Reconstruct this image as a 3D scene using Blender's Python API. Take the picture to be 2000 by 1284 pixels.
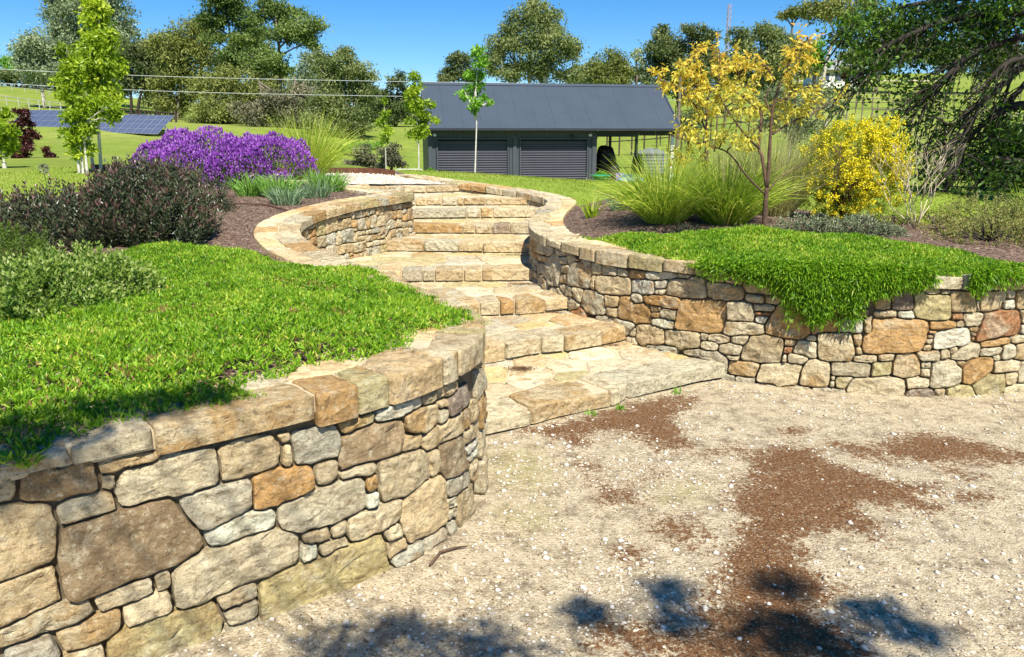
import bpy, math, random
import numpy as np
from mathutils import Vector, noise as mnoise
R = math.radians
rng = np.random.default_rng(11)
random.seed(5)
SC = bpy.context.scene
COL = SC.collection
for o in list(bpy.data.objects): bpy.data.objects.remove(o)

# ------------------------------------------------------------------ camera, sky, sun, exposure
cd = bpy.data.cameras.new('camera'); cam = bpy.data.objects.new('camera', cd); COL.objects.link(cam)
cd.lens = 1511/2000*36; cd.sensor_width = 36; cd.clip_end = 3000; cd.clip_start = .02
cam.location = (0, 0, 1.7); cam.rotation_euler = (R(90)-math.atan(372/1511), 0, 0)
SC.camera = cam
SUN_AZ, SUN_EL = R(16), R(53)          # azimuth: degrees to the right of straight behind the camera
SUNV = np.array([math.sin(SUN_AZ)*math.cos(SUN_EL), -math.cos(SUN_AZ)*math.cos(SUN_EL), math.sin(SUN_EL)])
W = bpy.data.worlds.new('World'); SC.world = W; W.use_nodes = True
wn = W.node_tree; bg = wn.nodes['Background']
sky = wn.nodes.new('ShaderNodeTexSky'); sky.sky_type = 'NISHITA'; sky.sun_disc = False
sky.sun_elevation = SUN_EL; sky.sun_rotation = math.pi-SUN_AZ
sky.altitude = 1500; sky.air_density = 1.0; sky.dust_density = 0.0; sky.ozone_density = 6
hs = wn.nodes.new('ShaderNodeHueSaturation'); hs.inputs['Saturation'].default_value = 1.28; wn.links.new(sky.outputs[0], hs.inputs['Color']); wn.links.new(hs.outputs[0], bg.inputs[0]); bg.inputs[1].default_value = 0.088
sd = bpy.data.lights.new('sun', 'SUN'); so = bpy.data.objects.new('sun', sd); COL.objects.link(so)
sd.energy = 5.0; sd.angle = R(.55); sd.color = (1, .945, .83)
so.rotation_euler = Vector(SUNV).to_track_quat('Z', 'Y').to_euler(); so.location = (3, -8, 14)
SC.view_settings.view_transform = 'Standard'; SC.view_settings.look = 'None'
SC.view_settings.exposure = 0.70; SC.view_settings.gamma = 1
SC.view_settings.use_curve_mapping = False
SC.render.engine = 'CYCLES'
SC.cycles.max_bounces = 6; SC.cycles.diffuse_bounces = 3; SC.cycles.glossy_bounces = 2
SC.cycles.transmission_bounces = 4; SC.cycles.transparent_max_bounces = 4
SC.cycles.use_adaptive_sampling = True; SC.cycles.use_denoising = True

# ------------------------------------------------------------------ helpers
def tag(o, label=None, cat=None, group=None, kind=None):
    if label: o['label'] = label
    if cat: o['category'] = cat
    if group: o['group'] = group
    if kind: o['kind'] = kind
    return o
def empty(name, loc, label=None, cat=None, group=None):
    o = bpy.data.objects.new(name, None); COL.objects.link(o); o.location = tuple(float(v) for v in loc)
    o.empty_display_size = .1
    return tag(o, label, cat, group)
def mesh_np(name, V, F, mat, attrs=None, smooth=False):
    V = np.asarray(V, np.float32); F = np.asarray(F, np.int32)
    me = bpy.data.meshes.new(name); nf, k = F.shape
    me.vertices.add(len(V)); me.vertices.foreach_set('co', V.ravel())
    me.loops.add(nf*k); me.loops.foreach_set('vertex_index', F.ravel())
    me.polygons.add(nf); me.polygons.foreach_set('loop_start', np.arange(nf, dtype=np.int32)*k)
    try: me.polygons.foreach_set('loop_total', np.full(nf, k, np.int32))
    except Exception: pass
    me.update(calc_edges=True)
    me.polygons.foreach_set('use_smooth', np.full(nf, smooth, bool))
    for an, (dom, arr) in (attrs or {}).items():
        a = me.attributes.new(an, 'FLOAT', dom); a.data.foreach_set('value', np.asarray(arr, np.float32))
    if mat: me.materials.append(mat)
    return me
def mesh_py(name, V, F, mat, smooth=False):
    me = bpy.data.meshes.new(name); me.from_pydata([tuple(map(float, v)) for v in V], [], [tuple(int(i) for i in f) for f in F]); me.update()
    if smooth: me.polygons.foreach_set('use_smooth', np.ones(len(me.polygons), bool))
    if mat: me.materials.append(mat)
    return me
def link(name, me, parent=None, loc=(0, 0, 0)):
    o = bpy.data.objects.new(name, me); COL.objects.link(o); o.location = tuple(float(v) for v in loc)
    if parent: o.parent = parent
    return o
class MB:
    """collects boxes, tubes and lathes, then becomes one mesh"""
    def __init__(s): s.V = []; s.F = []
    def add(s, V, F):
        b = len(s.V); s.V += [tuple(v) for v in V]; s.F += [tuple(i+b for i in f) for f in F]; return s
    def box(s, a, b):
        x0, y0, z0 = a; x1, y1, z1 = b
        return s.add([(x0,y0,z0),(x1,y0,z0),(x1,y1,z0),(x0,y1,z0),(x0,y0,z1),(x1,y0,z1),(x1,y1,z1),(x0,y1,z1)],
                     [(0,3,2,1),(4,5,6,7),(0,1,5,4),(1,2,6,5),(2,3,7,6),(3,0,4,7)])
    def bbox(s, a, b, e=.01):
        """box with bevelled vertical and top edges"""
        x0, y0, z0 = a; x1, y1, z1 = b
        def ring(i, z): return [(x0+i+e,y0+i,z),(x1-i-e,y0+i,z),(x1-i,y0+i+e,z),(x1-i,y1-i-e,z),(x1-i-e,y1-i,z),(x0+i+e,y1-i,z),(x0+i,y1-i-e,z),(x0+i,y0+i+e,z)]
        V = ring(0, z0)+ring(0, z1-e)+ring(e, z1); F = []
        for r in (0, 8):
            for k in range(8): F.append((r+k, r+(k+1) % 8, r+8+(k+1) % 8, r+8+k))
        F.append(tuple(range(16, 24))); F.append(tuple(range(7, -1, -1)))
        return s.add(V, F)
    def tube(s, P, rad, n=6, cap=True):
        V, F = tube_arr(P, rad, n); s.add(V, F)
        if cap:
            b = len(s.V)-len(V); s.F.append(tuple(b+i for i in range(n-1, -1, -1))); s.F.append(tuple(b+len(V)-n+i for i in range(n)))
        return s
    def lathe(s, prof, n=24, c=(0, 0, 0)):
        V = []; F = []
        for (r, z) in prof:
            for k in range(n):
                a = 2*math.pi*k/n; V.append((c[0]+r*math.cos(a), c[1]+r*math.sin(a), c[2]+z))
        for i in range(len(prof)-1):
            for k in range(n): F.append((i*n+k, i*n+(k+1) % n, (i+1)*n+(k+1) % n, (i+1)*n+k))
        return s.add(V, F)
    def build(s, name, mat, parent=None, loc=(0, 0, 0), smooth=False):
        return link(name, mesh_py(name, s.V, s.F, mat, smooth), parent, loc)
def tube_arr(P, rad, n=6):
    P = [np.array(p, float) for p in P]; m = len(P)
    if np.isscalar(rad): rad = [rad]*m
    V = []; F = []; ref = np.array([.31, .17, .93])
    for i, p in enumerate(P):
        t = P[min(i+1, m-1)]-P[max(i-1, 0)]; t = t/(np.linalg.norm(t)+1e-9)
        a = np.cross(t, ref)
        if np.linalg.norm(a) < .1: a = np.cross(t, (1, 0, 0))
        a /= np.linalg.norm(a); b = np.cross(t, a)
        for k in range(n):
            q = 2*math.pi*k/n; V.append(p+rad[i]*(a*math.cos(q)+b*math.sin(q)))
    for i in range(m-1):
        for k in range(n): F.append((i*n+k, i*n+(k+1) % n, (i+1)*n+(k+1) % n, (i+1)*n+k))
    return V, F
def unit(v): return v/(np.linalg.norm(v, axis=-1, keepdims=True)+1e-9)
def rdir(n, up=0.):
    d = rng.normal(size=(n, 3)); d = unit(d); d[:, 2] += up; return unit(d)
def leaves(P, D, Ln, Wd, droop=0., flat=None):
    """diamond leaves (one bent quad each): base P, direction D"""
    n = len(P); D = unit(D)
    up = rdir(n) if flat is None else flat
    S = unit(np.cross(D, up)); N = np.cross(S, D)
    Ln = np.broadcast_to(Ln, n)[:, None]; Wd = np.broadcast_to(Wd, n)[:, None]
    tip = P+D*Ln; tip[:, 2] -= droop*Ln[:, 0]
    mid = P+D*Ln*.45
    V = np.stack([P, mid+S*Wd*.5+N*Wd*.18, tip, mid-S*Wd*.5+N*Wd*.18], 1).reshape(-1, 3)
    F = np.arange(4*n).reshape(n, 4)
    return V, F
def blades(P, D, Ln, Wd, seg=3, droop=.5):
    """tapering arching blades; D initial direction, bends down along the way"""
    n = len(P); D = unit(D); Ln = np.broadcast_to(Ln, n).astype(float); Wd = np.broadcast_to(Wd, n).astype(float)
    droop = np.broadcast_to(droop, n).astype(float)
    S = unit(np.cross(D, rdir(n)))
    rows = []; p = P.copy(); d = D.copy()
    for i in range(seg+1):
        f = i/seg; w = Wd*(.55+.9*f-1.43*f*f) if seg > 1 else Wd*(1-f)
        w = np.maximum(w, Wd*.04)
        rows.append(p-S*w[:, None]*.5); rows.append(p+S*w[:, None]*.5)
        p = p+d*(Ln/seg)[:, None]; d = d.copy(); d[:, 2] -= droop/seg*(.4+f*1.2); d = unit(d)
    V = np.stack(rows, 1).reshape(-1, 3); k = 2*(seg+1)
    base = (np.arange(n)*k)[:, None]
    F = np.concatenate([base+np.array([2*i, 2*i+1, 2*i+3, 2*i+2]) for i in range(seg)], 1).reshape(-1, 4)
    return V, F
def cat(parts):
    Vs = []; Fs = []; b = 0
    for V, F in parts:
        Vs.append(np.asarray(V, np.float32)); Fs.append(np.asarray(F, np.int32)+b); b += len(V)
    return np.concatenate(Vs), np.concatenate(Fs)
def fol(name, V, F, mat, root=None, per=1, v=None):
    """a foliage mesh; v varies the leaf colour leaf by leaf"""
    V = np.asarray(V, np.float32); F = np.asarray(F)
    if root is not None: V = V-np.array(root.location, np.float32)
    n = len(F)//per
    if v is None: v = rng.random(n)
    return link(name, mesh_np(name, V, F, mat, {'v': ('FACE', np.repeat(v, per))}), root)
def wood(name, tubes, mat, root):
    m = MB()
    for P, r, n in tubes: m.tube(P, r, n)
    m.V = [tuple(np.array(v)-np.array(root.location)) for v in m.V]
    return m.build(name, mat, root, smooth=True)
def inpoly(P, poly):
    poly = np.asarray(poly); x, y = P[:, 0], P[:, 1]; c = np.zeros(len(P), bool); j = len(poly)-1
    for i in range(len(poly)):
        xi, yi = poly[i]; xj, yj = poly[j]
        c ^= ((yi > y) != (yj > y)) & (x < (xj-xi)*(y-yi)/(yj-yi+1e-12)+xi); j = i
    return c
def polydist(P, poly):
    poly = np.asarray(poly, float); d = np.full(len(P), 1e9)
    for i in range(len(poly)):
        a = poly[i]; b = poly[(i+1) % len(poly)]; ab = b-a
        t = np.clip(((P-a)@ab)/(ab@ab+1e-12), 0, 1); d = np.minimum(d, np.hypot(*(P-a-t[:, None]*ab).T))
    return d
def sample_poly(poly, n):
    poly = np.asarray(poly); lo = poly.min(0); hi = poly.max(0); out = []; tot = 0
    while tot < n:
        p = rng.random((n, 2))*(hi-lo)+lo; p = p[inpoly(p, poly)]; out.append(p); tot += len(p)
    return np.concatenate(out)[:n]

# ------------------------------------------------------------------ materials
class NT:
    def __init__(s, name):
        s.m = bpy.data.materials.new(name); s.m.use_nodes = True; s.t = s.m.node_tree; s.b = s.t.nodes['Principled BSDF']; s.out = s.t.nodes['Material Output']
        s.b.inputs['Specular IOR Level'].default_value = .3
    def n(s, typ, **kw):
        nd = s.t.nodes.new('ShaderNode'+typ)
        for k, v in kw.items():
            if hasattr(nd, k) and k not in ('Scale',): setattr(nd, k, v)
            else: nd.inputs[k.replace('_', ' ')].default_value = v
        return nd
    def l(s, a, b): s.t.links.new(a, b)
    def noise(s, scale, detail=4, rough=.55, vec=None, dist=0.):
        nd = s.n('TexNoise'); nd.inputs['Scale'].default_value = scale; nd.inputs['Detail'].default_value = detail
        nd.inputs['Roughness'].default_value = rough; nd.inputs['Distortion'].default_value = dist
        if vec: s.l(vec, nd.inputs['Vector'])
        return nd.outputs[0]
    def ramp(s, fac, stops):
        nd = s.n('ValToRGB'); e = nd.color_ramp.elements
        while len(e) > 1: e.remove(e[-1])
        e[0].position = stops[0][0]; e[0].color = c4(stops[0][1])
        for p, c in stops[1:]: q = e.new(p); q.color = c4(c)
        s.l(fac, nd.inputs[0]); return nd.outputs[0]
    def mix(s, fac, a, b, mode='MIX'):
        nd = s.n('MixRGB', blend_type=mode)
        for i, v in ((0, fac), (1, a), (2, b)):
            if hasattr(v, 'is_linked') or hasattr(v, 'links'): s.l(v, nd.inputs[i])
            else: nd.inputs[i].default_value = v if i == 0 else c4(v)
        return nd.outputs[0]
    def math(s, op, a, b=None):
        nd = s.n('Math', operation=op)
        for i, v in enumerate((a, b)):
            if v is None: continue
            if hasattr(v, 'links'): s.l(v, nd.inputs[i])
            else: nd.inputs[i].default_value = v
        return nd.outputs[0]
    def bump(s, h, strength=.5, dist=.01, prev=None):
        nd = s.n('Bump'); nd.inputs['Strength'].default_value = strength; nd.inputs['Distance'].default_value = dist
        s.l(h, nd.inputs['Height'])
        if prev: s.l(prev, nd.inputs['Normal'])
        return nd.outputs[0]
    def pos(s): return s.n('NewGeometry').outputs['Position']
    def attr(s, name): return s.n('Attribute', attribute_name=name).outputs['Fac']
    def base(s, c):
        if hasattr(c, 'links'): s.l(c, s.b.inputs['Base Color'])
        else: s.b.inputs['Base Color'].default_value = c4(c)
        return s
    def rough(s, r): s.b.inputs['Roughness'].default_value = r; return s
    def normal(s, n): s.l(n, s.b.inputs['Normal']); return s
def c4(c): return (c, c, c, 1) if isinstance(c, (int, float)) else (tuple(c)+(1,) if len(c) == 3 else tuple(c))
def plain(name, c, rough=.6, var=.12, scale=8, metal=0.):
    t = NT(name); nz = t.noise(scale, 5, .6, t.pos())
    lo = tuple(v*(1-var) for v in c); hi = tuple(min(1, v*(1+var)) for v in c)
    t.base(t.ramp(nz, [(.3, lo), (.7, hi)])).rough(rough); t.b.inputs['Metallic'].default_value = metal
    return t.m
def leafmat(name, stops, rough=.5, trans=.35, spec=.3, tint=(1.15, 1.2, .6)):
    """leaf colour runs through the stops leaf by leaf; light passes through thin leaves"""
    t = NT(name); col = t.ramp(t.attr('v'), stops)
    t.base(col).rough(rough); t.b.inputs['Specular IOR Level'].default_value = spec
    tr = t.n('BsdfTranslucent'); tc = t.mix(1., col, tint, 'MULTIPLY'); t.l(tc, tr.inputs[0])
    mx = t.n('MixShader'); mx.inputs[0].default_value = trans
    t.l(t.b.outputs[0], mx.inputs[1]); t.l(tr.outputs[0], mx.inputs[2]); t.l(mx.outputs[0], t.out.inputs[0])
    return t.m
def stone_mat(name, flat=False):
    t = NT(name); oi = t.n('ObjectInfo'); tc = t.n('TexCoord')
    off = t.n('VectorMath', operation='MULTIPLY_ADD'); t.l(oi.outputs['Random'], off.inputs[0])
    off.inputs[1].default_value = (37, 91, 53); t.l(tc.outputs['Object'], off.inputs[2]); v = off.outputs[0]
    col = oi.outputs['Color']
    big = t.noise(6, 4, .65, v, .8); fine = t.noise(48, 4, .7, v)
    stretch = t.n('VectorMath', operation='MULTIPLY'); t.l(v, stretch.inputs[0]); stretch.inputs[1].default_value = (5, 5, 24)
    streak = t.noise(1.7, 4, .65, stretch.outputs[0], 1.)
    gate = t.math('MULTIPLY', t.ramp(big, [(.47, 0.), (.60, .85)]), t.ramp(oi.outputs['Random'], [(.45, .06), (.85, .9)]))
    c = t.mix(gate, col, (.48, .285, .10))                                        # iron staining, more on some stones
    c = t.mix(t.ramp(big, [(.30, .65), (.45, 0.)]), c, (.72, .645, .46))          # bleached
    c = t.mix(t.ramp(streak, [(.38, .5), (.52, 0.)]), c, (.25, .165, .09))        # bedding
    c = t.mix(t.ramp(t.noise(11, 5, .75, v, .5), [(.60, 0.), (.68, .6 if not flat else .3)]), c, (.13, .10, .07))   # lichen and soot
    c = t.mix(t.ramp(fine, [(.32, .75), (.46, 0.)]), c, (.24, .17, .10))          # pits
    c = t.mix(t.ramp(fine, [(.54, 0.), (.68, .55)]), c, (.74, .66, .47))
    t.base(c).rough(.92); t.b.inputs['Specular IOR Level'].default_value = .12
    k = .35 if flat else 1.
    vo = t.n('TexVoronoi'); vo.inputs['Scale'].default_value = 17; vo.inputs['Randomness'].default_value = 1.
    dv = t.n('VectorMath', operation='MULTIPLY_ADD'); nz = t.n('TexNoise'); nz.inputs['Scale'].default_value = 9; t.l(v, nz.inputs['Vector'])
    t.l(nz.outputs['Color'], dv.inputs[0]); dv.inputs[1].default_value = (.12, .12, .12); t.l(v, dv.inputs[2]); t.l(dv.outputs[0], vo.inputs['Vector'])
    b = t.bump(vo.outputs['Distance'], .75*k, .03)
    b = t.bump(t.noise(26, 6, .72, v, .4), .9*k, .03, b)
    t.normal(t.bump(t.noise(85, 4, .75, v), .8, .010, b)); return t.m
M = {}
M['stone'] = stone_mat('sandstone_split_face'); M['flag'] = stone_mat('sandstone_sawn_face', True)
t = NT('mortar'); nz = t.noise(30, 6, .65, t.pos()); t.base(t.ramp(nz, [(.3, (.46, .37, .235)), (.7, (.62, .52, .35))])).rough(.95); t.normal(t.bump(nz, .4, .01)); M['mortar'] = t.m
t = NT('wall_core'); nz = t.noise(20, 6, .65, t.pos()); t.base(t.ramp(nz, [(.3, (.09, .068, .042)), (.7, (.20, .155, .10))])).rough(1); M['core'] = t.m
# gravel drive: pale crushed stone, brown leaf litter where the attribute says so, moss
t = NT('gravel'); p = t.pos()
vor = t.n('TexVoronoi'); vor.inputs['Scale'].default_value = 85; t.l(p, vor.inputs['Vector'])
vor2 = t.n('TexVoronoi'); vor2.inputs['Scale'].default_value = 190; t.l(p, vor2.inputs['Vector'])
sep = t.n('SeparateColor'); t.l(vor.outputs['Color'], sep.inputs[0]); sep2 = t.n('SeparateColor'); t.l(vor2.outputs['Color'], sep2.inputs[0])
c = t.ramp(sep.outputs[0], [(.0, (.19, .14, .085)), (.25, (.40, .32, .20)), (.6, (.54, .455, .295)), (.85, (.66, .59, .43)), (1, (.76, .70, .57))])
c2 = t.ramp(sep2.outputs[1], [(.0, (.15, .10, .06)), (.35, (.40, .315, .19)), (1, (.61, .53, .36))])
c = t.mix(.45, c, c2)
c = t.mix(t.ramp(t.noise(3.2, 6, .75, p), [(.36, .0), (.68, .85)]), c, (.46, .385, .26))
c = t.mix(t.ramp(t.noise(8, 6, .82, p), [(.47, 0.), (.64, .8)]), c, (.15, .11, .07))
mo = t.math('MULTIPLY', t.attr('moss'), t.ramp(t.noise(22, 6, .7, p), [(.36, 0.), (.6, 1.)]))
c = t.mix(t.math('MULTIPLY', mo, .65), c, (.25, .23, .045))
lt = t.math('ADD', t.attr('litter'), t.math('MULTIPLY', t.math('SUBTRACT', t.noise(42, 6, .8, p), .5), 2.3))
lt = t.math('ADD', lt, t.math('MULTIPLY', t.math('SUBTRACT', t.noise(5, 5, .75, p), .5), 1.6))
lm = t.math('MULTIPLY', t.ramp(lt, [(.40, 0.), (.60, 1.)]), t.ramp(t.noise(70, 3, .8, p), [(.34, .25), (.47, 1.)]))
lc = t.ramp(t.noise(120, 4, .85, p), [(.3, (.055, .022, .008)), (.5, (.145, .064, .022)), (.62, (.22, .11, .042)), (.75, (.36, .24, .125))])
c = t.mix(lm, c, lc); t.base(c).rough(.95)
b = t.bump(vor.outputs['Distance'], .8, -.006); b = t.bump(vor2.outputs['Distance'], .6, -.003, b); t.normal(t.bump(t.noise(150, 4, .7, p), .6, .004, b)); M['gravel'] = t.m
t = NT('bark_mulch'); p = t.pos()
vor = t.n('TexVoronoi'); vor.inputs['Scale'].default_value = 70; t.l(p, vor.inputs['Vector']); sep = t.n('SeparateColor'); t.l(vor.outputs['Color'], sep.inputs[0])
c = t.ramp(sep.outputs[0], [(0, (.05, .03, .022)), (.4, (.14, .085, .06)), (.8, (.25, .17, .12)), (1, (.38, .30, .23))])
c = t.mix(t.ramp(t.noise(6, 6, .7, p), [(.4, 0.), (.7, .6)]), c, (.11, .068, .048)); t.base(c).rough(1)
t.normal(t.bump(vor.outputs['Distance'], .8, -.012)); M['mulch'] = t.m
t = NT('lawn_turf'); p = t.pos(); nz = t.noise(.35, 7, .65, p); n2 = t.noise(9, 6, .75, p)
c = t.ramp(nz, [(.3, (.19, .275, .032)), (.5, (.26, .355, .045)), (.7, (.35, .40, .085))])
c = t.mix(t.ramp(n2, [(.35, .5), (.62, 0.)]), c, (.085, .125, .018)); t.base(c).rough(.95); t.b.inputs['Specular IOR Level'].default_value = .1
t.normal(t.bump(n2, .5, .04)); M['lawn'] = t.m
t = NT('pasture'); p = t.pos(); nz = t.noise(.045, 8, .7, p); n2 = t.noise(.8, 8, .75, p)
c = t.ramp(nz, [(.3, (.155, .235, .030)), (.5, (.24, .315, .052)), (.7, (.34, .35, .105))])
c = t.mix(t.ramp(n2, [(.35, .55), (.6, 0.)]), c, (.11, .13, .03)); t.base(c).rough(1); t.b.inputs['Specular IOR Level'].default_value = .05
t.normal(t.bump(n2, .6, .3)); M['pasture'] = t.m
t = NT('white_path_gravel'); p = t.pos(); vor = t.n('TexVoronoi'); vor.inputs['Scale'].default_value = 38; t.l(p, vor.inputs['Vector']); sep = t.n('SeparateColor'); t.l(vor.outputs['Color'], sep.inputs[0])
t.base(t.ramp(sep.outputs[0], [(0, (.36, .30, .22)), (.5, (.60, .53, .43)), (1, (.76, .72, .64))])).rough(.95); t.normal(t.bump(vor.outputs['Distance'], .8, -.02)); M['path'] = t.m
M['steel_rust'] = plain('rusted_steel', (.13, .055, .03), .85, .35, 14)
M['bark_grey'] = plain('grey_bark', (.19, .155, .12), .95, .4, 9)
M['bark_dark'] = plain('dark_bark', (.042, .034, .028), .95, .4, 12)
M['bark_brown'] = plain('brown_bark', (.115, .068, .045), .9, .35, 30)
M['bark_pale'] = plain('pale_smooth_bark', (.50, .44, .36), .8, .25, 6)
M['bark_white'] = plain('whitish_bark', (.58, .54, .48), .8, .3, 16)
M['twig_pale'] = plain('pale_twig', (.58, .48, .34), .85, .25, 30)
M['pebble'] = None
t = NT('pebble'); a = t.attr('v'); t.base(t.ramp(a, [(0, (.22, .16, .11)), (.18, (.42, .34, .24)), (.5, (.55, .47, .35)), (.8, (.66, .60, .50)), (1, (.78, .75, .70))])).rough(.85); M['pebble'] = t.m
t = NT('litter_flake'); a = t.attr('v'); t.base(t.ramp(a, [(0, (.05, .024, .012)), (.5, (.12, .060, .027)), (.85, (.22, .125, .06)), (1, (.38, .27, .15))])).rough(.9); M['flake'] = t.m
# leaves
M['gc'] = leafmat('groundcover_leaf', [(0, (0.07, 0.175, 0.009)), (0.35, (0.15, 0.32, 0.014)), (0.7, (0.27, 0.46, 0.024)), (0.92, (0.46, 0.58, 0.05)), (0.985, (0.58, 0.58, 0.11)), (1, (0.34, 0.22, 0.08))], .42, .3, .35)
M['gum'] = leafmat('gum_leaf', [(0, (0.1, 0.135, 0.04)), (0.5, (0.19, 0.235, 0.075)), (1, (0.34, 0.37, 0.145))], .5, .25)
M['gum_olive'] = leafmat('gum_leaf_olive', [(0, (0.12, 0.15, 0.035)), (0.5, (0.22, 0.25, 0.06)), (1, (0.36, 0.37, 0.115))], .5, .25)
M['gum_dark'] = leafmat('dark_gum_leaf', [(0, (0.06, 0.09, 0.03)), (0.5, (0.12, 0.155, 0.05)), (1, (0.22, 0.25, 0.09))], .5, .2)
M['gum_blue'] = leafmat('blue_grey_gum_leaf', [(0, (0.15, 0.202, 0.114)), (0.5, (0.242, 0.309, 0.176)), (1, (0.416, 0.476, 0.285))], .5, .25)
M['pine'] = leafmat('pine_needle', [(0, (0.045, 0.085, 0.02)), (0.5, (0.12, 0.185, 0.04)), (1, (0.25, 0.32, 0.08))], .5, .2)
M['scrub'] = leafmat('grey_scrub_leaf', [(0, (0.104, 0.104, 0.061)), (0.5, (0.189, 0.185, 0.109)), (1, (0.321, 0.293, 0.18))], .6, .2)
M['pear'] = leafmat('young_pear_leaf', [(0, (0.168, 0.265, 0.014)), (0.5, (0.321, 0.45, 0.026)), (1, (0.581, 0.661, 0.065))], .4, .42, .4)
M['bright'] = leafmat('bright_green_leaf', [(0, (0.119, 0.277, 0.026)), (0.6, (0.224, 0.449, 0.046)), (1, (0.317, 0.528, 0.079))], .45, .35)
M['yellow'] = leafmat('yellow_copper_leaf', [(0, (0.56, 0.56, 0.08)), (0.3, (0.8, 0.68, 0.1)), (0.58, (0.88, 0.6, 0.09)), (0.8, (0.8, 0.4, 0.07)), (1, (0.7, 0.24, 0.06))], .5, .4, .3, (1.1, .95, .5))
M['wattle_leaf'] = leafmat('wattle_leaf', [(0, (0.085, 0.14, 0.017)), (0.6, (0.169, 0.266, 0.028)), (1, (0.262, 0.378, 0.049))], .5, .3)
M['wattle_flower'] = leafmat('wattle_flower', [(0, (0.75, 0.58, 0.01)), (0.5, (0.9, 0.78, 0.02)), (1, (0.93, 0.86, 0.1))], .6, .25, .2, (1, 1, .5))
M['hebe'] = leafmat('dark_hebe_leaf', [(0, (0.026, 0.036, 0.018)), (0.45, (0.056, 0.076, 0.032)), (0.7, (0.11, 0.13, 0.062)), (0.8, (0.095, 0.05, 0.042)), (1, (0.16, 0.078, 0.066))], .38, .12, .5)
M['small_green'] = leafmat('variegated_small_leaf', [(0, (0.05, 0.1, 0.014)), (0.4, (0.12, 0.22, 0.028)), (0.75, (0.24, 0.34, 0.055)), (1, (0.46, 0.5, 0.2))], .45, .25)
M['greygreen'] = leafmat('grey_green_leaf', [(0, (0.103, 0.131, 0.068)), (0.5, (0.193, 0.234, 0.123)), (1, (0.413, 0.44, 0.289))], .5, .2)
M['lav_leaf'] = leafmat('lavender_leaf', [(0, (0.052, 0.072, 0.039)), (0.5, (0.117, 0.15, 0.085)), (1, (0.221, 0.26, 0.163))], .6, .15)
M['lav_flower'] = leafmat('lavender_flower', [(0, (0.14, 0.03, 0.24)), (0.5, (0.27, 0.065, 0.44)), (0.85, (0.42, 0.14, 0.6)), (1, (0.55, 0.28, 0.68))], .6, .25, .2, (1, .8, 1.1))
M['burgundy'] = leafmat('burgundy_leaf', [(0, (.035, .012, .012)), (.6, (.085, .025, .022)), (1, (.15, .05, .035))], .45, .25, .3, (1.2, .6, .5))
M['tussock'] = leafmat('tussock_blade', [(0, (0.178, 0.283, 0.025)), (0.5, (0.336, 0.471, 0.043)), (0.85, (0.594, 0.679, 0.102)), (1, (0.871, 0.754, 0.271))], .5, .3)
M['tussock_pale'] = leafmat('straw_tussock_blade', [(0, (0.25, 0.275, 0.088)), (0.5, (0.413, 0.4, 0.163)), (1, (0.65, 0.575, 0.325))], .6, .3)
M['dianella'] = leafmat('strap_leaf', [(0, (0.095, 0.218, 0.03)), (0.5, (0.189, 0.377, 0.06)), (1, (0.359, 0.595, 0.136))], .4, .25)
M['dianella_blue'] = leafmat('blue_strap_leaf', [(0, (0.104, 0.182, 0.091)), (0.5, (0.182, 0.286, 0.143)), (1, (0.351, 0.468, 0.286))], .4, .25)
M['oak'] = leafmat('oak_leaf', [(0, (0.018, 0.042, 0.008)), (0.6, (0.05, 0.105, 0.014)), (0.88, (0.13, 0.235, 0.028)), (1, (0.24, 0.38, 0.05))], .45, .35)
M['rshrub'] = leafmat('yellow_green_shrub_leaf', [(0, (0.125, 0.163, 0.037)), (0.5, (0.25, 0.275, 0.069)), (0.85, (0.4, 0.388, 0.125)), (1, (0.45, 0.3, 0.15))], .5, .25)
M['grassblade'] = leafmat('lawn_blade', [(0, (0.139, 0.207, 0.017)), (0.5, (0.24, 0.322, 0.032)), (1, (0.417, 0.414, 0.081))], .55, .3)
M['mulchchip'] = NT('mulch_chip').m
t = NT('wood_chip'); t.base(t.ramp(t.attr('v'), [(0, (.06, .036, .026)), (.5, (.17, .11, .08)), (.85, (.29, .21, .155)), (1, (.46, .38, .30))])).rough(.95); M['mulchchip'] = t.m
# building
M['shed_wall'] = plain('charcoal_steel_cladding', (.066, .076, .088), .5, .08, 2)
M['shed_roof'] = plain('charcoal_roof_steel', (.063, .080, .105), .42, .06, 1)
M['shed_dark'] = plain('dark_shed_trim', (.030, .034, .042), .5, .08, 2)
M['door_steel'] = plain('roller_door_steel', (.075, .076, .098), .35, .06, 2)
M['white_paint'] = plain('white_paint', (.74, .74, .72), .5, .05, 3)
M['timber_dark'] = plain('dark_weathered_timber', (.06, .043, .032), .9, .3, 8)
M['tank'] = plain('grey_green_tank', (.20, .22, .20), .45, .06, 2)
M['black'] = plain('black_tarpaulin_and_shade', (.012, .011, .011), .6, .3, 4)
M['blue'] = plain('blue_plastic', (.035, .16, .50), .45, .2, 6)
M['paleblue'] = plain('pale_blue_tarp', (.28, .48, .66), .5, .2, 8)
M['lilac'] = plain('lilac_plastic', (.34, .20, .56), .5, .15, 6)
M['green_pl'] = plain('green_plastic', (.02, .26, .12), .45, .12, 6)
M['galv'] = plain('galvanised_steel', (.42, .43, .43), .4, .1, 8, .3)
M['cable'] = plain('pale_cable', (.45, .46, .44), .6, .05, 3)
M['mast'] = plain('grey_red_mast_steel', (.34, .27, .30), .6, .15, 3)
M['fence_white'] = plain('white_fence_rail', (.42, .41, .36), .7, .1, 3)
t = NT('solar_cell'); t.base((.075, .095, .16)).rough(.3); t.b.inputs['Specular IOR Level'].default_value = .6; M['solar'] = t.m
M['alu'] = plain('aluminium_frame', (.30, .32, .38), .4, .05, 3)
M['hose'] = plain('brown_drip_hose', (.10, .045, .03), .7, .2, 20)
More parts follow.
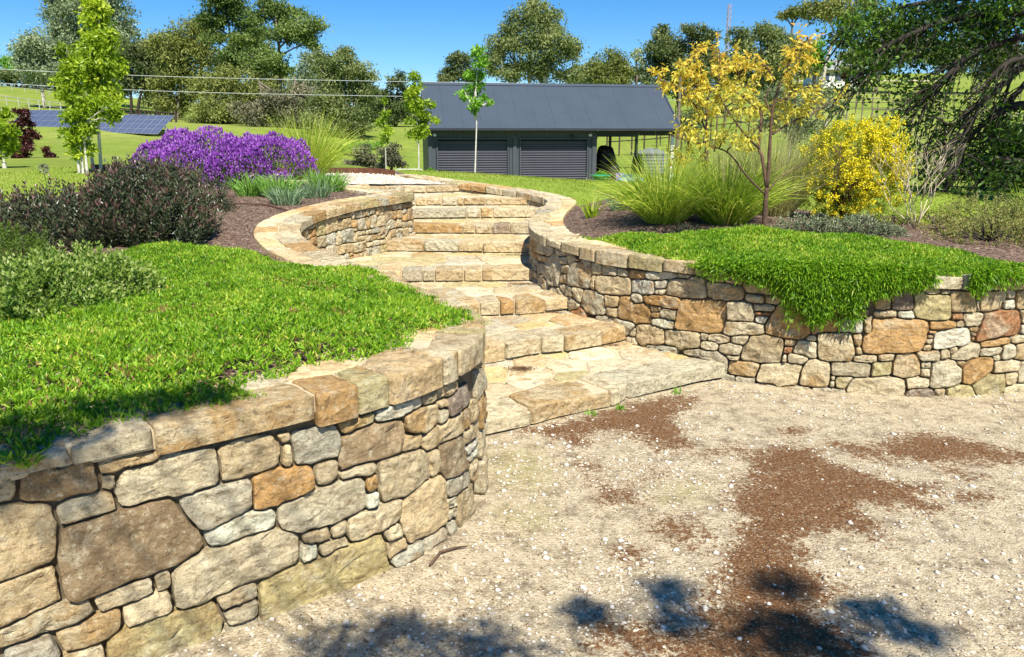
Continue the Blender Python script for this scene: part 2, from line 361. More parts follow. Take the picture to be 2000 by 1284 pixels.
M['clay_road'] = plain('pale_track', (.50, .42, .32), .95, .15, .3)
# ------------------------------------------------------------------ measured layout (metres; stones in mm along and up their wall)
LP = [(-3.2,1.0,0.8),(-2.5,1.36,0.8),(-1.9,1.76,0.8),(-1.47,2.06,0.805),(-1.13,2.3,0.81),(-0.92,2.46,0.81),(-0.73,2.6,0.815),(-0.5,2.8,0.82),(-0.36,2.97,0.82),(-0.235,3.18,0.82),(-0.155,3.45,0.815),(-0.145,3.72,0.81),(-0.2,4.02,0.81),(-0.36,4.38,0.81),(-0.64,4.8,0.81),(-0.95,5.25,0.815),(-1.3,5.8,0.825),(-1.6,6.2,0.86),(-1.83,6.65,0.905),(-1.92,7.05,0.955),(-1.87,7.4,1.0),(-1.72,7.75,1.04),(-1.56,8.05,1.065),(-1.43,8.3,1.075),(-1.28,8.62,1.08),(-1.14,8.93,1.085),(-1.17,9.06,1.085),(-1.37,9.3,1.09),(-1.75,9.8,1.1),(-2.15,10.4,1.1),(-2.6,11.0,1.1),(-3.2,11.6,1.1)]
RP = [(-1.95,13.2,1.1),(-1.58,12.6,1.1),(-0.95,11.75,1.065),(-0.45,11.2,1.035),(0.06,10.6,1.0),(0.34,10.15,0.97),(0.45,9.75,0.95),(0.42,9.4,0.93),(0.28,8.8,0.895),(0.2,8.2,0.875),(0.18,7.6,0.87),(0.21,7.2,0.86),(0.31,6.85,0.85),(0.46,6.52,0.84),(0.68,6.2,0.83),(0.9,5.98,0.825),(1.13,5.73,0.825),(1.5,5.4,0.825),(1.82,5.24,0.825),(2.14,5.13,0.825),(2.69,5.0,0.825),(3.14,4.99,0.825),(3.56,5.06,0.825),(4.2,5.3,0.825),(5.2,5.9,0.825)]
STL = """c 2063,707 2068,739 2054,741 1978,741 1972,707 1972,687 1986,674 2036,666 2056,670
b 2270,694 2271,723 2266,743 2197,748 2082,743 2072,694 2068,662 2141,644 2157,636 2267,644 2274,664
t 2465,714 2471,724 2279,740 2282,714 2282,698 2292,692 2327,689 2358,695 2430,694 2446,698
t 2321,661 2324,679 2284,684 2285,661 2282,645 2293,645 2305,636 2321,649
c 2636,629 2628,657 2634,690 2615,698 2546,703 2484,714 2469,707 2440,683 2356,682 2336,674 2329,644 2312,629 2322,596 2322,579 2332,566 2359,562 2445,570 2472,565 2499,554 2629,569 2635,599
c 2311,595 2303,624 2290,634 2160,626 2154,603 2157,595 2157,572 2165,559 2310,564 2316,570 2311,580
b 2538,427 2493,512 2484,549 2464,556 2441,556 2348,551 2323,558 2311,554 2212,551 2159,546 2154,502 2137,447 2137,427 2142,324 2159,309 2213,304 2395,317 2474,314 2553,338 2563,358 2558,383 2561,405
t 2148,545 2153,556 2145,577 2143,630 2081,645 2061,655 1991,660 1968,678 1959,664 1942,545 1932,438 1993,434 2108,442 2119,447 2129,454 2138,479
t 2128,358 2126,429 2092,431 1927,420 1917,358 1910,299 1913,287 1940,279 2097,307 2117,306 2131,312
c 2210,253 2205,296 2133,299 2094,296 1970,272 1904,269 1904,253 1901,237 1905,222 1971,214 2055,220 2103,216 2162,224 2216,239
c 2386,270 2388,288 2382,304 2218,296 2216,279 2220,270 2227,239 2238,236 2333,240 2386,254
t 2444,277 2441,286 2448,300 2443,305 2432,306 2397,305 2394,303 2400,277 2397,249 2411,246 2436,246
c 2438,198 2438,236 2406,236 2387,245 2331,228 2299,226 2295,220 2294,198 2295,159 2329,159 2436,161
t 2284,178 2284,224 2273,229 2206,223 2198,218 2104,206 2099,197 2108,178 2117,154 2119,136 2183,129 2193,132 2212,129 2241,135 2276,154
g 2105,153 2098,166 2087,208 1970,204 1959,160 1962,153 1962,132 1956,122 1975,106 2055,96 2069,97 2093,112 2106,130 2109,145
t 2123,169 2119,173 2115,169 2119,165
y 2596,60 2571,145 2483,146 2441,154 2305,148 2285,146 2267,138 2248,128 2234,114 2235,60 2215,41 2216,21 2307,-26 2321,-31 2364,-31 2458,-26 2545,-28 2566,-22 2588,7
c 2223,80 2224,116 2217,121 2176,118 2113,124 2102,109 2077,88 2076,80 2077,73 2089,60 2147,34 2200,37 2221,61
g 2733,491 2738,525 2736,550 2650,553 2638,558 2618,553 2521,546 2502,541 2504,514 2514,491 2554,421 2571,412 2631,420 2720,439 2731,458
p 2811,381 2808,416 2753,421 2726,430 2628,408 2581,404 2569,393 2570,381 2574,357 2585,348 2627,337 2674,345 2800,349 2809,358
c 2890,244 2896,266 2891,288 2811,338 2669,334 2626,325 2572,341 2550,324 2472,304 2452,287 2452,265 2444,244 2449,222 2447,176 2465,159 2560,154 2653,164 2756,157 2849,169 2883,179 2889,200
c 2720,124 2720,138 2728,147 2683,154 2582,146 2589,124 2599,95 2622,92 2721,104
c 2718,60 2721,90 2714,94 2675,86 2614,81 2605,78 2607,60 2608,37 2630,32 2651,35 2664,31 2713,34 2718,38
g 2713,-3 2716,23 2679,24 2662,20 2603,24 2600,8 2591,-3 2587,-23 2624,-31 2712,-21 2718,-16
y 3250,74 3235,173 3191,178 3148,176 3100,179 3060,170 3036,173 2977,163 2957,166 2924,160 2864,161 2756,146 2732,126 2729,74 2725,-8 2774,-18 2986,-24 3256,-6 3266,20 3253,48
t 2850,632 2850,654 2835,671 2828,690 2819,696 2712,704 2650,693 2641,686 2639,663 2647,632 2647,593 2641,578 2644,567 2694,561 2742,562 2829,574 2839,580
t 2886,674 2887,688 2839,692 2847,674 2860,654 2886,658
t 2888,601 2885,646 2876,646 2864,643 2857,601 2847,571 2876,564 2883,564 2890,574
o 2963,495 2961,529 2956,540 2912,548 2898,556 2879,553 2854,558 2841,566 2784,559 2747,549 2746,495 2745,464 2737,449 2738,437 2753,432 2804,430 2810,424 2836,435 2885,439 2953,451 2966,459
g 3076,617 3078,626 3059,678 2902,686 2897,676 2895,655 2898,617 2902,592 2899,571 2902,562 2964,547 3062,554 3076,580
t 3058,498 3061,522 3055,537 3051,541 3030,541 2983,539 2972,535 2974,498 2978,459 3002,452 3055,459 3061,485 3055,494
y 3225,661 3231,669 3226,684 3210,686 3162,680 3082,681 3072,676 3076,661 3082,640 3094,631 3220,647
p 3475,663 3473,686 3326,691 3237,686 3242,674 3239,663 3232,651 3245,641 3285,634 3354,632 3367,632 3371,637 3394,642 3462,641 3478,650
t 3568,662 3569,684 3564,686 3490,689 3486,662 3497,641 3550,636 3571,640
t 3746,659 3745,675 3738,682 3729,686 3686,686 3577,686 3579,659 3582,643 3589,636 3657,634 3661,629 3684,629 3743,635
t 3651,610 3654,623 3622,623 3615,626 3587,624 3592,610 3597,596 3650,591
c 3655,556 3653,580 3604,586 3596,583 3594,556 3590,533 3591,529 3602,529 3660,532
d 3891,580 3891,613 3886,624 3876,631 3786,634 3752,633 3739,622 3724,618 3705,621 3662,616 3664,580 3672,535 3690,532 3795,532 3803,527 3813,532 3873,530 3891,547
t 3585,582 3588,592 3578,619 3569,626 3506,628 3486,633 3429,628 3394,631 3377,627 3382,613 3381,582 3394,554 3444,539 3458,539 3486,522 3498,522 3578,533
b 3380,558 3373,572 3366,617 3276,623 3244,628 3238,634 3222,636 3154,626 3099,624 3086,614 3086,584 3074,558 3064,542 3069,527 3069,494 3203,492 3237,486 3350,489 3366,543
t 3475,505 3480,511 3458,528 3419,532 3383,546 3374,534 3364,505 3359,481 3430,474 3460,476
t 3801,477 3800,507 3793,521 3676,520 3667,525 3660,521 3606,518 3564,521 3489,508 3474,477 3489,445 3514,436 3566,434 3597,444 3630,436 3719,429 3790,433 3800,446 3804,461
b 3871,472 3874,490 3868,514 3826,521 3809,519 3814,472 3817,448 3803,427 3845,425 3871,426
t 3985,482 3986,506 3976,521 3896,543 3879,523 3884,482 3884,427 3899,427 3945,430 3961,434 3978,456
c 3225,463 3226,478 3180,481 3069,480 3069,463 3072,455 3156,447 3178,438 3198,439 3226,448
o 3228,399 3226,431 3215,433 3198,428 3180,429 3179,399 3180,370 3201,366 3231,372
t 3503,386 3496,426 3470,456 3459,463 3380,465 3347,475 3254,476 3237,471 3240,386 3241,374 3237,360 3246,306 3338,300 3355,290 3489,319 3503,328 3508,342
t 3580,372 3584,376 3581,415 3573,423 3510,426 3507,420 3514,372 3519,339 3510,317 3558,314 3569,317 3576,327
b 3791,336 3786,345 3788,354 3780,371 3773,413 3763,418 3704,418 3601,431 3582,430 3592,406 3594,378 3590,336 3584,314 3594,305 3614,269 3680,256 3805,246 3826,249
t 3994,381 3984,426 3977,433 3944,418 3849,414 3782,417 3790,381 3794,360 3811,355 3887,342 3958,342 3991,332 3996,341
p 3978,316 3974,324 3960,329 3887,330 3885,334 3799,343 3809,316 3819,301 3936,291 3969,292 3979,298
p 3976,266 3975,279 3823,291 3822,282 3834,266 3848,254 3918,252 3976,237
c 3958,194 3958,218 3942,236 3851,243 3832,240 3830,232 3846,194 3852,184 3851,161 3877,150 3884,141 3911,139 3946,139 3954,150
g 3833,204 3818,231 3806,236 3717,241 3634,254 3619,248 3624,204 3624,183 3638,176 3702,164 3728,167 3816,156 3838,158 3841,181
c 3706,140 3704,153 3628,168 3621,167 3622,140 3623,124 3654,122 3699,110
c 3690,88 3689,104 3619,115 3612,88 3609,80 3617,74 3669,67 3686,61
t 3878,68 3872,138 3865,146 3854,150 3802,146 3716,155 3717,138 3710,110 3701,104 3699,68 3691,49 3696,-6 3744,-11 3848,-6 3871,-1 3878,7
c 3168,371 3168,422 3156,436 3073,443 3064,448 3000,441 2977,449 2936,435 2834,421 2819,407 2822,388 2819,371 2820,353 2827,336 2893,299 3000,297 3024,292 3069,302 3148,310 3163,322
p 3233,327 3228,358 3216,358 3180,355 3177,327 3164,307 3215,297 3233,307
t 3011,264 3006,284 2999,286 2928,289 2902,288 2907,264 2909,249 2921,244 2958,242 2967,237 3000,236 3008,244
c 3078,259 3081,291 3076,291 3019,279 3022,259 3016,232 3076,233
t 3081,201 3076,218 3067,221 3018,220 2995,226 2967,223 2968,201 2969,174 3037,185 3077,184 3084,189
p 2955,203 2958,229 2920,233 2905,244 2899,203 2892,174 2914,172 2958,177
c 3335,243 3345,284 3326,291 3237,296 3213,286 3168,293 3151,301 3095,290 3089,279 3087,243 3085,230 3091,194 3140,186 3199,190 3226,186 3243,192 3314,199 3333,218
t 3613,186 3603,268 3588,294 3578,306 3504,308 3456,303 3365,280 3352,271 3347,256 3347,226 3332,200 3337,186 3344,145 3342,129 3354,119 3368,74 3421,77 3468,69 3591,74 3600,87 3609,117
c 3330,158 3324,191 3296,183 3248,181 3244,178 3249,158 3255,134 3320,129 3331,132
t 3348,90 3346,114 3336,124 3314,118 3262,123 3256,120 3260,90 3261,49 3265,44 3281,59 3330,67 3359,66
g 3448,31 3443,46 3444,63 3401,66 3369,63 3356,55 3280,48 3272,40 3272,31 3280,14 3295,2 3421,1 3436,2
g 3600,28 3596,49 3586,60 3576,61 3457,56 3454,42 3459,28 3452,13 3451,-3 3480,-4 3596,-1 3603,4
g 3680,28 3680,48 3675,54 3622,60 3602,71 3597,67 3597,60 3609,43 3612,28 3615,-1 3659,-9 3680,-8 3684,-4""".splitlines()
STR = """c 7261,721 7261,759 7234,771 7190,771 6930,764 6899,755 6892,721 6887,666 7050,674 7139,684 7178,676 7193,684 7233,689 7251,703
c 7518,744 7519,755 7512,764 7469,773 7445,774 7328,771 7320,764 7319,744 7325,726 7380,709 7418,715 7422,711 7501,727 7524,734
t 7136,635 7156,660 7151,672 7050,663 6941,661 6920,656 6909,646 6910,635 6924,604 6935,596 6956,596 7039,607 7101,604
g 7093,537 7090,589 7053,596 6925,583 6902,537 6892,517 6894,484 6902,476 6940,472 6973,487 7064,499 7086,509
g 7428,562 7421,622 7408,651 7381,690 7354,708 7337,711 7307,724 7275,715 7261,704 7251,686 7239,680 7174,663 7124,607 7107,595 7102,579 7104,562 7105,528 7097,508 7106,491 7172,458 7206,432 7275,422 7418,444 7425,462 7418,518 7418,548
c 7533,681 7531,721 7390,697 7399,681 7417,659 7421,640 7468,650 7535,654
c 7655,706 7641,740 7547,758 7529,756 7529,747 7542,720 7541,706 7547,662 7561,662 7590,642 7624,672 7655,693
d 7730,717 7731,721 7718,726 7660,736 7662,717 7667,708 7667,696 7673,694
c 7583,608 7585,631 7581,638 7568,648 7544,651 7516,640 7432,632 7434,608 7436,578 7441,572 7454,571 7529,572 7574,581 7581,586
t 7571,524 7574,564 7570,571 7530,561 7436,558 7429,554 7430,524 7429,477 7489,487 7562,491 7570,495
g 7870,592 7873,619 7868,663 7852,709 7839,719 7761,721 7748,720 7725,703 7674,684 7649,679 7628,664 7597,634 7594,592 7582,577 7582,489 7622,479 7667,489 7793,484 7868,503
c 7981,671 7976,704 7968,714 7871,716 7862,714 7875,687 7877,671 7886,622 7900,621 7977,629 7984,660
c 8141,670 8135,701 8000,711 7985,711 7992,670 7989,632 8000,629 8124,637 8138,647
c 8245,670 8240,689 8234,696 8164,701 8150,701 8147,696 8152,670 8149,645 8153,642 8195,641 8230,642 8240,646 8246,655
o 8420,673 8423,682 8415,706 8390,708 8261,696 8252,690 8257,673 8254,648 8267,636 8408,651 8420,656
p 8685,693 8689,720 8659,726 8600,726 8446,714 8427,705 8431,693 8434,682 8432,657 8502,653 8612,674 8638,675
c 8810,713 8819,719 8820,726 8762,726 8708,726 8699,724 8699,713 8696,696 8790,702 8801,703
t 7918,551 7918,614 7881,611 7880,551 7879,502 7882,494 7900,494 7923,495 7918,516
t 8271,555 8266,623 8253,636 8216,631 8152,630 8144,634 8124,626 7956,616 7929,608 7930,555 7932,504 7969,484 8004,474 8042,482 8102,482 8148,487 8174,484 8239,499 8278,502 8270,539
p 8511,585 8508,607 8498,640 8487,646 8442,641 8422,648 8406,638 8379,639 8292,628 8280,620 8282,585 8282,524 8354,535 8402,524 8412,530 8495,544 8511,550
p 8611,628 8621,658 8618,663 8608,663 8512,644 8510,639 8515,628 8521,598 8524,594 8537,594 8581,597 8596,602
c 8596,567 8596,587 8590,588 8522,583 8522,567 8519,560 8522,548 8527,546 8595,552
t 8951,627 8933,704 8926,718 8839,720 8825,716 8795,690 8702,684 8644,671 8632,658 8622,627 8605,590 8613,554 8700,554 8746,546 8758,554 8868,562 8951,577
t 9228,638 9223,665 9215,677 9201,686 9128,691 9091,699 9002,693 8944,696 8960,638 8965,588 9018,571 9079,579 9110,576 9122,582 9181,586 9221,596
c 7641,434 7631,443 7626,468 7571,483 7471,474 7440,466 7429,446 7440,434 7478,406 7530,384 7648,392 7643,415 7646,424
c 7769,426 7766,443 7781,473 7668,479 7651,476 7640,465 7642,448 7652,438 7657,426 7655,415 7660,384 7731,362 7741,355 7748,357 7766,404 7771,408
c 7196,408 7194,433 7104,480 7092,496 7050,484 6979,478 6966,474 6947,456 6930,408 6930,381 6939,370 7025,334 7034,334 7188,342 7195,354
c 7516,378 7475,396 7428,434 7420,434 7373,423 7329,421 7279,409 7254,390 7252,378 7252,365 7257,353 7277,346 7382,334 7502,341 7516,351
c 7733,328 7731,350 7666,373 7631,381 7532,375 7520,338 7522,328 7525,309 7532,301 7594,265 7608,264 7620,264 7639,284 7704,294 7731,317
c 8028,386 8024,436 8013,460 7972,471 7944,486 7932,486 7911,483 7848,486 7795,474 7777,437 7782,409 7769,386 7755,341 7766,329 7792,327 7839,292 7932,286 7949,297 8004,302 8041,311 8043,327 8036,372
t 8163,428 8166,474 8156,476 8111,470 8024,468 8037,428 8039,389 8041,382 8049,379 8130,382 8150,386 8163,402
t 8160,338 8156,353 8156,378 8128,370 8049,369 8046,363 8052,338 8055,310 8065,304 8088,304 8100,307 8157,304 8163,308
o 8478,378 8473,442 8460,453 8439,458 8414,456 8338,438 8320,441 8297,453 8262,485 8246,489 8177,474 8174,408 8167,378 8174,301 8197,297 8312,296 8328,291 8339,279 8350,279 8358,287 8376,294 8486,310 8493,326 8493,344 8480,363
c 8404,488 8404,506 8397,516 8352,524 8329,518 8292,516 8290,499 8282,488 8293,466 8306,456 8337,449 8403,464
o 8743,499 8749,531 8728,541 8697,544 8598,543 8504,534 8411,517 8414,499 8414,482 8437,469 8465,461 8569,462 8576,457 8613,454 8722,459 8735,470
t 8576,431 8569,449 8562,451 8530,448 8487,451 8482,449 8485,431 8486,405 8492,404 8523,409 8534,415 8561,416
t 8724,411 8726,441 8723,448 8690,449 8613,443 8586,446 8585,424 8574,418 8570,411 8582,382 8597,374 8642,377 8714,370 8721,374
o 8570,383 8563,405 8558,406 8499,396 8490,391 8489,383 8495,360 8523,367 8541,366 8541,370 8565,369 8573,375
p 8708,332 8711,342 8706,361 8638,366 8577,366 8574,361 8561,359 8505,353 8502,332 8505,311 8625,296 8695,306 8711,312
o 9103,438 9111,516 9105,561 9081,569 9047,563 9005,564 8962,573 8947,565 8886,553 8763,543 8736,438 8732,380 8719,354 8720,330 8732,311 8885,319 8921,316 9000,319 9076,334 9088,349 9093,366
t 8618,217 8616,289 8589,288 8491,301 8384,283 8353,271 8349,258 8361,242 8359,217 8355,179 8359,166 8390,125 8432,122 8454,124 8483,150 8557,156 8605,167 8623,175
t 8926,238 8915,296 8908,308 8748,304 8625,284 8627,238 8632,178 8680,174 8727,179 8759,157 8776,157 8791,159 8804,170 8825,177 8912,196 8925,208
c 8348,206 8351,246 8343,251 8338,250 8319,225 8314,226 8314,219 8302,206 8282,178 8319,177 8343,178
c 8373,136 8351,163 8330,166 8273,166 8267,163 8264,136 8264,120 8277,109 8345,109 8368,109 8373,113 8378,124
c 8978,285 8977,309 8961,309 8929,309 8926,290 8930,285 8929,269 8934,257 8951,262 8978,264
c 9150,293 9148,316 9128,316 9098,325 8991,309 8989,293 8991,268 9053,269 9072,259 9145,278 9151,285
c 9068,227 9071,234 9068,247 9057,256 9041,259 8987,256 8937,247 8936,227 8937,207 8941,202 8976,194 9058,204 9066,208
r 7833,259 7821,292 7804,309 7761,320 7743,316 7711,286 7657,276 7637,270 7626,259 7642,239 7675,214 7705,214 7818,219 7834,232
g 8322,247 8338,265 8327,281 8284,286 8177,286 8170,293 8070,293 8033,298 8012,291 7959,287 7947,268 7974,247 8039,224 8170,202 8255,166 8283,195
g 8751,125 8750,152 8739,163 8714,166 8652,163 8584,154 8561,146 8480,138 8467,125 8461,110 8470,96 8496,89 8598,89 8716,104 8744,112
g 9151,133 9146,146 9122,166 9073,192 9068,198 9046,191 8982,183 8933,188 8838,168 8800,155 8802,133 8979,126 9035,117 9150,61 9148,120
c 9238,227 9244,252 9237,259 9168,268 9160,273 9140,263 9084,250 9079,243 9080,227 9077,202 9117,184 9220,194 9228,198
c 9230,167 9230,181 9202,181 9138,176 9127,173 9134,167 9158,149 9230,158
t 9364,97 9371,130 9368,141 9298,151 9162,139 9159,107 9162,97 9160,54 9186,46 9219,44 9338,46 9350,50 9355,78
g 9205,6 9206,27 9201,36 9156,38 9153,41 9117,33 9101,17 9102,6 9104,-10 9114,-22 9186,-24 9213,-24
g 9353,9 9348,36 9334,36 9224,34 9215,30 9217,9 9222,-16 9227,-21 9246,-21 9296,-15 9330,-16 9353,2
c 9276,303 9284,336 9276,339 9164,321 9162,303 9162,285 9166,280 9232,272 9249,265
c 9303,506 9285,568 9262,570 9224,585 9216,580 9117,567 9122,506 9117,444 9124,437 9180,436 9283,444 9304,442 9308,486
c 9383,385 9376,427 9284,433 9135,426 9114,421 9106,385 9100,344 9126,326 9148,326 9270,349 9292,346 9365,359 9383,370
c 9366,609 9361,634 9293,635 9285,639 9246,638 9240,634 9237,609 9235,596 9240,590 9281,579 9363,583
t 9476,610 9486,628 9483,633 9456,639 9372,633 9378,610 9377,589 9388,584 9436,582 9452,574 9473,597
c 9440,550 9446,565 9438,570 9384,576 9370,576 9364,570 9308,569 9296,564 9299,550 9306,523 9433,530
r 9418,507 9420,518 9405,519 9344,516 9314,512 9314,507 9314,496 9358,496 9416,502
p 9394,464 9404,489 9325,486 9319,480 9320,464 9317,452 9323,442 9380,436
t 9421,689 9420,729 9246,731 9224,731 9220,700 9214,689 9235,672 9237,653 9290,647 9359,647 9371,642 9426,647
t 9075,717 9072,729 9015,729 8959,729 8947,724 8951,717 8972,704 8990,704 9014,707 9070,706 9079,711
t 9210,715 9210,726 9175,729 9086,728 9089,715 9093,709 9130,702 9196,698 9206,699
t 9520,687 9516,734 9434,730 9432,687 9434,652 9470,649 9499,636 9523,642
t 9645,685 9638,734 9622,734 9530,733 9527,726 9532,685 9534,640 9589,640 9651,634 9651,666
o 9684,479 9680,492 9683,519 9673,560 9670,598 9663,615 9648,624 9581,629 9521,629 9491,623 9478,588 9459,571 9446,535 9412,479 9392,431 9389,412 9395,395 9394,374 9411,364 9525,349 9590,350 9607,344 9653,354 9658,372 9688,387 9683,424
t 9856,568 9861,596 9822,611 9802,608 9783,611 9695,608 9682,604 9685,568 9689,525 9859,531
b 10042,553 10041,580 10033,586 9987,576 9873,586 9866,579 9866,553 9869,545 9866,527 9876,522 9914,521 10007,524 10030,529 10043,544
t 9815,677 9816,693 9810,707 9808,735 9786,736 9653,733 9649,724 9656,677 9665,647 9665,628 9670,622 9699,619 9821,622 9823,642
t 10006,665 9999,718 9990,736 9920,736 9819,732 9830,665 9835,620 9840,612 9855,612 9874,596 9998,586 10008,592 10013,602
o 9855,462 9851,515 9840,518 9795,518 9695,513 9692,486 9694,462 9696,400 9702,392 9714,391 9742,407 9797,414 9856,416 9859,444
g 10016,466 10011,512 9957,514 9862,509 9867,466 9869,427 9876,421 10002,417 10018,425
t 10068,482 10064,509 10072,538 10061,540 10049,540 10036,524 10022,514 10026,482 10027,455 10037,419 10070,432
t 9515,250 9518,290 9513,335 9500,344 9407,353 9386,360 9367,348 9298,338 9292,328 9287,303 9251,250 9252,237 9239,189 9250,159 9298,162 9367,154 9376,149 9396,157 9508,169 9508,213
t 9596,318 9599,338 9567,339 9524,338 9528,318 9529,297 9570,296 9590,299
r 9579,265 9584,286 9556,286 9529,284 9527,265 9526,239 9575,250
c 9736,282 9733,333 9671,333 9659,341 9616,337 9611,331 9604,302 9594,290 9595,282 9587,257 9591,249 9667,237 9705,219 9742,224 9746,232 9738,254
c 9728,360 9726,377 9702,381 9684,376 9664,360 9664,349 9670,344 9728,341 9731,351
c 9976,309 9948,400 9939,408 9868,411 9858,405 9828,406 9734,392 9740,372 9745,309 9749,264 9763,214 9837,207 9964,222 9971,233 9975,260 9983,271
t 10018,372 10017,408 10003,405 9986,409 9959,406 9969,372 9984,326 10016,329
t 10026,292 10019,317 10014,319 9988,316 9989,292 9992,278 10003,265 10032,272
c 9688,205 9696,213 9667,226 9628,233 9626,236 9581,240 9558,236 9557,205 9562,176 9663,174 9670,189
c 9545,201 9546,231 9526,229 9519,201 9520,175 9531,174 9550,177
c 9640,84 9643,110 9658,163 9544,166 9395,146 9382,137 9369,84 9362,54 9361,22 9405,14 9481,12 9510,-8 9552,7 9632,19
c 9838,109 9836,169 9828,191 9820,198 9764,203 9746,214 9705,208 9682,187 9662,144 9654,109 9647,28 9672,19 9718,16 9828,26 9836,48
t 10093,159 10093,197 10083,206 9989,206 9960,211 9841,198 9846,159 9847,122 9855,112 9974,117 9983,116 9998,106 10080,114 10093,122
c 9871,90 9873,103 9866,104 9848,101 9847,90 9853,76 9870,77
c 9871,46 9871,64 9864,66 9848,66 9844,46 9844,28 9852,27 9871,27
y 9965,67 9970,81 9988,101 9983,106 9884,101 9881,67 9884,26 9938,24 9946,28 9956,42
g 9954,-17 9948,4 9937,11 9842,16 9838,19 9835,16 9730,6 9735,-17 9732,-39 9748,-46 9851,-46 9942,-46 9966,-41
c 9724,-21 9721,-2 9715,6 9646,11 9544,-5 9525,-11 9515,-21 9512,-44 9604,-46 9708,-46 9721,-40
g 9503,-21 9500,-14 9479,1 9375,6 9355,-7 9344,-21 9352,-36 9377,-41 9435,-43 9439,-46 9501,-44
o 10419,407 10415,426 10426,468 10418,509 10397,521 10371,526 10261,523 10238,525 10226,531 10202,531 10115,518 10084,524 10074,508 10082,436 10074,422 10030,407 10024,323 10042,284 10068,277 10122,280 10215,296 10249,294 10345,310 10383,323 10403,334
c 10216,556 10213,577 10205,581 10182,581 10107,572 10088,574 10074,570 10075,556 10074,549 10084,538 10104,529 10216,542
p 10323,558 10321,571 10308,588 10280,580 10228,578 10224,574 10226,558 10226,548 10232,539 10270,534 10282,537 10333,535
t 10171,640 10169,663 10173,688 10169,694 10088,694 10077,678 10077,640 10082,587 10100,582 10172,592
d 10313,649 10303,686 10303,705 10298,711 10273,711 10192,704 10184,690 10179,662 10182,649 10184,597 10189,591 10209,592 10221,586 10277,592 10315,603
y 10551,615 10546,660 10533,693 10518,696 10395,693 10374,708 10354,715 10323,708 10314,697 10327,615 10328,604 10319,591 10337,561 10338,549 10347,541 10428,526 10464,526 10558,534 10560,564
c 10471,722 10474,732 10386,741 10372,737 10372,722 10396,704 10417,704 10472,707
c 10543,717 10548,724 10491,731 10482,730 10484,717 10484,706 10487,704 10516,704 10517,707 10538,703
t 10713,650 10698,686 10686,695 10676,717 10582,724 10558,723 10552,715 10551,703 10544,696 10557,650 10561,613 10573,579 10631,585 10667,582 10722,589
c 10729,709 10728,720 10712,721 10687,721 10686,712 10690,709 10700,694 10724,697
c 10733,674 10734,689 10710,686 10714,674 10720,660 10730,659 10736,663
p 10740,620 10738,651 10735,651 10724,648 10729,620 10739,586 10746,586
t 10921,658 10925,667 10926,697 10908,721 10896,723 10739,719 10747,658 10752,615 10760,587 10790,582 10902,599
c 10985,698 10984,723 10964,724 10920,724 10936,698 10940,682 10937,671 10947,669 10989,673
p 10998,628 10991,663 10962,658 10932,658 10927,634 10922,628 10918,604 10933,599 10962,599 11003,600
t 11130,660 11118,722 11004,724 10994,720 11004,660 11014,607 11039,592 11061,597 11120,596 11138,602 11138,631
r 10646,552 10639,572 10626,574 10620,570 10576,569 10572,566 10572,552 10570,532 10577,531 10640,534
c 10776,533 10777,573 10726,578 10652,568 10657,551 10654,533 10667,512 10676,484 10761,489
o 10598,492 10596,517 10584,521 10542,521 10509,515 10434,516 10434,492 10437,469 10445,464 10479,464 10490,457 10588,477 10600,483
c 10658,502 10648,525 10607,520 10610,502 10613,482 10622,481 10660,484 10663,490
p 10711,404 10691,473 10657,474 10574,466 10503,448 10482,436 10474,404 10469,341 10479,331 10551,336 10603,352 10658,356 10691,372 10716,378 10710,392
o 10478,445 10484,450 10480,452 10460,454 10429,453 10432,445 10435,436 10456,438 10471,432
c 10466,416 10466,422 10446,426 10429,425 10427,416 10429,407 10444,406 10464,407
c 10460,381 10461,394 10456,396 10424,396 10422,381 10422,368 10440,366 10458,368
t 10458,338 10458,356 10438,356 10417,353 10415,338 10407,326 10417,319 10460,322
c 10756,464 10761,476 10736,476 10702,472 10705,464 10709,452 10743,449 10751,450
d 10743,432 10741,440 10722,441 10712,441 10715,432 10721,422 10739,421
r 10738,397 10741,408 10736,411 10719,411 10722,397 10727,379 10735,382
r 11063,489 11051,548 11040,576 11028,586 10930,589 10910,593 10901,588 10789,571 10789,540 10772,489 10772,476 10752,424 10749,382 10779,382 10834,397 10972,414 10991,409 11042,419 11060,427 11066,442
c 11154,542 11143,593 11113,585 11047,583 11065,542 11071,496 11123,494 11148,494 11158,501 11160,514
p 11171,456 11166,492 11145,483 11078,486 11074,476 11080,456 11075,424 11161,430 11171,436
p 11183,391 11178,424 11134,416 11067,415 11054,408 11020,406 11002,400 11004,391 11007,373 11017,366 11042,361 11060,366 11110,367 11178,375 11185,382
o 10995,370 10996,380 10988,399 10975,404 10900,390 10825,384 10789,370 10797,341 10925,349
c 10786,307 10786,341 10778,368 10757,371 10705,366 10662,351 10646,339 10647,331 10632,307 10602,287 10597,275 10602,265 10640,254 10694,255 10710,249 10751,269 10786,274
c 10628,324 10633,328 10636,346 10590,339 10582,334 10587,330 10586,324 10593,294 10621,309 10628,318
t 10580,294 10576,325 10570,331 10527,322 10529,294 10529,262 10532,259 10558,265 10584,264 10588,287
c 10518,284 10515,319 10496,321 10470,320 10458,310 10414,308 10392,315 10369,309 10362,302 10374,284 10402,251 10408,249 10473,250 10481,246 10511,252 10516,257 10520,270
c 10941,309 10944,340 10805,329 10797,324 10797,309 10799,281 10823,279 10866,284 10881,279 10899,289 10938,296
c 10946,264 10941,284 10896,278 10891,274 10894,264 10903,256 10904,246 10911,244 10931,246 10932,250 10950,249
c 11048,303 11038,351 11020,353 11000,363 10984,354 10951,343 10957,332 10952,303 10949,288 10956,260 10964,249 11032,254 11041,262 11041,269 11050,282
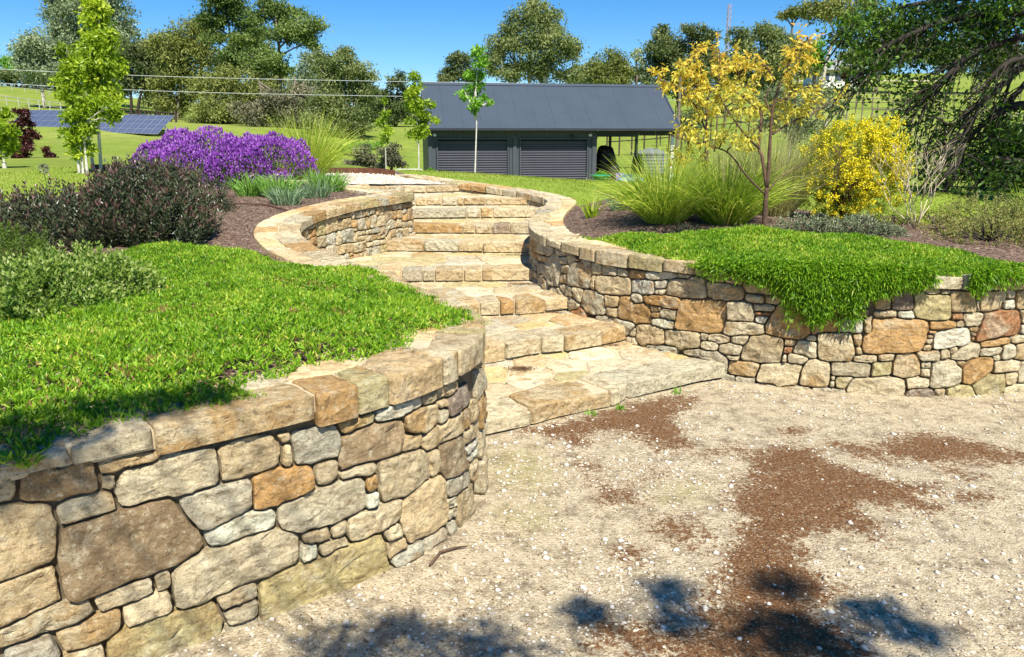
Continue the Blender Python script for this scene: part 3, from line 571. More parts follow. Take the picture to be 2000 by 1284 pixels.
t 11203,299 11188,368 11173,360 11051,353 11059,299 11059,277 11047,254 11074,252 11101,242 11172,239 11205,239 11213,245
c 10126,240 10120,267 10109,269 10058,263 10039,265 10029,258 9985,254 9982,240 9980,225 9985,219 10048,216 10100,217 10110,224 10126,226
c 10232,260 10236,287 10145,276 10132,270 10134,260 10136,234 10144,232 10228,242 10233,245
y 10226,177 10224,225 10218,231 10150,223 10120,213 10109,214 10104,209 10104,177 10105,128 10110,122 10221,139
t 10400,209 10399,243 10354,298 10344,299 10299,296 10265,286 10253,286 10247,279 10244,248 10234,234 10237,209 10235,142 10308,124 10324,132 10365,137 10406,149 10405,191
c 10471,219 10470,238 10449,239 10412,238 10409,225 10412,219 10412,204 10421,199 10471,199
c 10471,163 10471,186 10454,189 10414,187 10417,163 10414,139 10454,137 10470,137
c 10678,156 10678,176 10672,196 10648,216 10626,251 10595,255 10526,248 10481,233 10481,156 10483,64 10497,60 10601,70 10640,77 10675,89 10685,97
t 10693,231 10701,239 10696,244 10642,243 10649,231 10674,207
o 10899,185 10898,243 10894,255 10874,270 10846,271 10789,266 10735,250 10712,236 10692,214 10684,195 10687,185 10697,93 10758,84 10893,164
c 11098,202 11101,212 11098,232 11072,241 11022,243 10920,236 10909,230 10909,202 10910,184 10902,162 10919,159 11000,164 11027,170 11086,167
c 11234,153 11216,226 11135,231 11115,231 11107,193 11091,160 11095,153 11104,134 11104,101 11109,82 11167,81 11225,82 11242,92 11243,102
c 11093,115 11093,133 11079,159 11074,160 11026,158 10996,150 11009,115 11009,103 11028,64 11093,79 11096,84
c 10328,36 10316,106 10273,121 10206,126 10077,104 10000,96 9985,84 9962,36 9952,17 9974,-35 9993,-46 10046,-46 10170,-46 10251,-35 10288,-24 10306,-13 10316,2
c 10472,93 10470,122 10414,129 10399,135 10320,117 10326,107 10329,93 10336,51 10343,47 10369,57 10440,59 10468,64 10474,78
d 10519,10 10503,45 10496,51 10473,54 10367,46 10340,34 10330,10 10317,-21 10324,-30 10343,-31 10530,-12
t 10589,24 10586,58 10514,53 10517,32 10522,24 10540,-8 10554,-11 10596,-8 10596,8 10588,18
y 10785,27 10761,71 10754,76 10695,81 10663,76 10638,66 10600,56 10599,27 10606,-10 10631,-16 10752,-19 10781,-19 10797,-4
y 11014,64 11000,95 10991,138 10986,149 10974,153 10918,148 10893,150 10877,143 10767,78 10775,64 10797,33 10807,1 10824,-12 10858,-16 10963,-11 10998,13
c 11253,36 11248,70 11112,71 11040,55 11022,47 11016,36 11009,11 11014,-1 11066,-1 11224,9 11246,14 11253,24""".splitlines()
FRONT = {1: [(-0.22,4.2),(-0.15,4.25),(0.11,4.39),(0.32,4.56),(0.67,4.74),(0.79,4.92),(1.48,5.37),(1.6,5.4)],2: [(-0.95,5.0),(-0.2,5.32),(0.08,5.5),(0.22,5.58),(0.41,5.64),(0.69,5.81),(0.92,5.99),(1.05,6.05)],3: [(-1.5,5.95),(-0.27,6.27),(0.09,6.33),(0.46,6.5),(0.6,6.55)],4: [(-2.0,7.15),(-0.83,7.22),(0.2,7.27),(0.35,7.27)],5: [(-1.5,8.45),(-1.25,8.42),(-0.57,8.35),(0.21,8.3),(0.35,8.29)],6: [(-1.3,9.1),(-1.11,9.09),(0.23,9.01),(0.45,9.0)],7: [(-1.6,9.65),(-1.2,9.7),(0.24,9.88),(0.55,9.92)],8: [(-2.1,10.2),(-1.27,10.27),(-0.14,10.36),(0.3,10.4)],9: [(-2.6,10.9),(-1.75,11.22),(-0.93,11.5),(-0.5,11.65)]}
JOINT = {1: [0.386,1.017,1.233],2: [0.66,0.811,1.005,1.312,1.5,1.852],3: [1.114,1.274,1.445,1.571,1.853],4: [0.723,0.958,1.155,1.271,1.546,1.716],5: [0.544,0.923,1.19],6: [0.727,0.865,1.069,1.272],7: [1.048,1.216,1.372],8: [0.558,0.831,0.985,1.18,1.382,1.463,1.753],9: [0.644,0.901,1.108,1.438]}
ZS = [0,0.12,0.255,0.373,0.491,0.608,0.715,0.83,0.923,1.026]
GCL = [[-1.513,2.004],[-1.455,2.047],[-1.367,2.047],[-1.394,2.207],[-1.302,2.315],[-1.193,2.362],[-1.139,2.429],[-1.032,2.459],[-0.898,2.47],[-0.867,2.593],[-0.952,2.734],[-0.861,2.829],[-0.738,2.974],[-0.566,3.048],[-0.43,3.125],[-0.435,3.446],[-0.318,3.595],[-0.134,3.79],[-0.131,3.704],[-0.188,3.965],[-0.378,4.307],[-0.644,4.8],[-0.914,5.257],[-1.063,5.301],[-1.591,5.414],[-1.925,5.781],[-2.224,5.86],[-2.734,5.781],[-2.788,4.893],[-2.585,3.513]]
GCR = [[0.623,6.967],[0.844,6.351],[1.127,5.833],[1.307,5.483],[1.575,5.236],[2.068,5.151],[2.745,5.029],[3.008,4.989],[3.543,4.893],[3.806,5.295],[3.536,5.369],[3.399,5.687],[3.172,5.98],[2.891,6.237],[2.531,6.374],[2.179,6.591],[1.762,6.666],[1.307,6.591],[0.991,6.822],[0.668,6.743]]
LITTER = [[[0.106,4.324],[0.38,4.512],[0.687,4.717],[0.981,4.939],[1.337,4.998],[1.122,4.717],[1.008,4.512],[1.037,4.107],[0.814,4.026],[0.728,4.279],[0.495,4.279],[0.343,4.026],[0.244,4.234]],[[1.208,4.149],[1.364,4.026],[1.517,4.107],[1.709,4.107],[1.741,3.872],[1.916,3.694],[2.011,3.594],[2.171,3.626],[2.001,3.438],[1.992,3.293],[1.85,3.378],[1.676,3.321],[1.654,3.185],[1.561,3.01],[1.494,3.108],[1.322,3.083],[1.226,2.987],[1.207,2.809],[1.253,2.668],[1.183,2.575],[1.11,2.522],[1.202,2.373],[1.204,2.268],[1.16,2.169],[0.657,2.169],[0.497,2.296],[0.293,2.357],[0.303,2.454],[0.445,2.454],[0.577,2.405],[0.682,2.47],[0.769,2.612],[0.842,2.809],[0.924,2.941],[1.042,3.185],[1.031,3.378],[1.058,3.53],[1.227,3.626],[1.283,3.763],[1.252,3.909]],[[1.878,4.17],[2.086,4.128],[2.344,4.324],[2.579,4.234],[2.717,4.107],[2.841,4.026],[2.934,3.909],[2.719,3.835],[2.628,3.909],[2.378,3.872],[2.17,3.909],[1.897,3.986]],[[0.644,3.238],[0.779,3.265],[0.839,3.083],[0.749,3.01],[0.657,3.034]],[[0.437,3.594],[0.593,3.594],[0.593,3.408],[0.457,3.408]],[[2.323,3.799],[2.498,3.694],[2.329,3.653]],[[2.244,3.53],[2.351,3.453],[2.212,3.402]],[[1.655,4.416],[1.811,4.379],[1.661,4.288]],[[0.736,3.763],[0.851,3.745],[0.752,3.687]],[[1.001,4.018],[1.12,3.994],[1.071,3.921]],[[0.358,3.835],[0.445,3.799],[0.391,3.711]],[[0.455,2.987],[0.526,2.975],[0.495,2.929]]]
MOSS = [[[-0.112,3.986],[0.108,4.066],[0.219,3.763],[0.109,3.53],[-0.045,3.626]],[[-0.042,3.321],[0.132,3.378],[0.138,3.185],[0.023,3.185]],[[0.735,3.594],[0.955,3.626],[0.924,3.438],[0.734,3.438]]]
SHADOW = [[1.05,2.71,0.0],[0.6,2.68,0.0],[0.29,2.54,0.0],[0.99,2.43,0.0],[1.06,2.33,0.0],[1.42,2.42,-0.0],[1.33,2.54,0.0],[-0.4,2.43,0.0],[-0.12,2.32,0.0],[-0.55,2.32,0.0],[0.61,2.48,0.0],[-1.07,2.56,0.88],[-1.19,2.45,0.88],[-1.34,2.4,0.88],[-1.47,2.22,0.85],[-1.43,2.06,0.85]]
# ------------------------------------------------------------------ walls: plan curves, with cap height
def catmull(pts, n=14):
    P = [np.array(p, float) for p in pts]; P = [2*P[0]-P[1]]+P+[2*P[-1]-P[-2]]; out = []
    for i in range(1, len(P)-2):
        for k in range(n):
            q = k/n
            out.append(.5*((2*P[i])+(-P[i-1]+P[i+1])*q+(2*P[i-1]-5*P[i]+4*P[i+1]-P[i+2])*q*q+(-P[i-1]+3*P[i]-3*P[i+1]+P[i+2])*q**3))
    out.append(P[-2]); return np.array(out)
class Wall:
    def __init__(s, pts):
        s.C = catmull(pts); s.S = np.r_[0, np.cumsum(np.hypot(*np.diff(s.C[:, :2], axis=0).T))]; s.len = s.S[-1]
        T = np.gradient(s.C[:, :2], s.S, axis=0)
        k = np.ones(9)/9; T = np.stack([np.convolve(np.pad(T[:, i], 4, 'edge'), k, 'valid') for i in (0, 1)], 1)
        s.T = unit(T); s.N = np.stack([s.T[:, 1], -s.T[:, 0]], 1)
    def at(s, q):
        C = [np.interp(q, s.S, s.C[:, i]) for i in range(3)]
        n = np.array([np.interp(q, s.S, s.N[:, 0]), np.interp(q, s.S, s.N[:, 1])]); n = n/np.hypot(*n)
        return np.array(C[:2]), n, C[2]
    def face(s, a, z, d):          # along, height, out of the face (a slight batter)
        p, n, zt = s.at(a); q = p+n*(d+(.41-z)*.03); return np.array([q[0], q[1], z])
    def cap(s, a, tt, d):          # along, inwards, up
        p, n, zt = s.at(a); q = p-n*(tt-.012); return np.array([q[0], q[1], zt+d])
    def side(s, P):                # signed distance: > 0 on the face side, < 0 in the bed
        out = np.empty(len(P)); 
        for i in range(0, len(P), 20000):
            Q = P[i:i+20000]; j = np.argmin((Q[:, None, 0]-s.C[None, ::3, 0])**2+(Q[:, None, 1]-s.C[None, ::3, 1])**2, 1)*3
            d = Q-s.C[j, :2]; out[i:i+20000] = (d*s.N[j]).sum(1)
        return out
WL = Wall(LP); WR = Wall(RP)

# ------------------------------------------------------------------ the lie of the land (thin plate spline through spot heights)
def far(px, py, Y): return ((px-1000)/1511*Y*1.0, Y, 1.7-Y*math.tan(math.atan((py-642)/1511)+math.atan(372/1511)))
spots = []
for W_, q0, q1 in ((WL, 0, WL.len), (WR, 0, WR.len)):
    for q in np.linspace(q0, q1, 16):
        p, n, zt = W_.at(q); p = p-n*.3; spots.append((p[0], p[1], zt-.035))
spots += [(-2.6, 5.6, .90), (-2.65, 7, 1.0), (-3.1, 10.4, 1.08), (-4.5, 10.5, 1.08), (-2.2, 3.7, .835), (-3, 4, .86), (-1.6, 3.6, .835), (-4, 6.5, .97), (-6, 7, 1.02), (-3.2, 8.5, 1.06), (-5, 12, 1.12),
          (-2, 14, 1.12), (2.13, 6.4, .90), (1.5, 7, .93), (3, 7, .90), (4.5, 7.5, .86), (1.0, 8.5, .96), (1.3, 10, 1.0), (3, 9, .88), (3, 12, .78), (.5, 12, 1.03), (0, 14, 1.03), (2, 15, .85), (6, 10, .78), (8, 14, .68), (5, 6.6, .84),
          (-12, 5, 1.0), (12, 5, .7), (-9, 9, 1.08), (11, 9, .7)]
spots += [far(*q) for q in [(850, 339, 18), (1000, 346, 17), (1160, 354, 17), (1000, 372, 26), (860, 368, 26), (1150, 372, 26), (1300, 372, 26), (900, 388, 32), (1200, 388, 32), (1350, 388, 32), (900, 352, 42), (1200, 342, 42), (1350, 335, 42),
    (740, 345, 18), (740, 331, 28), (740, 305, 50), (740, 250, 90), (740, 225, 150), (1230, 290, 62), (1230, 250, 90), (1230, 212, 130), (1000, 250, 90), (1000, 225, 140),
    (1500, 300, 45), (1500, 250, 70), (1500, 205, 100), (1500, 168, 140), (1500, 160, 200), (1850, 378, 14), (1850, 352, 22), (1850, 300, 42), (1850, 250, 70), (1850, 200, 105), (1850, 165, 145), (1850, 160, 200), (2200, 330, 30), (2200, 200, 90), (2200, 160, 150), (2200, 157, 200),
    (50, 321, 16), (50, 303, 30), (50, 266, 52), (50, 235, 75), (50, 195, 110), (50, 168, 160), (-250, 300, 30), (-250, 235, 75), (-250, 168, 160), (300, 321, 16), (300, 303, 30), (300, 264, 55), (300, 240, 80), (300, 214, 120), (300, 196, 170),
    (600, 333, 17), (600, 318, 28), (600, 275, 55), (600, 248, 90), (600, 222, 150), (50, 172, 400), (740, 222, 400), (1230, 205, 400), (1850, 158, 400), (1230, 200, 900), (50, 170, 900), (1850, 155, 900), (-250, 170, 900), (2200, 155, 900), (740, 220, 900), (300, 195, 400), (300, 195, 900), (1500, 160, 400), (1500, 158, 900)]]
spots = np.array(spots)
def warp(P): return np.stack([np.arctan2(P[:, 0], np.maximum(P[:, 1], .3))*1.6, np.log(np.hypot(P[:, 0], P[:, 1])+.6)], 1)
def _k(d2): return np.where(d2 > 1e-12, .5*d2*np.log(d2+1e-12), 0)
_A = warp(spots[:, :2]); _n = len(_A)
_K = _k(((_A[:, None]-_A[None])**2).sum(-1))+np.eye(_n)*1e-4; _Pm = np.c_[np.ones(_n), _A]
_w = np.linalg.solve(np.block([[_K, _Pm], [_Pm.T, np.zeros((3, 3))]]), np.r_[spots[:, 2], 0, 0, 0])
def ground(P):
    P = np.atleast_2d(np.asarray(P, float))[:, :2]; out = np.empty(len(P))
    for i in range(0, len(P), 20000):
        q = warp(P[i:i+20000]); out[i:i+20000] = _k(((q[:, None]-_A[None])**2).sum(-1))@_w[:_n]+np.c_[np.ones(len(q)), q]@_w[_n:]
    return out
def gz(x, y): return float(ground([[x, y]])[0])
def on(px, py, Y):            # a spot of ground seen in a given direction, Y metres ahead
    x = (px-1000)/1511*Y*1.0; return np.array([x, Y, gz(x, Y)])
P9 = np.array([[-2.6, 10.9], [-.5, 11.65]])
def corridor(P):
    """inside the staircase and its path, or in front of the walls"""
    return (WL.side(P) > -.14) & (WR.side(P) > -.14)
def behind_top(P): return (P[:, 1] > 11.35+(P[:, 0]+2)*.36)&(P[:,0]>-14)
def isgrass(P):
    x, y = P[:, 0], P[:, 1]
    left = (y > 7.6+.25*np.sin(x*2.1)) & (x < -5.0-.16*(y-8)) | (y > 12.6) & (x < -3.9)
    right = (x > -2.2) & (WR.side(P) < -.36) & (y > 9.15+.5*np.maximum(x-.6, 0)**.7) & (x < 5+.5*(y-9)) 
    return left | right | (y > 15.5) | ((x > 3.6) & (y > 8.9)) | (x < -7) | (x > 6.4)
def grid_sheet(name, xs, ys, keep, mat, kind='structure', zoff=0., smooth=True):
    X, Y = np.meshgrid(xs, ys); P = np.stack([X.ravel(), Y.ravel()], 1); nx = len(xs)
    cx = (X[:-1, :-1]+X[1:, 1:])/2; cy = (Y[:-1, :-1]+Y[1:, 1:])/2
    k = keep(np.stack([cx.ravel(), cy.ravel()], 1))
    i = (np.arange(len(ys)-1)[:, None]*nx+np.arange(nx-1)[None]).ravel()[k]
    F = np.stack([i, i+1, i+nx+1, i+nx], 1); used, inv = np.unique(F, return_inverse=True); F = inv.reshape(F.shape)
    P = P[used]; z = ground(P)+zoff
    o = link(name, mesh_np(name, np.c_[P, z], F, mat, smooth=smooth)); return tag(o, kind=kind)
xs = np.arange(-8, 9.01, .08); ys = np.arange(.4, 18.01, .08)
X1, Y1 = 9.0, 18.0
def up(P): return ~corridor(P) | behind_top(P)
def path_zone(P): return corridor(P) & behind_top(P) & (P[:, 1] < 13.9+.12*P[:, 0]) & (P[:, 0] > -7)
bed = grid_sheet('garden_bed', xs, ys, lambda P: up(P) & ~isgrass(P) & ~path_zone(P), M['mulch'])
lawn = grid_sheet('lawn', xs, ys, lambda P: up(P) & isgrass(P) & ~path_zone(P), M['lawn'])
path = grid_sheet('path', xs, ys, lambda P: up(P) & path_zone(P), M['path'])
# beyond: one polar sheet out to the far hills
az = np.radians(np.linspace(-82, 82, 165)); rr = np.concatenate([np.linspace(6, 40, 40), np.geomspace(41, 1400, 80)])
A, RR = np.meshgrid(az, rr); P = np.stack([(RR*np.sin(A)).ravel(), (RR*np.cos(A)).ravel()], 1)
cxy = P.reshape(len(rr), len(az), 2); cc = (cxy[:-1, :-1]+cxy[1:, 1:]).reshape(-1, 2)/2
k = ~((cc[:, 0] > -7.7) & (cc[:, 0] < 8.7) & (cc[:, 1] < 17.7)) & ~((np.abs(cc[:, 0]) < 9.5) & (cc[:, 1] < 5)) & (cc[:, 1] > .6)
i = (np.arange(len(rr)-1)[:, None]*len(az)+np.arange(len(az)-1)[None]).ravel()[k]
inside = (P[:, 0] > -7.95) & (P[:, 0] < 8.95) & (P[:, 1] < 17.95)
zz = ground(P)-np.where(inside, .05, 0)
zz += np.where(RR.ravel() > 60, .5*np.sin(P[:, 0]*.06)*np.cos(P[:, 1]*.045), 0)
tag(link('hillside', mesh_np('hillside', np.c_[P, zz], np.stack([i, i+1, i+len(az)+1, i+len(az)], 1), M['pasture'], smooth=True)), kind='structure')
# gravel drive in front, with litter and moss masks
gx = np.arange(-1.6, 6.5, .03); gy = np.arange(.9, 6.2, .03)
X, Y = np.meshgrid(gx, gy); P = np.stack([X.ravel(), Y.ravel()], 1)
def mask(polys, soft):
    m = np.zeros(len(P))
    for q in polys:
        d = polydist(P, q); ins = inpoly(P, q); m = np.maximum(m, np.clip(.5+np.where(ins, d, -d)/soft, 0, 1))
    return m
lit = mask(LITTER, .34); moss = mask(MOSS, .25)
z = .006*np.clip(lit*1.5-.4, 0, 1)+.012*np.sin(P[:, 0]*2.1+.7)*np.sin(P[:, 1]*1.7)+np.array([mnoise.noise((a*6, b*6, 0)) for a, b in P])*.006
nx = len(gx); i = (np.arange(len(gy)-1)[:, None]*nx+np.arange(nx-1)[None]).ravel()
tag(link('gravel_drive', mesh_np('gravel_drive', np.c_[P, z], np.stack([i, i+1, i+nx+1, i+nx], 1), M['gravel'], {'litter': ('POINT', lit), 'moss': ('POINT', moss)}, True)), kind='structure')
DRIVE = (P, lit, z)
V = [(-14, -14, -.03), (16, -14, -.03), (16, 6.3, -.03), (-14, 6.3, -.03)]
tag(link('driveway', mesh_np('driveway', V, [[0, 1, 2, 3]], M['gravel'], {'litter': ('POINT', [0]*4), 'moss': ('POINT', [0]*4)})), kind='structure')

# ------------------------------------------------------------------ stones
TONE = dict(c=(.70, .60, .39), p=(.78, .71, .54), t=(.64, .50, .285), g=(.56, .52, .385), o=(.56, .335, .13), r=(.40, .18, .075), b=(.38, .27, .15), y=(.55, .47, .225), d=(.30, .24, .19))
NST = [0]
def stone(name, poly, f, parent, tone, depth=.08, bulge=.012, edge=.012, rough=.006, mat='stone', n=None):
    """a stone with its own outline, rounded arris, uneven face; f maps (a, b, out) to the place"""
    NST[0] += 1; sd_ = NST[0]*3.17
    P = [np.array(p, float) for p in poly]
    ar = sum(P[i][0]*P[(i+1) % len(P)][1]-P[(i+1) % len(P)][0]*P[i][1] for i in range(len(P)))/2
    if ar < 0: P = P[::-1]; ar = -ar
    if ar < 6e-5: return None
    for cut, mx in ((.22, .006),):
        Q = []
        for i in range(len(P)):
            a, b = P[i], P[(i+1) % len(P)]; L = np.linalg.norm(b-a)+1e-9; k = min(cut, mx/L)
            Q += [a+(b-a)*k, b-(b-a)*k]
        P = Q
    P = np.array(P); per = np.r_[0, np.cumsum(np.linalg.norm(np.diff(np.r_[P, P[:1]], axis=0), axis=1))]
    if n is None: n = int(np.clip(per[-1]/.017, 12, 44))
    qs = np.linspace(0, per[-1], n, endpoint=False)
    P = np.stack([np.interp(qs, per, np.r_[P[:, i], P[:1, i]]) for i in (0, 1)], 1)
    c = P.mean(0); r = np.linalg.norm(P-c, axis=1)[:, None]; size = math.sqrt(ar)
    e = min(edge, size*.16); bl = min(bulge, size*.1)
    wob = np.array([mnoise.noise((p[0]*38, p[1]*38, sd_))*.0035+mnoise.noise((p[0]*110, p[1]*110, sd_))*.0018 for p in P])[:, None]
    P = P+(c-P)/r*np.clip(wob, -.3*r, .3*r)
    tilt = rng.normal(0, .05, 2) if mat == 'stone' and depth < .1 else rng.normal(0, .006, 2)
    off = mnoise.noise((sd_, 1.1, 2.2))*(.010 if depth == .08 else .004)
    rings = [(0, -depth), (0, -e*1.0), (e*.16, -e*.30), (e*.75, 0.)]+([(None, .3), (None, .66)] if size < .1 else [(None, .16), (None, .34), (None, .54), (None, .76)])
    chip = np.array([max(0., mnoise.noise((p[0]*26, p[1]*26, sd_+9))-.18) for p in P])*e*2.6
    V = []
    for ri, (ins, d) in enumerate(rings):
        for k in range(n):
            if ins is None: p = P[k]+(c-P[k])*d; dd = bl*(.2+.8*d)
            else: p = P[k]+(c-P[k])*min((ins+(chip[k]*.8 if ri > 1 else 0))/r[k, 0], .4); dd = d-(chip[k] if ri in (1, 2) else chip[k]*.35 if ri == 3 else 0)
            if ri >= 2: dd += rough*(1 if ins is None else .55)*(mnoise.noise((p[0]*13, p[1]*13, sd_))*1.5+(.45-2*abs(mnoise.noise((p[0]*27, p[1]*20, sd_+5))))*.9)
            V.append(f(p[0], p[1], dd+off+(tilt@(p-c) if ri else 0)))
    V.append(f(c[0], c[1], bl*1.1+off+rough*mnoise.noise((c[0]*19, c[1]*19, sd_)))); F = []
    for ri in range(len(rings)-1):
        for k in range(n): F.append((ri*n+k, ri*n+(k+1) % n, (ri+1)*n+(k+1) % n, (ri+1)*n+k))
    b = (len(rings)-1)*n
    for k in range(n): F.append((b+k, b+(k+1) % n, len(V)-1))
    V = np.array(V); o0 = f(c[0], c[1], 0)
    me = mesh_py(name, V-o0, F, M[mat], True)
    ev = np.empty(len(me.edges)*2, np.int32); me.edges.foreach_get('vertices', ev); ev = ev.reshape(-1, 2)
    sh_ = ((ev >= 2*n) & (ev < 3*n)).all(1) | ((ev >= n) & (ev < 2*n)).all(1)
    at_ = me.attributes.new('sharp_edge', 'BOOLEAN', 'EDGE'); at_.data.foreach_set('value', sh_)
    o = link(name, me, parent, o0-(np.array(parent.location) if parent.parent is None else np.array(parent.location)+np.array(parent.parent.location)))
    j = (1+rng.normal(0, .035)*np.array([1, .15, -.9]))*rng.normal(1, .09); col = np.clip(np.array(TONE[tone])*j, .02, .8)
    o.color = (*col, 1); return o
def clip(poly, a, nrm):
    """keep the side of the line through a that nrm points away from"""
    out = []
    for i in range(len(poly)):
        p, q = poly[i], poly[(i+1) % len(poly)]; dp = (p-a)@nrm; dq = (q-a)@nrm
        if dp <= 0: out.append(p)
        if dp*dq < 0: out.append(p+(q-p)*(dp/(dp-dq)))
    return out
def voro(seeds, i, dom):
    poly = [np.array(p, float) for p in dom]
    for j in range(len(seeds)):
        if j != i:
            d = seeds[j]-seeds[i]; poly = clip(poly, (seeds[i]+seeds[j])/2, d)
            if len(poly) < 3: return []
    return poly
def inset(poly, g):
    P = poly; out = [np.array(p) for p in poly]; c = np.mean(P, 0)
    for i in range(len(P)):
        a, b = P[i], P[(i+1) % len(P)]; e = b-a; nn = np.array([e[1], -e[0]])/(np.linalg.norm(e)+1e-9)
        if (c-a)@nn > 0: nn = -nn
        out = clip(out, a-nn*g, nn)
        if len(out) < 3: return []
    return out
def rubble(a0, a1, z0f, z1f, big=.2):
    """squared rubble filling a stretch of wall: boxes split at random, corners pulled about"""
    out = []
    def split(x0, x1, u0, u1):
        w = x1-x0; xm = (x0+x1)/2; h = (u1-u0)*max(.05, z1f(xm)-z0f(xm))
        lim = big*random.uniform(.45, 1.25)
        if (w < lim*1.35 and h < lim*.85) or (w < .09 and h < .09): out.append((x0, x1, u0, u1)); return
        if w > h*random.uniform(1.0, 1.9):
            m = random.uniform(.3, .7); split(x0, x0+w*m, u0, u1); split(x0+w*m, x1, u0, u1)
        else:
            m = random.uniform(.3, .7); split(x0, x1, u0, u0+(u1-u0)*m); split(x0, x1, u0+(u1-u0)*m, u1)
    n = max(1, round((a1-a0)/.55)); e = np.linspace(a0, a1, n+1)
    for i in range(n): split(e[i], e[i+1], 0, 1)
    res = []
    for x0, x1, u0, u1 in out:
        q = []
        for x, u in ((x0+.004, u0), ((x0+x1)/2, u0), (x1-.004, u0), (x1-.004, (u0+u1)/2), (x1-.004, u1), ((x0+x1)/2, u1), (x0+.004, u1), (x0+.004, (u0+u1)/2)):
            zz = z0f(x)+(z1f(x)-z0f(x))*u; zz += (.004 if u == u0 else -.004 if u == u1 else 0)
            q.append((x+random.uniform(-.007, .007), zz+random.uniform(-.006, .006)))
        res.append(q)
    return res
def step_z(p):
    """how high the staircase stands at a place beside a wall (the wall shows above that)"""
    z = 0.
    for k in range(1, 10):
        f = np.array(FRONT[k]); y = np.interp(p[0], f[:, 0], f[:, 1])
        if p[1] > y+.02: z = ZS[k]
    return z
def build_wall(wall, name, loc, label, traced, gaps, capbot, joints, a_from, a_to, depth_cap):
    root = tag(empty(name, (*loc, 0), label, 'wall'), kind='thing'); rl = np.array(root.location)
    # core: a closed ribbon behind the stones, and the mortar bed under the cap
    qs = np.linspace(0, wall.len, 260); V = []; F = []; V2 = []; F2 = []
    for i, q in enumerate(qs):
        p, n, zt = wall.at(q)
        for d, zz in ((-.036, -.15), (-.036, zt-.03), (-.34, zt-.03), (-.34, -.15)):
            x = p+n*d; V.append((x[0], x[1], zz))
        for d, zz in ((-.012, zt-.075), (-.012, zt-.010), (-depth_cap+.015, zt-.010), (-depth_cap+.015, zt-.09)):
            x = p+n*d; V2.append((x[0], x[1], zz))
        if i:
            for k in range(4):
                q4 = (4*i-4+k, 4*i+k, 4*i+(k+1) % 4, 4*i-4+(k+1) % 4); F.append(q4); F2.append(q4)
    F += [(0, 1, 2, 3), tuple(4*(len(qs)-1)+k for k in (3, 2, 1, 0))]; F2 += [(0, 1, 2, 3), tuple(4*(len(qs)-1)+k for k in (3, 2, 1, 0))]
    link('core', mesh_py('core', np.array(V)-rl, F, M['core']), root); link('mortar_bed', mesh_py('mortar_bed', np.array(V2)-rl, F2, M['mortar']), root)
    for ln in traced:
        w = ln.split(); poly = [tuple(float(v)/1000 for v in q.split(',')) for q in w[1:]]
        stone('stone', poly, wall.face, root, w[0], bulge=.004, rough=.0105, edge=.0075)
    tones = 'ccctttttggobpcy'
    for a0, a1 in gaps:
        def z0(x): p, n, zt = wall.at(x); return max(0, step_z(p+n*.12)-.05)
        for poly in rubble(a0, a1, z0, capbot, .19):
            stone('stone', poly, wall.face, root, random.choice(tones), bulge=.006, rough=.010, edge=.010, n=12 if wall is WL and 4.3 < poly[0][0] < 7.2 else None)
    # cap stones: flags cut to the curve, front ones showing their face
    js = list(joints); q = js[0]
    while q > a_from: q -= random.uniform(.22, .42); js.insert(0, q)
    q = js[-1]
    while q < a_to: q += random.uniform(.16, .36); js.append(q)
    D = depth_cap; tb = [D*random.choice([.45, .55, .62, .98 if random.random() < .5 else .5])+random.uniform(-.02, .02) for _ in js]; tb = [min(v, D-.01) for v in tb]
    cells = []
    for (a, b), (t0, t1) in zip(zip(js[:-1], js[1:]), zip(tb[:-1], tb[1:])):
        ov = random.uniform(-.002, .010); k1, k2 = random.uniform(-.012, .012), random.uniform(-.012, .012)
        cells.append((True, [np.array(p) for p in ((a+.004, -ov), ((a+b)/2, -ov+random.uniform(-.004, .004)), (b-.004, -ov), (b-.004, t1-.004), ((a+b)/2, min((t0+t1)/2+k1, D-.01)), (a+.004, t0-.004))]))
    q = js[0]; tf = lambda x: np.interp(x, js, tb)
    while q < js[-1]:
        q2 = min(q+random.uniform(.16, .36), js[-1]); inn = [x for x in js if q < x < q2]
        poly = [(q+.004, tf(q)+.006)]+[(x, tf(x)+.006) for x in inn]+[(q2-.004, tf(q2)+.006), (q2-.004+random.uniform(-.02, .02), D), (q+.004, D)]
        if min(D-tf(q), D-tf(q2)) > .05: cells.append((False, [np.array(p) for p in poly]))
        q = q2
    for fr_, c in cells:
        m = np.mean(c, 0); p, n, zt = wall.at(m[0]); th = max(.05, zt-capbot(m[0])-.004)
        stone('coping_stone', c, wall.cap, root, random.choice('cccctttyog'), depth=th if fr_ else .05, bulge=.002, edge=.009 if fr_ else .005, rough=.004, mat='stone' if fr_ else 'flag')
    return root
def cbL(x): return np.interp(x, [2.03, 2.2, 2.43, 2.66, 2.93, 3.14, 3.29, 3.6, 3.75, 4.05, 5, 7, 9], [.750, .757, .738, .722, .692, .690, .700, .695, .695, .715, .72, .79, .99]) if x < 7.2 else np.interp(x, WL.S, WL.C[:, 2])-.085
def cbR(x): return np.interp(x, [6.77, 7.2, 7.47, 7.74, 7.93, 8.25, 8.59, 8.8, 10.39, 10.6, 12.5], [.768, .780, .782, .730, .724, .704, .736, .735, .75, .73, .74]) if x > 6.7 else np.interp(x, WR.S, WR.C[:, 2])-.085
wall_l = build_wall(WL, 'retaining_wall', (-1.1, 2.3), 'curved dry-stone sandstone wall, nearest, under green groundcover, winding up the left of the steps', STL,
                    [(.05, 1.93), (4.03, WL.len-.05)], cbL, [2.209, 2.442, 2.982, 3.15, 3.294, 3.602, 3.715, 4.048], .05, WL.len-.05, .38)
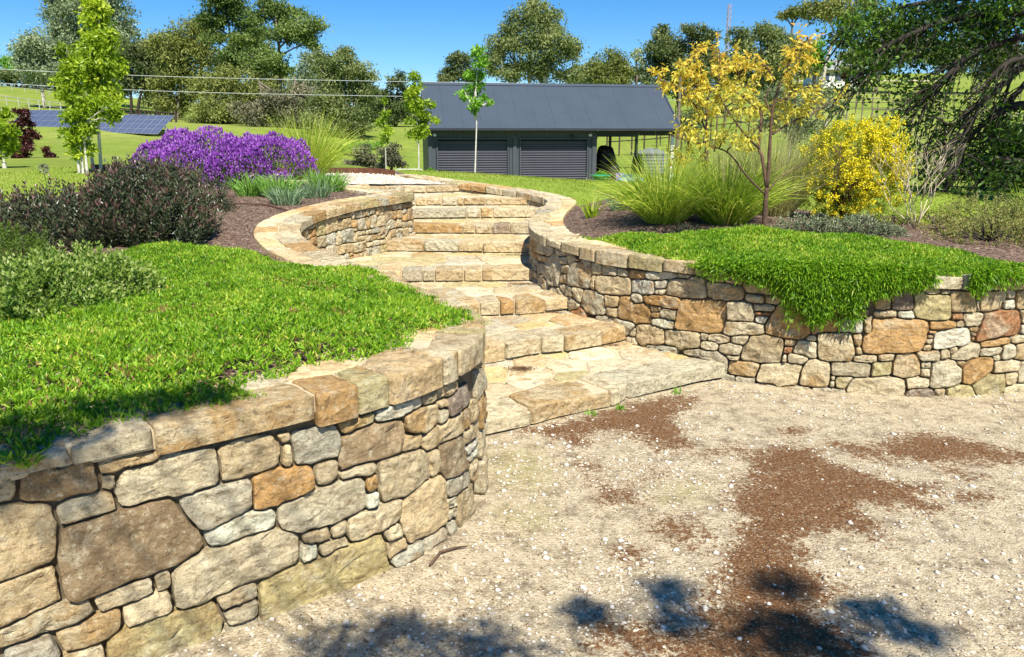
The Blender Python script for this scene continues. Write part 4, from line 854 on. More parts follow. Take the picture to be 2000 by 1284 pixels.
wall_r = build_wall(WR, 'retaining_wall', (1.5, 5.4), 'curved dry-stone sandstone wall right of the steps with foliage hanging over it', STR,
                    [(.05, 6.88), (11.28, WR.len-.05)], cbR, [6.70, 7.19, 7.47, 7.738, 7.93, 8.25, 8.59, 8.855, 9.2, 9.5, 9.8, 10.15, 10.383, 10.604, 10.81, 11.1], .05, WR.len-.05, .35)

# ------------------------------------------------------------------ the staircase
stairs = empty('stone_staircase', (.2, 4.6, 0), 'winding sandstone staircase of nine broad crazy-paved steps between the two walls', 'staircase')
TSTEP = {1: 'ctcct', 2: 'tctcct', 3: 'ctcot', 4: 'ctgctt', 5: 'tctct', 6: 'otcdct', 7: 'ggtcoo', 8: 'tcttctt', 9: 'ctgct'}
for k in range(1, 10):
    fr = np.array(FRONT[k]); S = np.r_[0, np.cumsum(np.hypot(*np.diff(fr, axis=0).T))]
    zb, zt = ZS[k-1], ZS[k]
    st = link('step', None, stairs, (fr.mean(0)[0]-.2, fr.mean(0)[1]-4.6, zb)); st.empty_display_size = .1
    st_w = np.array(stairs.location)+np.array(st.location)
    back = np.array(FRONT[k+1]) if k < 9 else fr+np.array([-.25, .75])
    def pt(q): return np.array([np.interp(q, S, fr[:, 0]), np.interp(q, S, fr[:, 1])])
    def along(q):
        d = pt(min(q+.06, S[-1]))-pt(max(q-.06, 0)); d = d/np.hypot(*d); return d, np.array([-d[1], d[0]])
    js = [0]+list(JOINT[k])+[S[-1]]
    tb = [random.uniform(.20, .34) for _ in js]
    def PT(q, tt): d, nn = along(q); return pt(q)+nn*tt
    tones = TSTEP[k]; bound = []
    for i_, (a, b) in enumerate(zip(js[:-1], js[1:])):
        sh = random.uniform(-.003, .010); m = (a+b)/2; g_ = .006
        c = [PT(a+g_, -sh), PT(a+(b-a)*.33, -sh+random.uniform(-.006, .006)), PT(a+(b-a)*.67, -sh+random.uniform(-.006, .006)), PT(b-g_, -sh), PT(b-g_, tb[i_+1]), PT(m, (tb[i_]+tb[i_+1])/2+random.uniform(0, .05)), PT(a+g_, tb[i_])]
        bound.append((PT(a, tb[i_]+.012), PT(b, tb[i_+1]+.012)))
        stone('riser_stone', c, lambda a_, b_, d, z=zt: np.array([a_, b_, z+d]), st, tones[min(i_, len(tones)-1)], depth=zt-zb-.012-random.uniform(0, .012), bulge=.003, edge=.009, rough=.004, mat='stone')
    lo = np.minimum(fr.min(0), back.min(0)); hi = np.maximum(fr.max(0), back.max(0)+.3)
    seeds = []; tries = 0
    while tries < 500 and len(seeds) < 40:
        tries += 1; p = lo+rng.random(2)*(hi-lo)
        yf = np.interp(p[0], fr[:, 0], fr[:, 1]); yb = np.interp(p[0], back[:, 0], back[:, 1])+.12
        if p[1] < yf+.36 or p[1] > yb: continue
        if seeds and min(np.hypot(*(p-s_)) for s_ in seeds) < .25: continue
        seeds.append(p)
    dom = [(lo[0]-.1, lo[1]-.3), (hi[0]+.1, lo[1]-.3), (hi[0]+.1, hi[1]+.1), (lo[0]-.1, hi[1]+.1)]
    for i in range(len(seeds)):
        c = voro(seeds, i, dom)
        for a, b in bound:
            if len(c) < 3: break
            e_ = b-a; nn = np.array([e_[1], -e_[0]])/np.hypot(*e_); xs__ = [p[0] for p in c]
            if max(xs__) > a[0]+.02 and min(xs__) < b[0]-.02 and (seeds[i]-a)@nn < 0: c = clip(c, a, nn)
        if len(c) < 3: continue
        c = clip(c, np.array([0, np.interp(seeds[i][0], back[:, 0], back[:, 1])+.14]), np.array([0, 1.]))
        if len(c) < 3: continue
        c = inset(c, .008)
        if len(c) < 3: continue
        stone('paving_stone', c, lambda a_, b_, d, z=zt: np.array([a_, b_, z+d]), st, random.choice('cccttyyg'), depth=.05, bulge=.002, edge=.004, rough=.004, mat='flag', n=18)
    # mortar body of the step
    m = MB(); n = 14; V = []; F = []
    for j in range(n+1):
        q = S[-1]*j/n; p = pt(q); d, nn = along(q); a = p+nn*.035
        yb = np.interp(p[0], back[:, 0], back[:, 1])+.2; b_ = np.array([p[0], max(yb, a[1]+.1)])
        for x, zz in ((a, zb-.06), (a, zt-.008), (b_, zt-.008)): V.append((x[0]-st_w[0], x[1]-st_w[1], zz-st_w[2]))
        if j: F += [(3*j-3, 3*j, 3*j+1, 3*j-2), (3*j-2, 3*j+1, 3*j+2, 3*j-1)]
    link('mortar_bed', mesh_py('mortar_bed', V, F, M['mortar']), st)
# ------------------------------------------------------------------ ground dressing
P, lit_m, zg = DRIVE
# loose pale pebbles
ico_v = np.array([(0, 0, 1), (.94, 0, .1), (.29, .9, .1), (-.76, .55, .1), (-.76, -.55, .1), (.29, -.9, .1), (0, 0, -.6)])
ico_f = np.array([(0, 1, 2), (0, 2, 3), (0, 3, 4), (0, 4, 5), (0, 5, 1), (6, 2, 1), (6, 3, 2), (6, 4, 3), (6, 5, 4), (6, 1, 5)])
def drive_pts(n, wfun, ymax=5.6):
    w = wfun(P, lit_m)*(P[:, 1] < ymax)*(np.hypot(P[:, 0], P[:, 1]-.5)**-1.3); w = w/w.sum()
    i = rng.choice(len(P), n, p=w); return np.c_[P[i]+rng.uniform(-.015, .015, (n, 2)), zg[i]]
def clear(Q):
    f1 = np.array(FRONT[1]); return (WL.side(Q[:, :2]) > .01) & (WR.side(Q[:, :2]) > .01) & ((Q[:, 1] < np.interp(Q[:, 0], f1[:, 0], f1[:, 1])-.02) | (Q[:, 0] > 1.5))
def clumpy(P_, lit_):
    nz = np.array([mnoise.noise((a*1.7, b*1.7, 3)) for a, b in P_[::1]]); return np.clip(.55+nz*1.4, .08, 2)*np.where(lit_ > .6, .16, 1)
CL = clumpy(P, lit_m)
for nm, n, r0, r1, lab in (('gravel', 19000, .0028, .0065, 'fine crushed pale stone loose on the drive'), ('pebbles', 5200, .006, .0135, 'loose whitish pebbles scattered over the drive')):
    Q = drive_pts(n, lambda a, b: CL); Q = Q[clear(Q)]; n = len(Q)
    r = rng.uniform(r0, r1, (n, 1, 1))*rng.choice([1, 1, 1, 1.5], (n, 1, 1)); sc = rng.uniform(.6, 1.25, (n, 1, 3))*np.array([1, 1, .62])
    a = rng.uniform(0, 6.28, n); ca, sa = np.cos(a), np.sin(a); v = ico_v[None]*r*sc*rng.uniform(.8, 1.2, (n, 7, 1))
    x = v[..., 0]*ca[:, None]-v[..., 1]*sa[:, None]; y = v[..., 0]*sa[:, None]+v[..., 1]*ca[:, None]
    V = np.stack([x, y, v[..., 2]], -1)+Q[:, None]+np.array([0, 0, .001])
    F = (ico_f[None]+7*np.arange(n)[:, None, None]).reshape(-1, 3)
    vv = rng.beta(2, 1.6 if nm == 'gravel' else 1.1, n)
    o = link(nm, mesh_np(nm, V.reshape(-1, 3), F, M['pebble'], {'v': ('FACE', np.repeat(vv, 10))}, nm == 'pebbles')); tag(o, lab, 'gravel', kind='stuff')
# leaf litter flakes
Q = drive_pts(26000, lambda a, b: np.where(b > .5, 1.6, .22)); Q = Q[clear(Q)]; n = len(Q)
D = rdir(n); D[:, 2] *= .25; V, F = leaves(Q+np.array([0, 0, .002]), D, rng.uniform(.006, .019, n), rng.uniform(.002, .006, n), flat=np.tile([0, 0, 1.], (n, 1))+rdir(n)*.4)
tag(fol('litter', V, F, M['flake']), 'brown dry leaf litter drifted in patches over the drive', 'litter', kind='stuff')
# small litter drifts at the foot of risers
parts = []
for cx, cy, z, rx, ry, n in ((.06, 5.22, ZS[1], .09, .05, 900), (.12, 7.10, ZS[3], .16, .05, 500), (.05, 8.15, ZS[4], .2, .05, 350), (.75, 5.85, ZS[1], .12, .04, 300), (.38, 6.42, ZS[2], .1, .03, 200)):
    q = np.c_[rng.normal(cx, rx*.5, n), rng.normal(cy, ry*.5, n), np.full(n, z+.006)]; d = rdir(n); d[:, 2] = abs(d[:, 2])*.3
    parts.append(leaves(q, d, rng.uniform(.006, .014, n), rng.uniform(.003, .006, n)))
V, F = cat(parts); tag(fol('litter', V, F, M['flake']), 'brown litter caught on the treads below the risers', 'litter', kind='stuff')
# bark chips over the beds
xs_, ys_ = rng.uniform(-4.5, 5, 30000), rng.uniform(4.5, 11.5, 30000); q = np.stack([xs_, ys_], 1); q = q[up(q) & ~isgrass(q) & ~path_zone(q) & ((WL.side(q) < -.36) | (WR.side(q) < -.34))]
n = len(q); z = ground(q)+.006; D = rdir(n); D[:, 2] *= .3
V, F = leaves(np.c_[q, z], D, rng.uniform(.015, .045, n), rng.uniform(.006, .014, n), flat=np.tile([0, 0, 1.], (n, 1))+rdir(n)*.5)
tag(fol('bark_mulch', V, F, M['mulchchip']), 'brown bark mulch spread over the garden beds', 'mulch', kind='stuff')
# lawn blades on the near lawns
def lawn_zone(x0, x1, y0, y1, n, h):
    q = np.stack([rng.uniform(x0, x1, n), rng.uniform(y0, y1, n)], 1); q = q[up(q) & isgrass(q) & ~path_zone(q)]
    n = len(q); d = rdir(n); d[:, 2] = abs(d[:, 2])+.7
    return blades(np.c_[q, ground(q)-.004], d, rng.uniform(.4, 1, n)*h, .010, 1, .0)
V, F = cat([lawn_zone(-2, 5.5, 9.1, 18, 27000, .05), lawn_zone(-8, -4.5, 7.5, 18, 16000, .05), lawn_zone(3, 9, 8.8, 17, 16000, .05)])
tag(fol('grass', V, F, M['grassblade']), 'short bright green mown grass of the lawns above the walls', 'grass', kind='stuff')
# dug-out ring of pebbles on the upper path
q = np.stack([rng.uniform(-6, 0, 9000), rng.uniform(10.8, 14.2, 9000)], 1); q = q[path_zone(q)]; n = len(q)
v = ico_v[None]*rng.uniform(.008, .02, (n, 1, 1))*rng.uniform(.7, 1.2, (n, 7, 1))
V = v+np.c_[q, ground(q)+.004][:, None]; F = (ico_f[None]+7*np.arange(n)[:, None, None]).reshape(-1, 3)
tag(link('path_gravel', mesh_np('path_gravel', V.reshape(-1, 3), F, M['pebble'], {'v': ('FACE', np.repeat(rng.beta(3, 1.2, n), 10))})), 'whitish gravel of the path at the top of the steps', 'gravel', kind='stuff')

# ------------------------------------------------------------------ groundcover carpets
def carpet(q, zf, Ln, Wd, n_each=5, spread=.8):
    Ln = Ln*np.repeat(np.clip(1+.7*np.array([mnoise.noise((x*3.3, y*3.3, 12)) for x, y in q]), .6, 1.5), n_each)
    """tufts of short fleshy blades"""
    n = len(q); base = np.repeat(np.c_[q, zf], n_each, 0); m = len(base)
    d = rdir(m); d[:, 2] = abs(d[:, 2])*.8+(1-spread)+rng.normal(.12, .15, m); d = unit(d)
    base = base+rng.normal(0, .007, (m, 3))*np.array([1, 1, .4])
    return leaves(base, d, rng.uniform(.55, 1.15, m)*Ln, Wd*rng.uniform(.7, 1.2, m))
def hump(q, s=2.3, a=.03): return np.array([mnoise.noise((x*s, y*s, 7.3))*a+mnoise.noise((x*s*4, y*s*4, 1.3))*a*.6+mnoise.noise((x*s*11, y*s*11, 3.3))*a*.45 for x, y in q])
q = sample_poly(GCL, 25500); edge = polydist(q, GCL)
w = rng.random(len(q)) < np.clip(.55+.5*np.array([mnoise.noise((x*1.6, y*1.6, 9)) for x, y in q])+edge*3, .6, 1); q = q[w]; edge = edge[w]
zc = np.array([np.interp(0, [0], [0])]*1); capz = .82
zq = np.maximum(ground(q)+.03, np.where(WL.side(q) > -.40, np.array([WL.at(s_)[2] for s_ in [0]])[0]+.0, 0)); zq = zq+np.clip(edge*.25, 0, .035)+hump(q)
V, F = carpet(q, zq-.016, .034, .0092)
vv = np.clip(rng.normal(.5, .28, len(F))+.35*np.repeat(np.array([mnoise.noise((x*3.1, y*3.1, 4)) for x, y in q]), 5), 0, .985); vv = vv*.985; dead = np.repeat(np.array([mnoise.noise((x*2.3+5, y*2.3, 8))+.5*mnoise.noise((x*9, y*9, 2)) for x, y in q]), 5); vv[(rng.random(len(vv)) < np.where(dead > .46, .3, .008))] = 1.
root = empty('groundcover', (-1.4, 4.0, .83), 'dense bright green mat of short fleshy leaves on the near left bed', 'groundcover')
fol('foliage', V, F, M['gc'], root, 1, vv)
# soil under it, so gaps read as dark mat
# hanging and spreading mat on the right bed
root = empty('groundcover', (2.4, 5.8, .88), 'bright green groundcover spilling over the right-hand wall', 'groundcover')
q = sample_poly(GCR, 18500); edge = polydist(q, GCR)
zq = np.maximum(ground(q)+.02, .82)+np.clip(edge*.3, 0, .05)+hump(q, 2.6, .028)
P1 = [carpet(q, zq-.013, .038, .0098, 5)]
v1 = np.clip(rng.normal(.52, .28, len(q)*5)+.3*np.repeat(hump(q, 3.5, 1.), 5), 0, .985)
# trailing stems over the face: (along the wall, how far down, how thick)
hang = []
def drape(a0, a1, low, thick, n):
    for _ in range(n):
        a = random.uniform(a0, a1); u = (a-a0)/(a1-a0); dn = low(u)*random.uniform(.3, 1.0)
        if dn < .02: continue
        p, nn, zt = WR.at(a); L = max(3, int(dn/.022)+3); k = random.uniform(.25, 1)
        for i in range(L):
            f = i/(L-1); out = .03+thick*k*(1-.45*f)*(math.sin(min(1, f*2+.25)*1.5)); z = zt+.05*(1-f)-dn*f
            x = p+nn*out+np.array([random.gauss(0, .012), random.gauss(0, .008)])
            hang.append((x[0], x[1], z+random.gauss(0, .008), nn[0], nn[1]))
drape(8.92, 9.60, lambda u: .05+.05*abs(math.sin(u*9)), .05, 200)
drape(9.43, 10.05, lambda u: .37*math.sin(math.pi*min(1, max(0, u)))**.7*(.85+.15*math.sin(u*17)), .13, 620)
drape(9.48, 9.66, lambda u: .36, .07, 45); drape(9.84, 9.98, lambda u: .37, .07, 40); drape(9.25, 9.5, lambda u: .06+.12*u, .08, 110); drape(9.98, 10.2, lambda u: .2-.12*u, .08, 110)
drape(10.05, 10.40, lambda u: .10*(1-u)+.05, .06, 130)
drape(10.62, 10.85, lambda u: .08+.04*math.sin(u*6), .05, 80); drape(10.8, 12.2, lambda u: .05, .04, 160)
hang = np.array(hang); m = 4; hp = np.repeat(hang[:, :3], m, 0); hn = np.repeat(hang[:, 3:], m, 0); k = len(hp)
d = rdir(k)*.8; d[:, :2] += hn*.75; d[:, 2] += .05; d = unit(d)
P1.append(leaves(hp, d, rng.uniform(.03, .055, k), .0085, droop=.25)); v1 = np.r_[v1, np.clip(rng.normal(.42, .2, k), 0, .98)]
V, F = cat(P1); fol('foliage', V, F, M['gc'], root, 1, v1)
st_t = []
for i in range(0, len(hang)-30, 60): pass

# ------------------------------------------------------------------ shrubs, tussocks and young trees
def mound_pts(n, c, r, top=.15):
    """points on an uneven dome; returns points and outward directions"""
    d = rdir(n); d[:, 2] = np.abs(d[:, 2])*1.0; d = unit(d)
    k = np.array([1+.22*mnoise.noise((a*2.1+c[0], b*2.1, e*2.1)) + .10*mnoise.noise((a*6+c[0], b*6, e*6)) for a, b, e in d])[:, None]
    return np.array(c)+d*np.array(r)*k, d
def shoots(c, r, n, L, per, ll, lw, upw=.8, inner=.75):
    """leafy shoots: leaves in pairs up each stem"""
    p, d = mound_pts(n, c, r); f = inner+(1-inner)*rng.random((n, 1))**.5; p = np.array(c)+(p-np.array(c))*f
    ax = unit(d*.7+np.array([0, 0, upw])+rdir(n)*.25); L = L*rng.uniform(.7, 1.25, n)
    P_ = []; D_ = []; s = []
    side = unit(np.cross(ax, rdir(n)))
    for i in range(per):
        u = (i+.5)/per; b = p+ax*(L*u)[:, None]-ax*(L*.6)[:, None]
        rot = side if i % 2 == 0 else unit(np.cross(ax, side))
        for sg in (1, -1):
            P_.append(b); D_.append(unit(rot*sg*(1.1-.55*u)+ax*(.55+.5*u)+rdir(n)*.2)); s.append(np.full(n, u))
    P_ = np.concatenate(P_); D_ = np.concatenate(D_); s = np.concatenate(s); k = len(P_)
    V, F = leaves(P_, D_, ll*rng.uniform(.7, 1.2, k)*(1.1-.35*s), lw*rng.uniform(.8, 1.2, k)); return V, F, s
def twigs(root, c, r, n, rad=.006, mat='bark_dark', low=.0):
    b = np.array(root.location); T = []
    p, d = mound_pts(n, c, r)
    for q in p: 
        mid = (b*.5+q*.5)+np.array([0, 0, .08*r[2]]); T.append(([b+np.array([random.gauss(0, .04), random.gauss(0, .04), -.02]), mid, q*.92+b*.08], [rad*1.6, rad, rad*.5], 4))
    wood('stems', T, M[mat], root)
# dark hebe-like shrub, several lobes in one
def shrub(name, loc, lobes, label, mat, n, L, per, ll, lw, upw=.8, vfun=None, inner=.72, cat_='shrub', bark='bark_dark'):
    root = empty(name, loc, label, cat_); parts = []; S = []
    tot = sum(r[0]*r[2]+r[1]*r[2] for c, r in lobes)
    for c, r in lobes:
        V, F, s = shoots(c, r, max(8, int(n*(r[0]*r[2]+r[1]*r[2])/tot)), L, per, ll, lw, upw, inner); parts.append((V, F)); S.append(s)
    V, F = cat(parts); s = np.concatenate(S); v = vfun(s) if vfun else rng.random(len(s))
    fol('foliage', V, F, M[mat], root, 1, v)
    T = []
    for c, r in lobes:
        p, d = mound_pts(14, c, np.array(r)*.85)
        for q in p:
            b = np.array([loc[0]+(c[0]-loc[0])*.7+random.gauss(0, .04), loc[1]+(c[1]-loc[1])*.7+random.gauss(0, .04), gz(c[0], c[1])-.02])
            T.append(([b, (b+q)/2+np.array([0, 0, .05]), q], [.010, .007, .003], 4))
    wood('stems', T, M[bark], root); return root
hv = lambda s: np.clip(np.where(s > .8, rng.uniform(.55, 1, len(s)), rng.uniform(0, .78, len(s))), 0, 1)
shrub('hebe_shrub', (-3.1, 5.9, gz(-3.1, 5.9)), [((-2.92, 6.25, .95), (.52, .62, .54)), ((-3.35, 6.0, .93), (.66, .60, .36)), ((-4.0, 6.15, .93), (.66, .6, .25)), ((-2.72, 6.0, .93), (.36, .36, .34)), ((-4.6, 6.4, .93), (.5, .5, .22))],
      'large dark purple-green shrub with glossy upright shoots in front of the lavender', 'hebe', 1750, .27, 11, .052, .015, 1.2, hv)
shrub('hebe_shrub', (-2.85, 7.5, 1.02), [((-3.05, 7.55, .99), (.36, .38, .25)), ((-3.4, 7.7, .99), (.4, .4, .32))], 'low dark shrub at the right foot of the lavender, beside bare mulch', 'hebe', 700, .14, 8, .036, .012, .9, hv)
shrub('hebe_shrub', (-3.05, 4.5, .86), [((-3.0, 4.45, .84), (.38, .40, .27)), ((-3.3, 4.8, .85), (.45, .45, .33))], 'dark shrub cut by the left edge above the leafy green one', 'wattle_leaf', 700, .12, 7, .024, .010, .9, lambda s: np.clip(s*.3*rng.random(len(s)), 0, 1))
shrub('boxy_shrub', (-2.3, 3.85, .83), [((-2.38, 3.75, .80), (.44, .42, .31)), ((-2.16, 4.1, .82), (.24, .28, .26)), ((-2.62, 3.6, .80), (.42, .42, .29)), ((-2.42, 4.15, .82), (.38, .36, .30))],
      'rounded small-leaved shrub with pale green leaf edges growing in the left groundcover', 'small_green', 1900, .11, 6, .033, .014, .8, lambda s: np.clip(rng.random(len(s))*.55+s*.5, 0, 1))
# lavender
lavc = (-3.72, 10.5, 1.10); root = empty('lavender_bush', (-3.72, 10.5, gz(-3.72, 10.5)), 'wide rounded lavender bush covered in purple flowers', 'lavender')
lob = [((-4.35, 10.4, 1.12), (.62, .62, .56)), ((-3.85, 10.4, 1.14), (.72, .66, .58)), ((-3.22, 10.4, 1.12), (.60, .60, .57)), ((-3.45, 10.1, 1.10), (.55, .5, .46)), ((-4.1, 10.05, 1.10), (.6, .5, .48))]
parts = []
for c, r in lob:
    V, F, s = shoots(c, r, 430, .15, 6, .035, .007, .6, .72); parts.append((V, F))
V, F = cat(parts); fol('foliage', V, F, M['lav_leaf'], root)
parts = []; 
oct_f = np.array([(0, 1, 2), (0, 2, 3), (0, 3, 4), (0, 4, 1), (5, 2, 1), (5, 3, 2), (5, 4, 3), (5, 1, 4)])
PV = []; 
for c, r in lob:
    p, d = mound_pts(4000, c, np.array(r)*1.04); keep = rng.random(len(p)) < np.clip((d[:, 2]-.06)*1.7, .03, 1); p = p[keep]; d = d[keep]
    ins = np.zeros(len(p), bool)
    for c2, r2 in lob:
        if c2 is not c: ins |= (((p-np.array(c2))/np.array(r2))**2).sum(1) < .82
    p = p[~ins]; d = d[~ins]; n = len(p); ax = unit(d*.6+np.array([0, 0, .8])+rdir(n)*.35); s1 = unit(np.cross(ax, rdir(n))); s2 = np.cross(ax, s1)
    ln = rng.uniform(.028, .062, n)[:, None]; w = rng.uniform(.008, .013, n)[:, None]; p = p+ax*rng.uniform(-.03, .025, n)[:, None]
    PV.append(np.stack([p+ax*ln, p+ax*ln*.45+s1*w, p+ax*ln*.45+s2*w, p+ax*ln*.45-s1*w, p+ax*ln*.45-s2*w, p], 1))
PV = np.concatenate(PV); n = len(PV); F = (oct_f[None]+6*np.arange(n)[:, None, None]).reshape(-1, 3)
fol('flowers', PV.reshape(-1, 3), F, M['lav_flower'], root, 8, rng.random(n))
wood('stems', [([np.array(root.location), np.array(root.location)+np.array([random.gauss(0, .25), random.gauss(0, .2), .25]), np.array(root.location)+np.array([random.gauss(0, .32), random.gauss(0, .2), .38])], [.02, .012, .006], 5) for _ in range(22)], M['bark_dark'], root)
# strappy and tussock grasses
def tussock(name, x, y, n, h, w, rad, droop, mat, label, group=None, cat_='grass clump', lean=.75, z=None):
    z0 = gz(x, y) if z is None else z; root = empty(name, (x, y, z0), label, cat_, group)
    a = rng.uniform(0, 6.28, n); rr_ = rng.random(n)**.6*rad; p = np.stack([x+rr_*np.cos(a), y+rr_*np.sin(a), np.full(n, z0-.01)], 1)
    k = rng.random(n)**.8*lean; a2 = a+rng.normal(0, .5, n); d = np.stack([np.cos(a2)*k, np.sin(a2)*k, np.ones(n)], 1)
    V, F = blades(p, d, h*rng.uniform(.55, 1.1, n), w*rng.uniform(.7, 1.2, n), 5, droop*rng.uniform(.5, 1.3, n)); fol('blades', V, F, M[mat], root, 5); return root
G_d = 'strap-leaved clumps at the back of the left wall'
tussock('strap_leaf_clump', -2.95, 8.85, 289, 0.29, 0.014, 0.15, 1.5, 'dianella', 'leftmost green strap-leaved clump, under the lavender', G_d)
tussock('strap_leaf_clump', -2.36, 8.15, 289, 0.22, 0.013, 0.14, 1.4, 'dianella_blue', 'blue-green strap-leaved clump nearest the curved wall cap', G_d)
tussock('strap_leaf_clump', -2.60, 8.75, 340, 0.30, 0.014, 0.17, 1.4, 'dianella', 'tall mid-green strap-leaved clump right of the lavender base, behind the blue-green ones', G_d)
tussock('strap_leaf_clump', -2.18, 8.70, 255, 0.22, 0.013, 0.14, 1.5, 'dianella_blue', 'second blue-green strap-leaved clump along the wall cap', G_d)
tussock('strap_leaf_clump', -2.25, 9.55, 391, 0.30, 0.014, 0.18, 1.5, 'dianella', 'rightmost green strap-leaved clump, beside the white gravel path', G_d)
tussock('tall_grass', -3.15, 12.2, 1500, 1.12, .009, .2, 1.7, 'tussock', 'tall fountain of fine green grass behind the right end of the lavender', lean=.9)
tussock('mat_rush', 1.42, 7.25, 1500, .78, .009, .17, 1.5, 'tussock', 'left of the two spiky green grass clumps beside the yellow tree', 'spiky grass clumps', lean=1.35)
tussock('mat_rush', 1.95, 7.12, 1500, .76, .009, .17, 1.4, 'tussock', 'right of the two spiky green grass clumps, touching the yellow tree trunk', 'spiky grass clumps', lean=1.25)
tussock('pale_grass', 2.66, 8.1, 1700, .98, .007, .24, 1.4, 'tussock_pale', 'tall straw-coloured grass clump behind the yellow tree', lean=.85)
tussock('small_strap_plant', .82, 8.05, 60, .22, .016, .06, 1.0, 'pear', 'small yellow-green plant by the bend of the right wall cap', 'small bed plants')
tussock('small_strap_plant', 1.12, 8.2, 110, .22, .010, .08, 1.2, 'dianella_blue', 'small grey-green strap plant right of the yellow-green one', 'small bed plants')
tussock('small_strap_plant', 1.35, 8.05, 120, .26, .010, .08, 1.2, 'dianella_blue', 'grey-green strap plant at the left edge of the spiky clumps', 'small bed plants')
tussock('tall_grass', 4.9, 7.1, 420, .5, .007, .2, 1.2, 'tussock', 'fine green grass rising behind the bushy right-hand shrub', lean=.8)
# low plants on the right bed
shrub('low_shrub', (2.72, 6.72, .9), [((2.55, 6.68, .88), (.34, .2, .17)), ((2.95, 6.7, .88), (.36, .2, .17)), ((3.2, 6.65, .87), (.2, .16, .10))], 'low grey-green shrub with white-edged leaves right of the yellow tree trunk', 'greygreen', 620, .07, 5, .024, .012, .5)
shrub('low_shrub', (1.49, 6.6, .9), [((1.49, 6.6, .89), (.15, .12, .09))], 'tiny dark-leaved shrub left of the yellow tree trunk', 'hebe', 90, .06, 6, .02, .008, .5)
shrub('bushy_shrub', (4.05, 6.6, .86), [((3.95, 6.4, .84), (.42, .35, .24)), ((4.5, 6.6, .84), (.55, .45, .34)), ((4.2, 6.9, .86), (.5, .4, .34))], 'loose yellow-green shrub at the right edge above the wall', 'rshrub', 1100, .09, 6, .024, .010, .6)
shrub('low_shrub', (3.95, 7.7, .87), [((3.85, 7.75, .86), (.28, .2, .13)), ((4.3, 7.9, .86), (.35, .25, .17))], 'low soft green plant behind the bare twiggy shrub', 'tussock', 330, .06, 5, .03, .006, .5)
# wattle
root = empty('wattle_bush', (3.42, 8.0, gz(3.42, 8.0)), 'round bush smothered in bright yellow blossom', 'bush')
wl = [((3.42, 8.05, 1.36), (.38, .38, .42)), ((3.24, 7.95, 1.20), (.34, .36, .30)), ((3.66, 8.0, 1.22), (.32, .34, .34)), ((3.42, 8.1, 1.62), (.26, .26, .20)), ((3.70, 8.0, 1.64), (.15, .16, .18)), ((3.18, 8.0, 1.44), (.22, .26, .22)), ((3.74, 7.95, 1.45), (.18, .22, .20))]
parts = []; FP = []
for c, r in wl:
    k = max(60, int(2000*r[0]*r[2])); d = rdir(k); p = np.array(c)+d*np.array(r)*rng.uniform(.7, 1.04, (k, 1)); tip = unit(d*.8+np.array([.1, -.1, .55])+rdir(k)*.45); L_ = rng.uniform(.08, .16, k)
    for i in range(k):                       # a spray: a stem with feathery leaves, some with blossom along it
        n = 16; u = rng.random((n, 1)); q = p[i]+tip[i]*L_[i]*u; parts.append(leaves(q, unit(tip[i]*.6+rdir(n)), rng.uniform(.025, .05, n), .0065))
        bl = .62+.35*d[i, 0]+.3*d[i, 2]+.9*mnoise.noise(tuple(p[i]*3.5))
        if rng.random() < bl:
            n = int(rng.uniform(34, 70)); u = rng.random((n, 1))**.7; FP.append(p[i]+tip[i]*L_[i]*u+rng.normal(0, .013, (n, 3)))
V, F = cat(parts); fol('foliage', V, F, M['wattle_leaf'], root)
fp = np.concatenate(FP); n = len(fp); V, F = leaves(fp, rdir(n, .3), rng.uniform(.012, .026, n), rng.uniform(.010, .017, n)); fol('flowers', V, F, M['wattle_flower'], root)
b0 = np.array(root.location)
wood('stems', [([b0+np.array([random.gauss(0, .04), random.gauss(0, .04), -.03]), b0+np.array([random.gauss(0, .15), random.gauss(0, .12), .3]), b0+np.array([random.gauss(0, .3), random.gauss(0, .25), .75])], [.014, .009, .004], 5) for _ in range(18)], M['bark_brown'], root)
# bare twiggy shrub
root = empty('twiggy_shrub', (3.74, 7.2, gz(3.74, 7.2)), 'leafless pale twiggy shrub right of the yellow-blossomed bush', 'shrub'); b0 = np.array(root.location); T = []
def fork(p, d, L, r, lvl):
    q = p+d*L; mid = p+d*L*.5+np.array([random.gauss(0, .02), random.gauss(0, .02), .01]); T.append(([p, mid, q], [r, r*.85, r*.65], 4))
    if lvl:
        for _ in range(random.choice([2, 2, 3])): fork(q, unit(d+np.array([random.gauss(0, .38), random.gauss(0, .38), .22])), L*random.uniform(.6, .9), r*.62, lvl-1)
for _ in range(8): fork(b0-np.array([0, 0, .02]), unit(np.array([random.gauss(0, .5), random.gauss(0, .4), .9])), random.uniform(.22, .33), .006, 3)
wood('branches', T, M['twig_pale'], root)
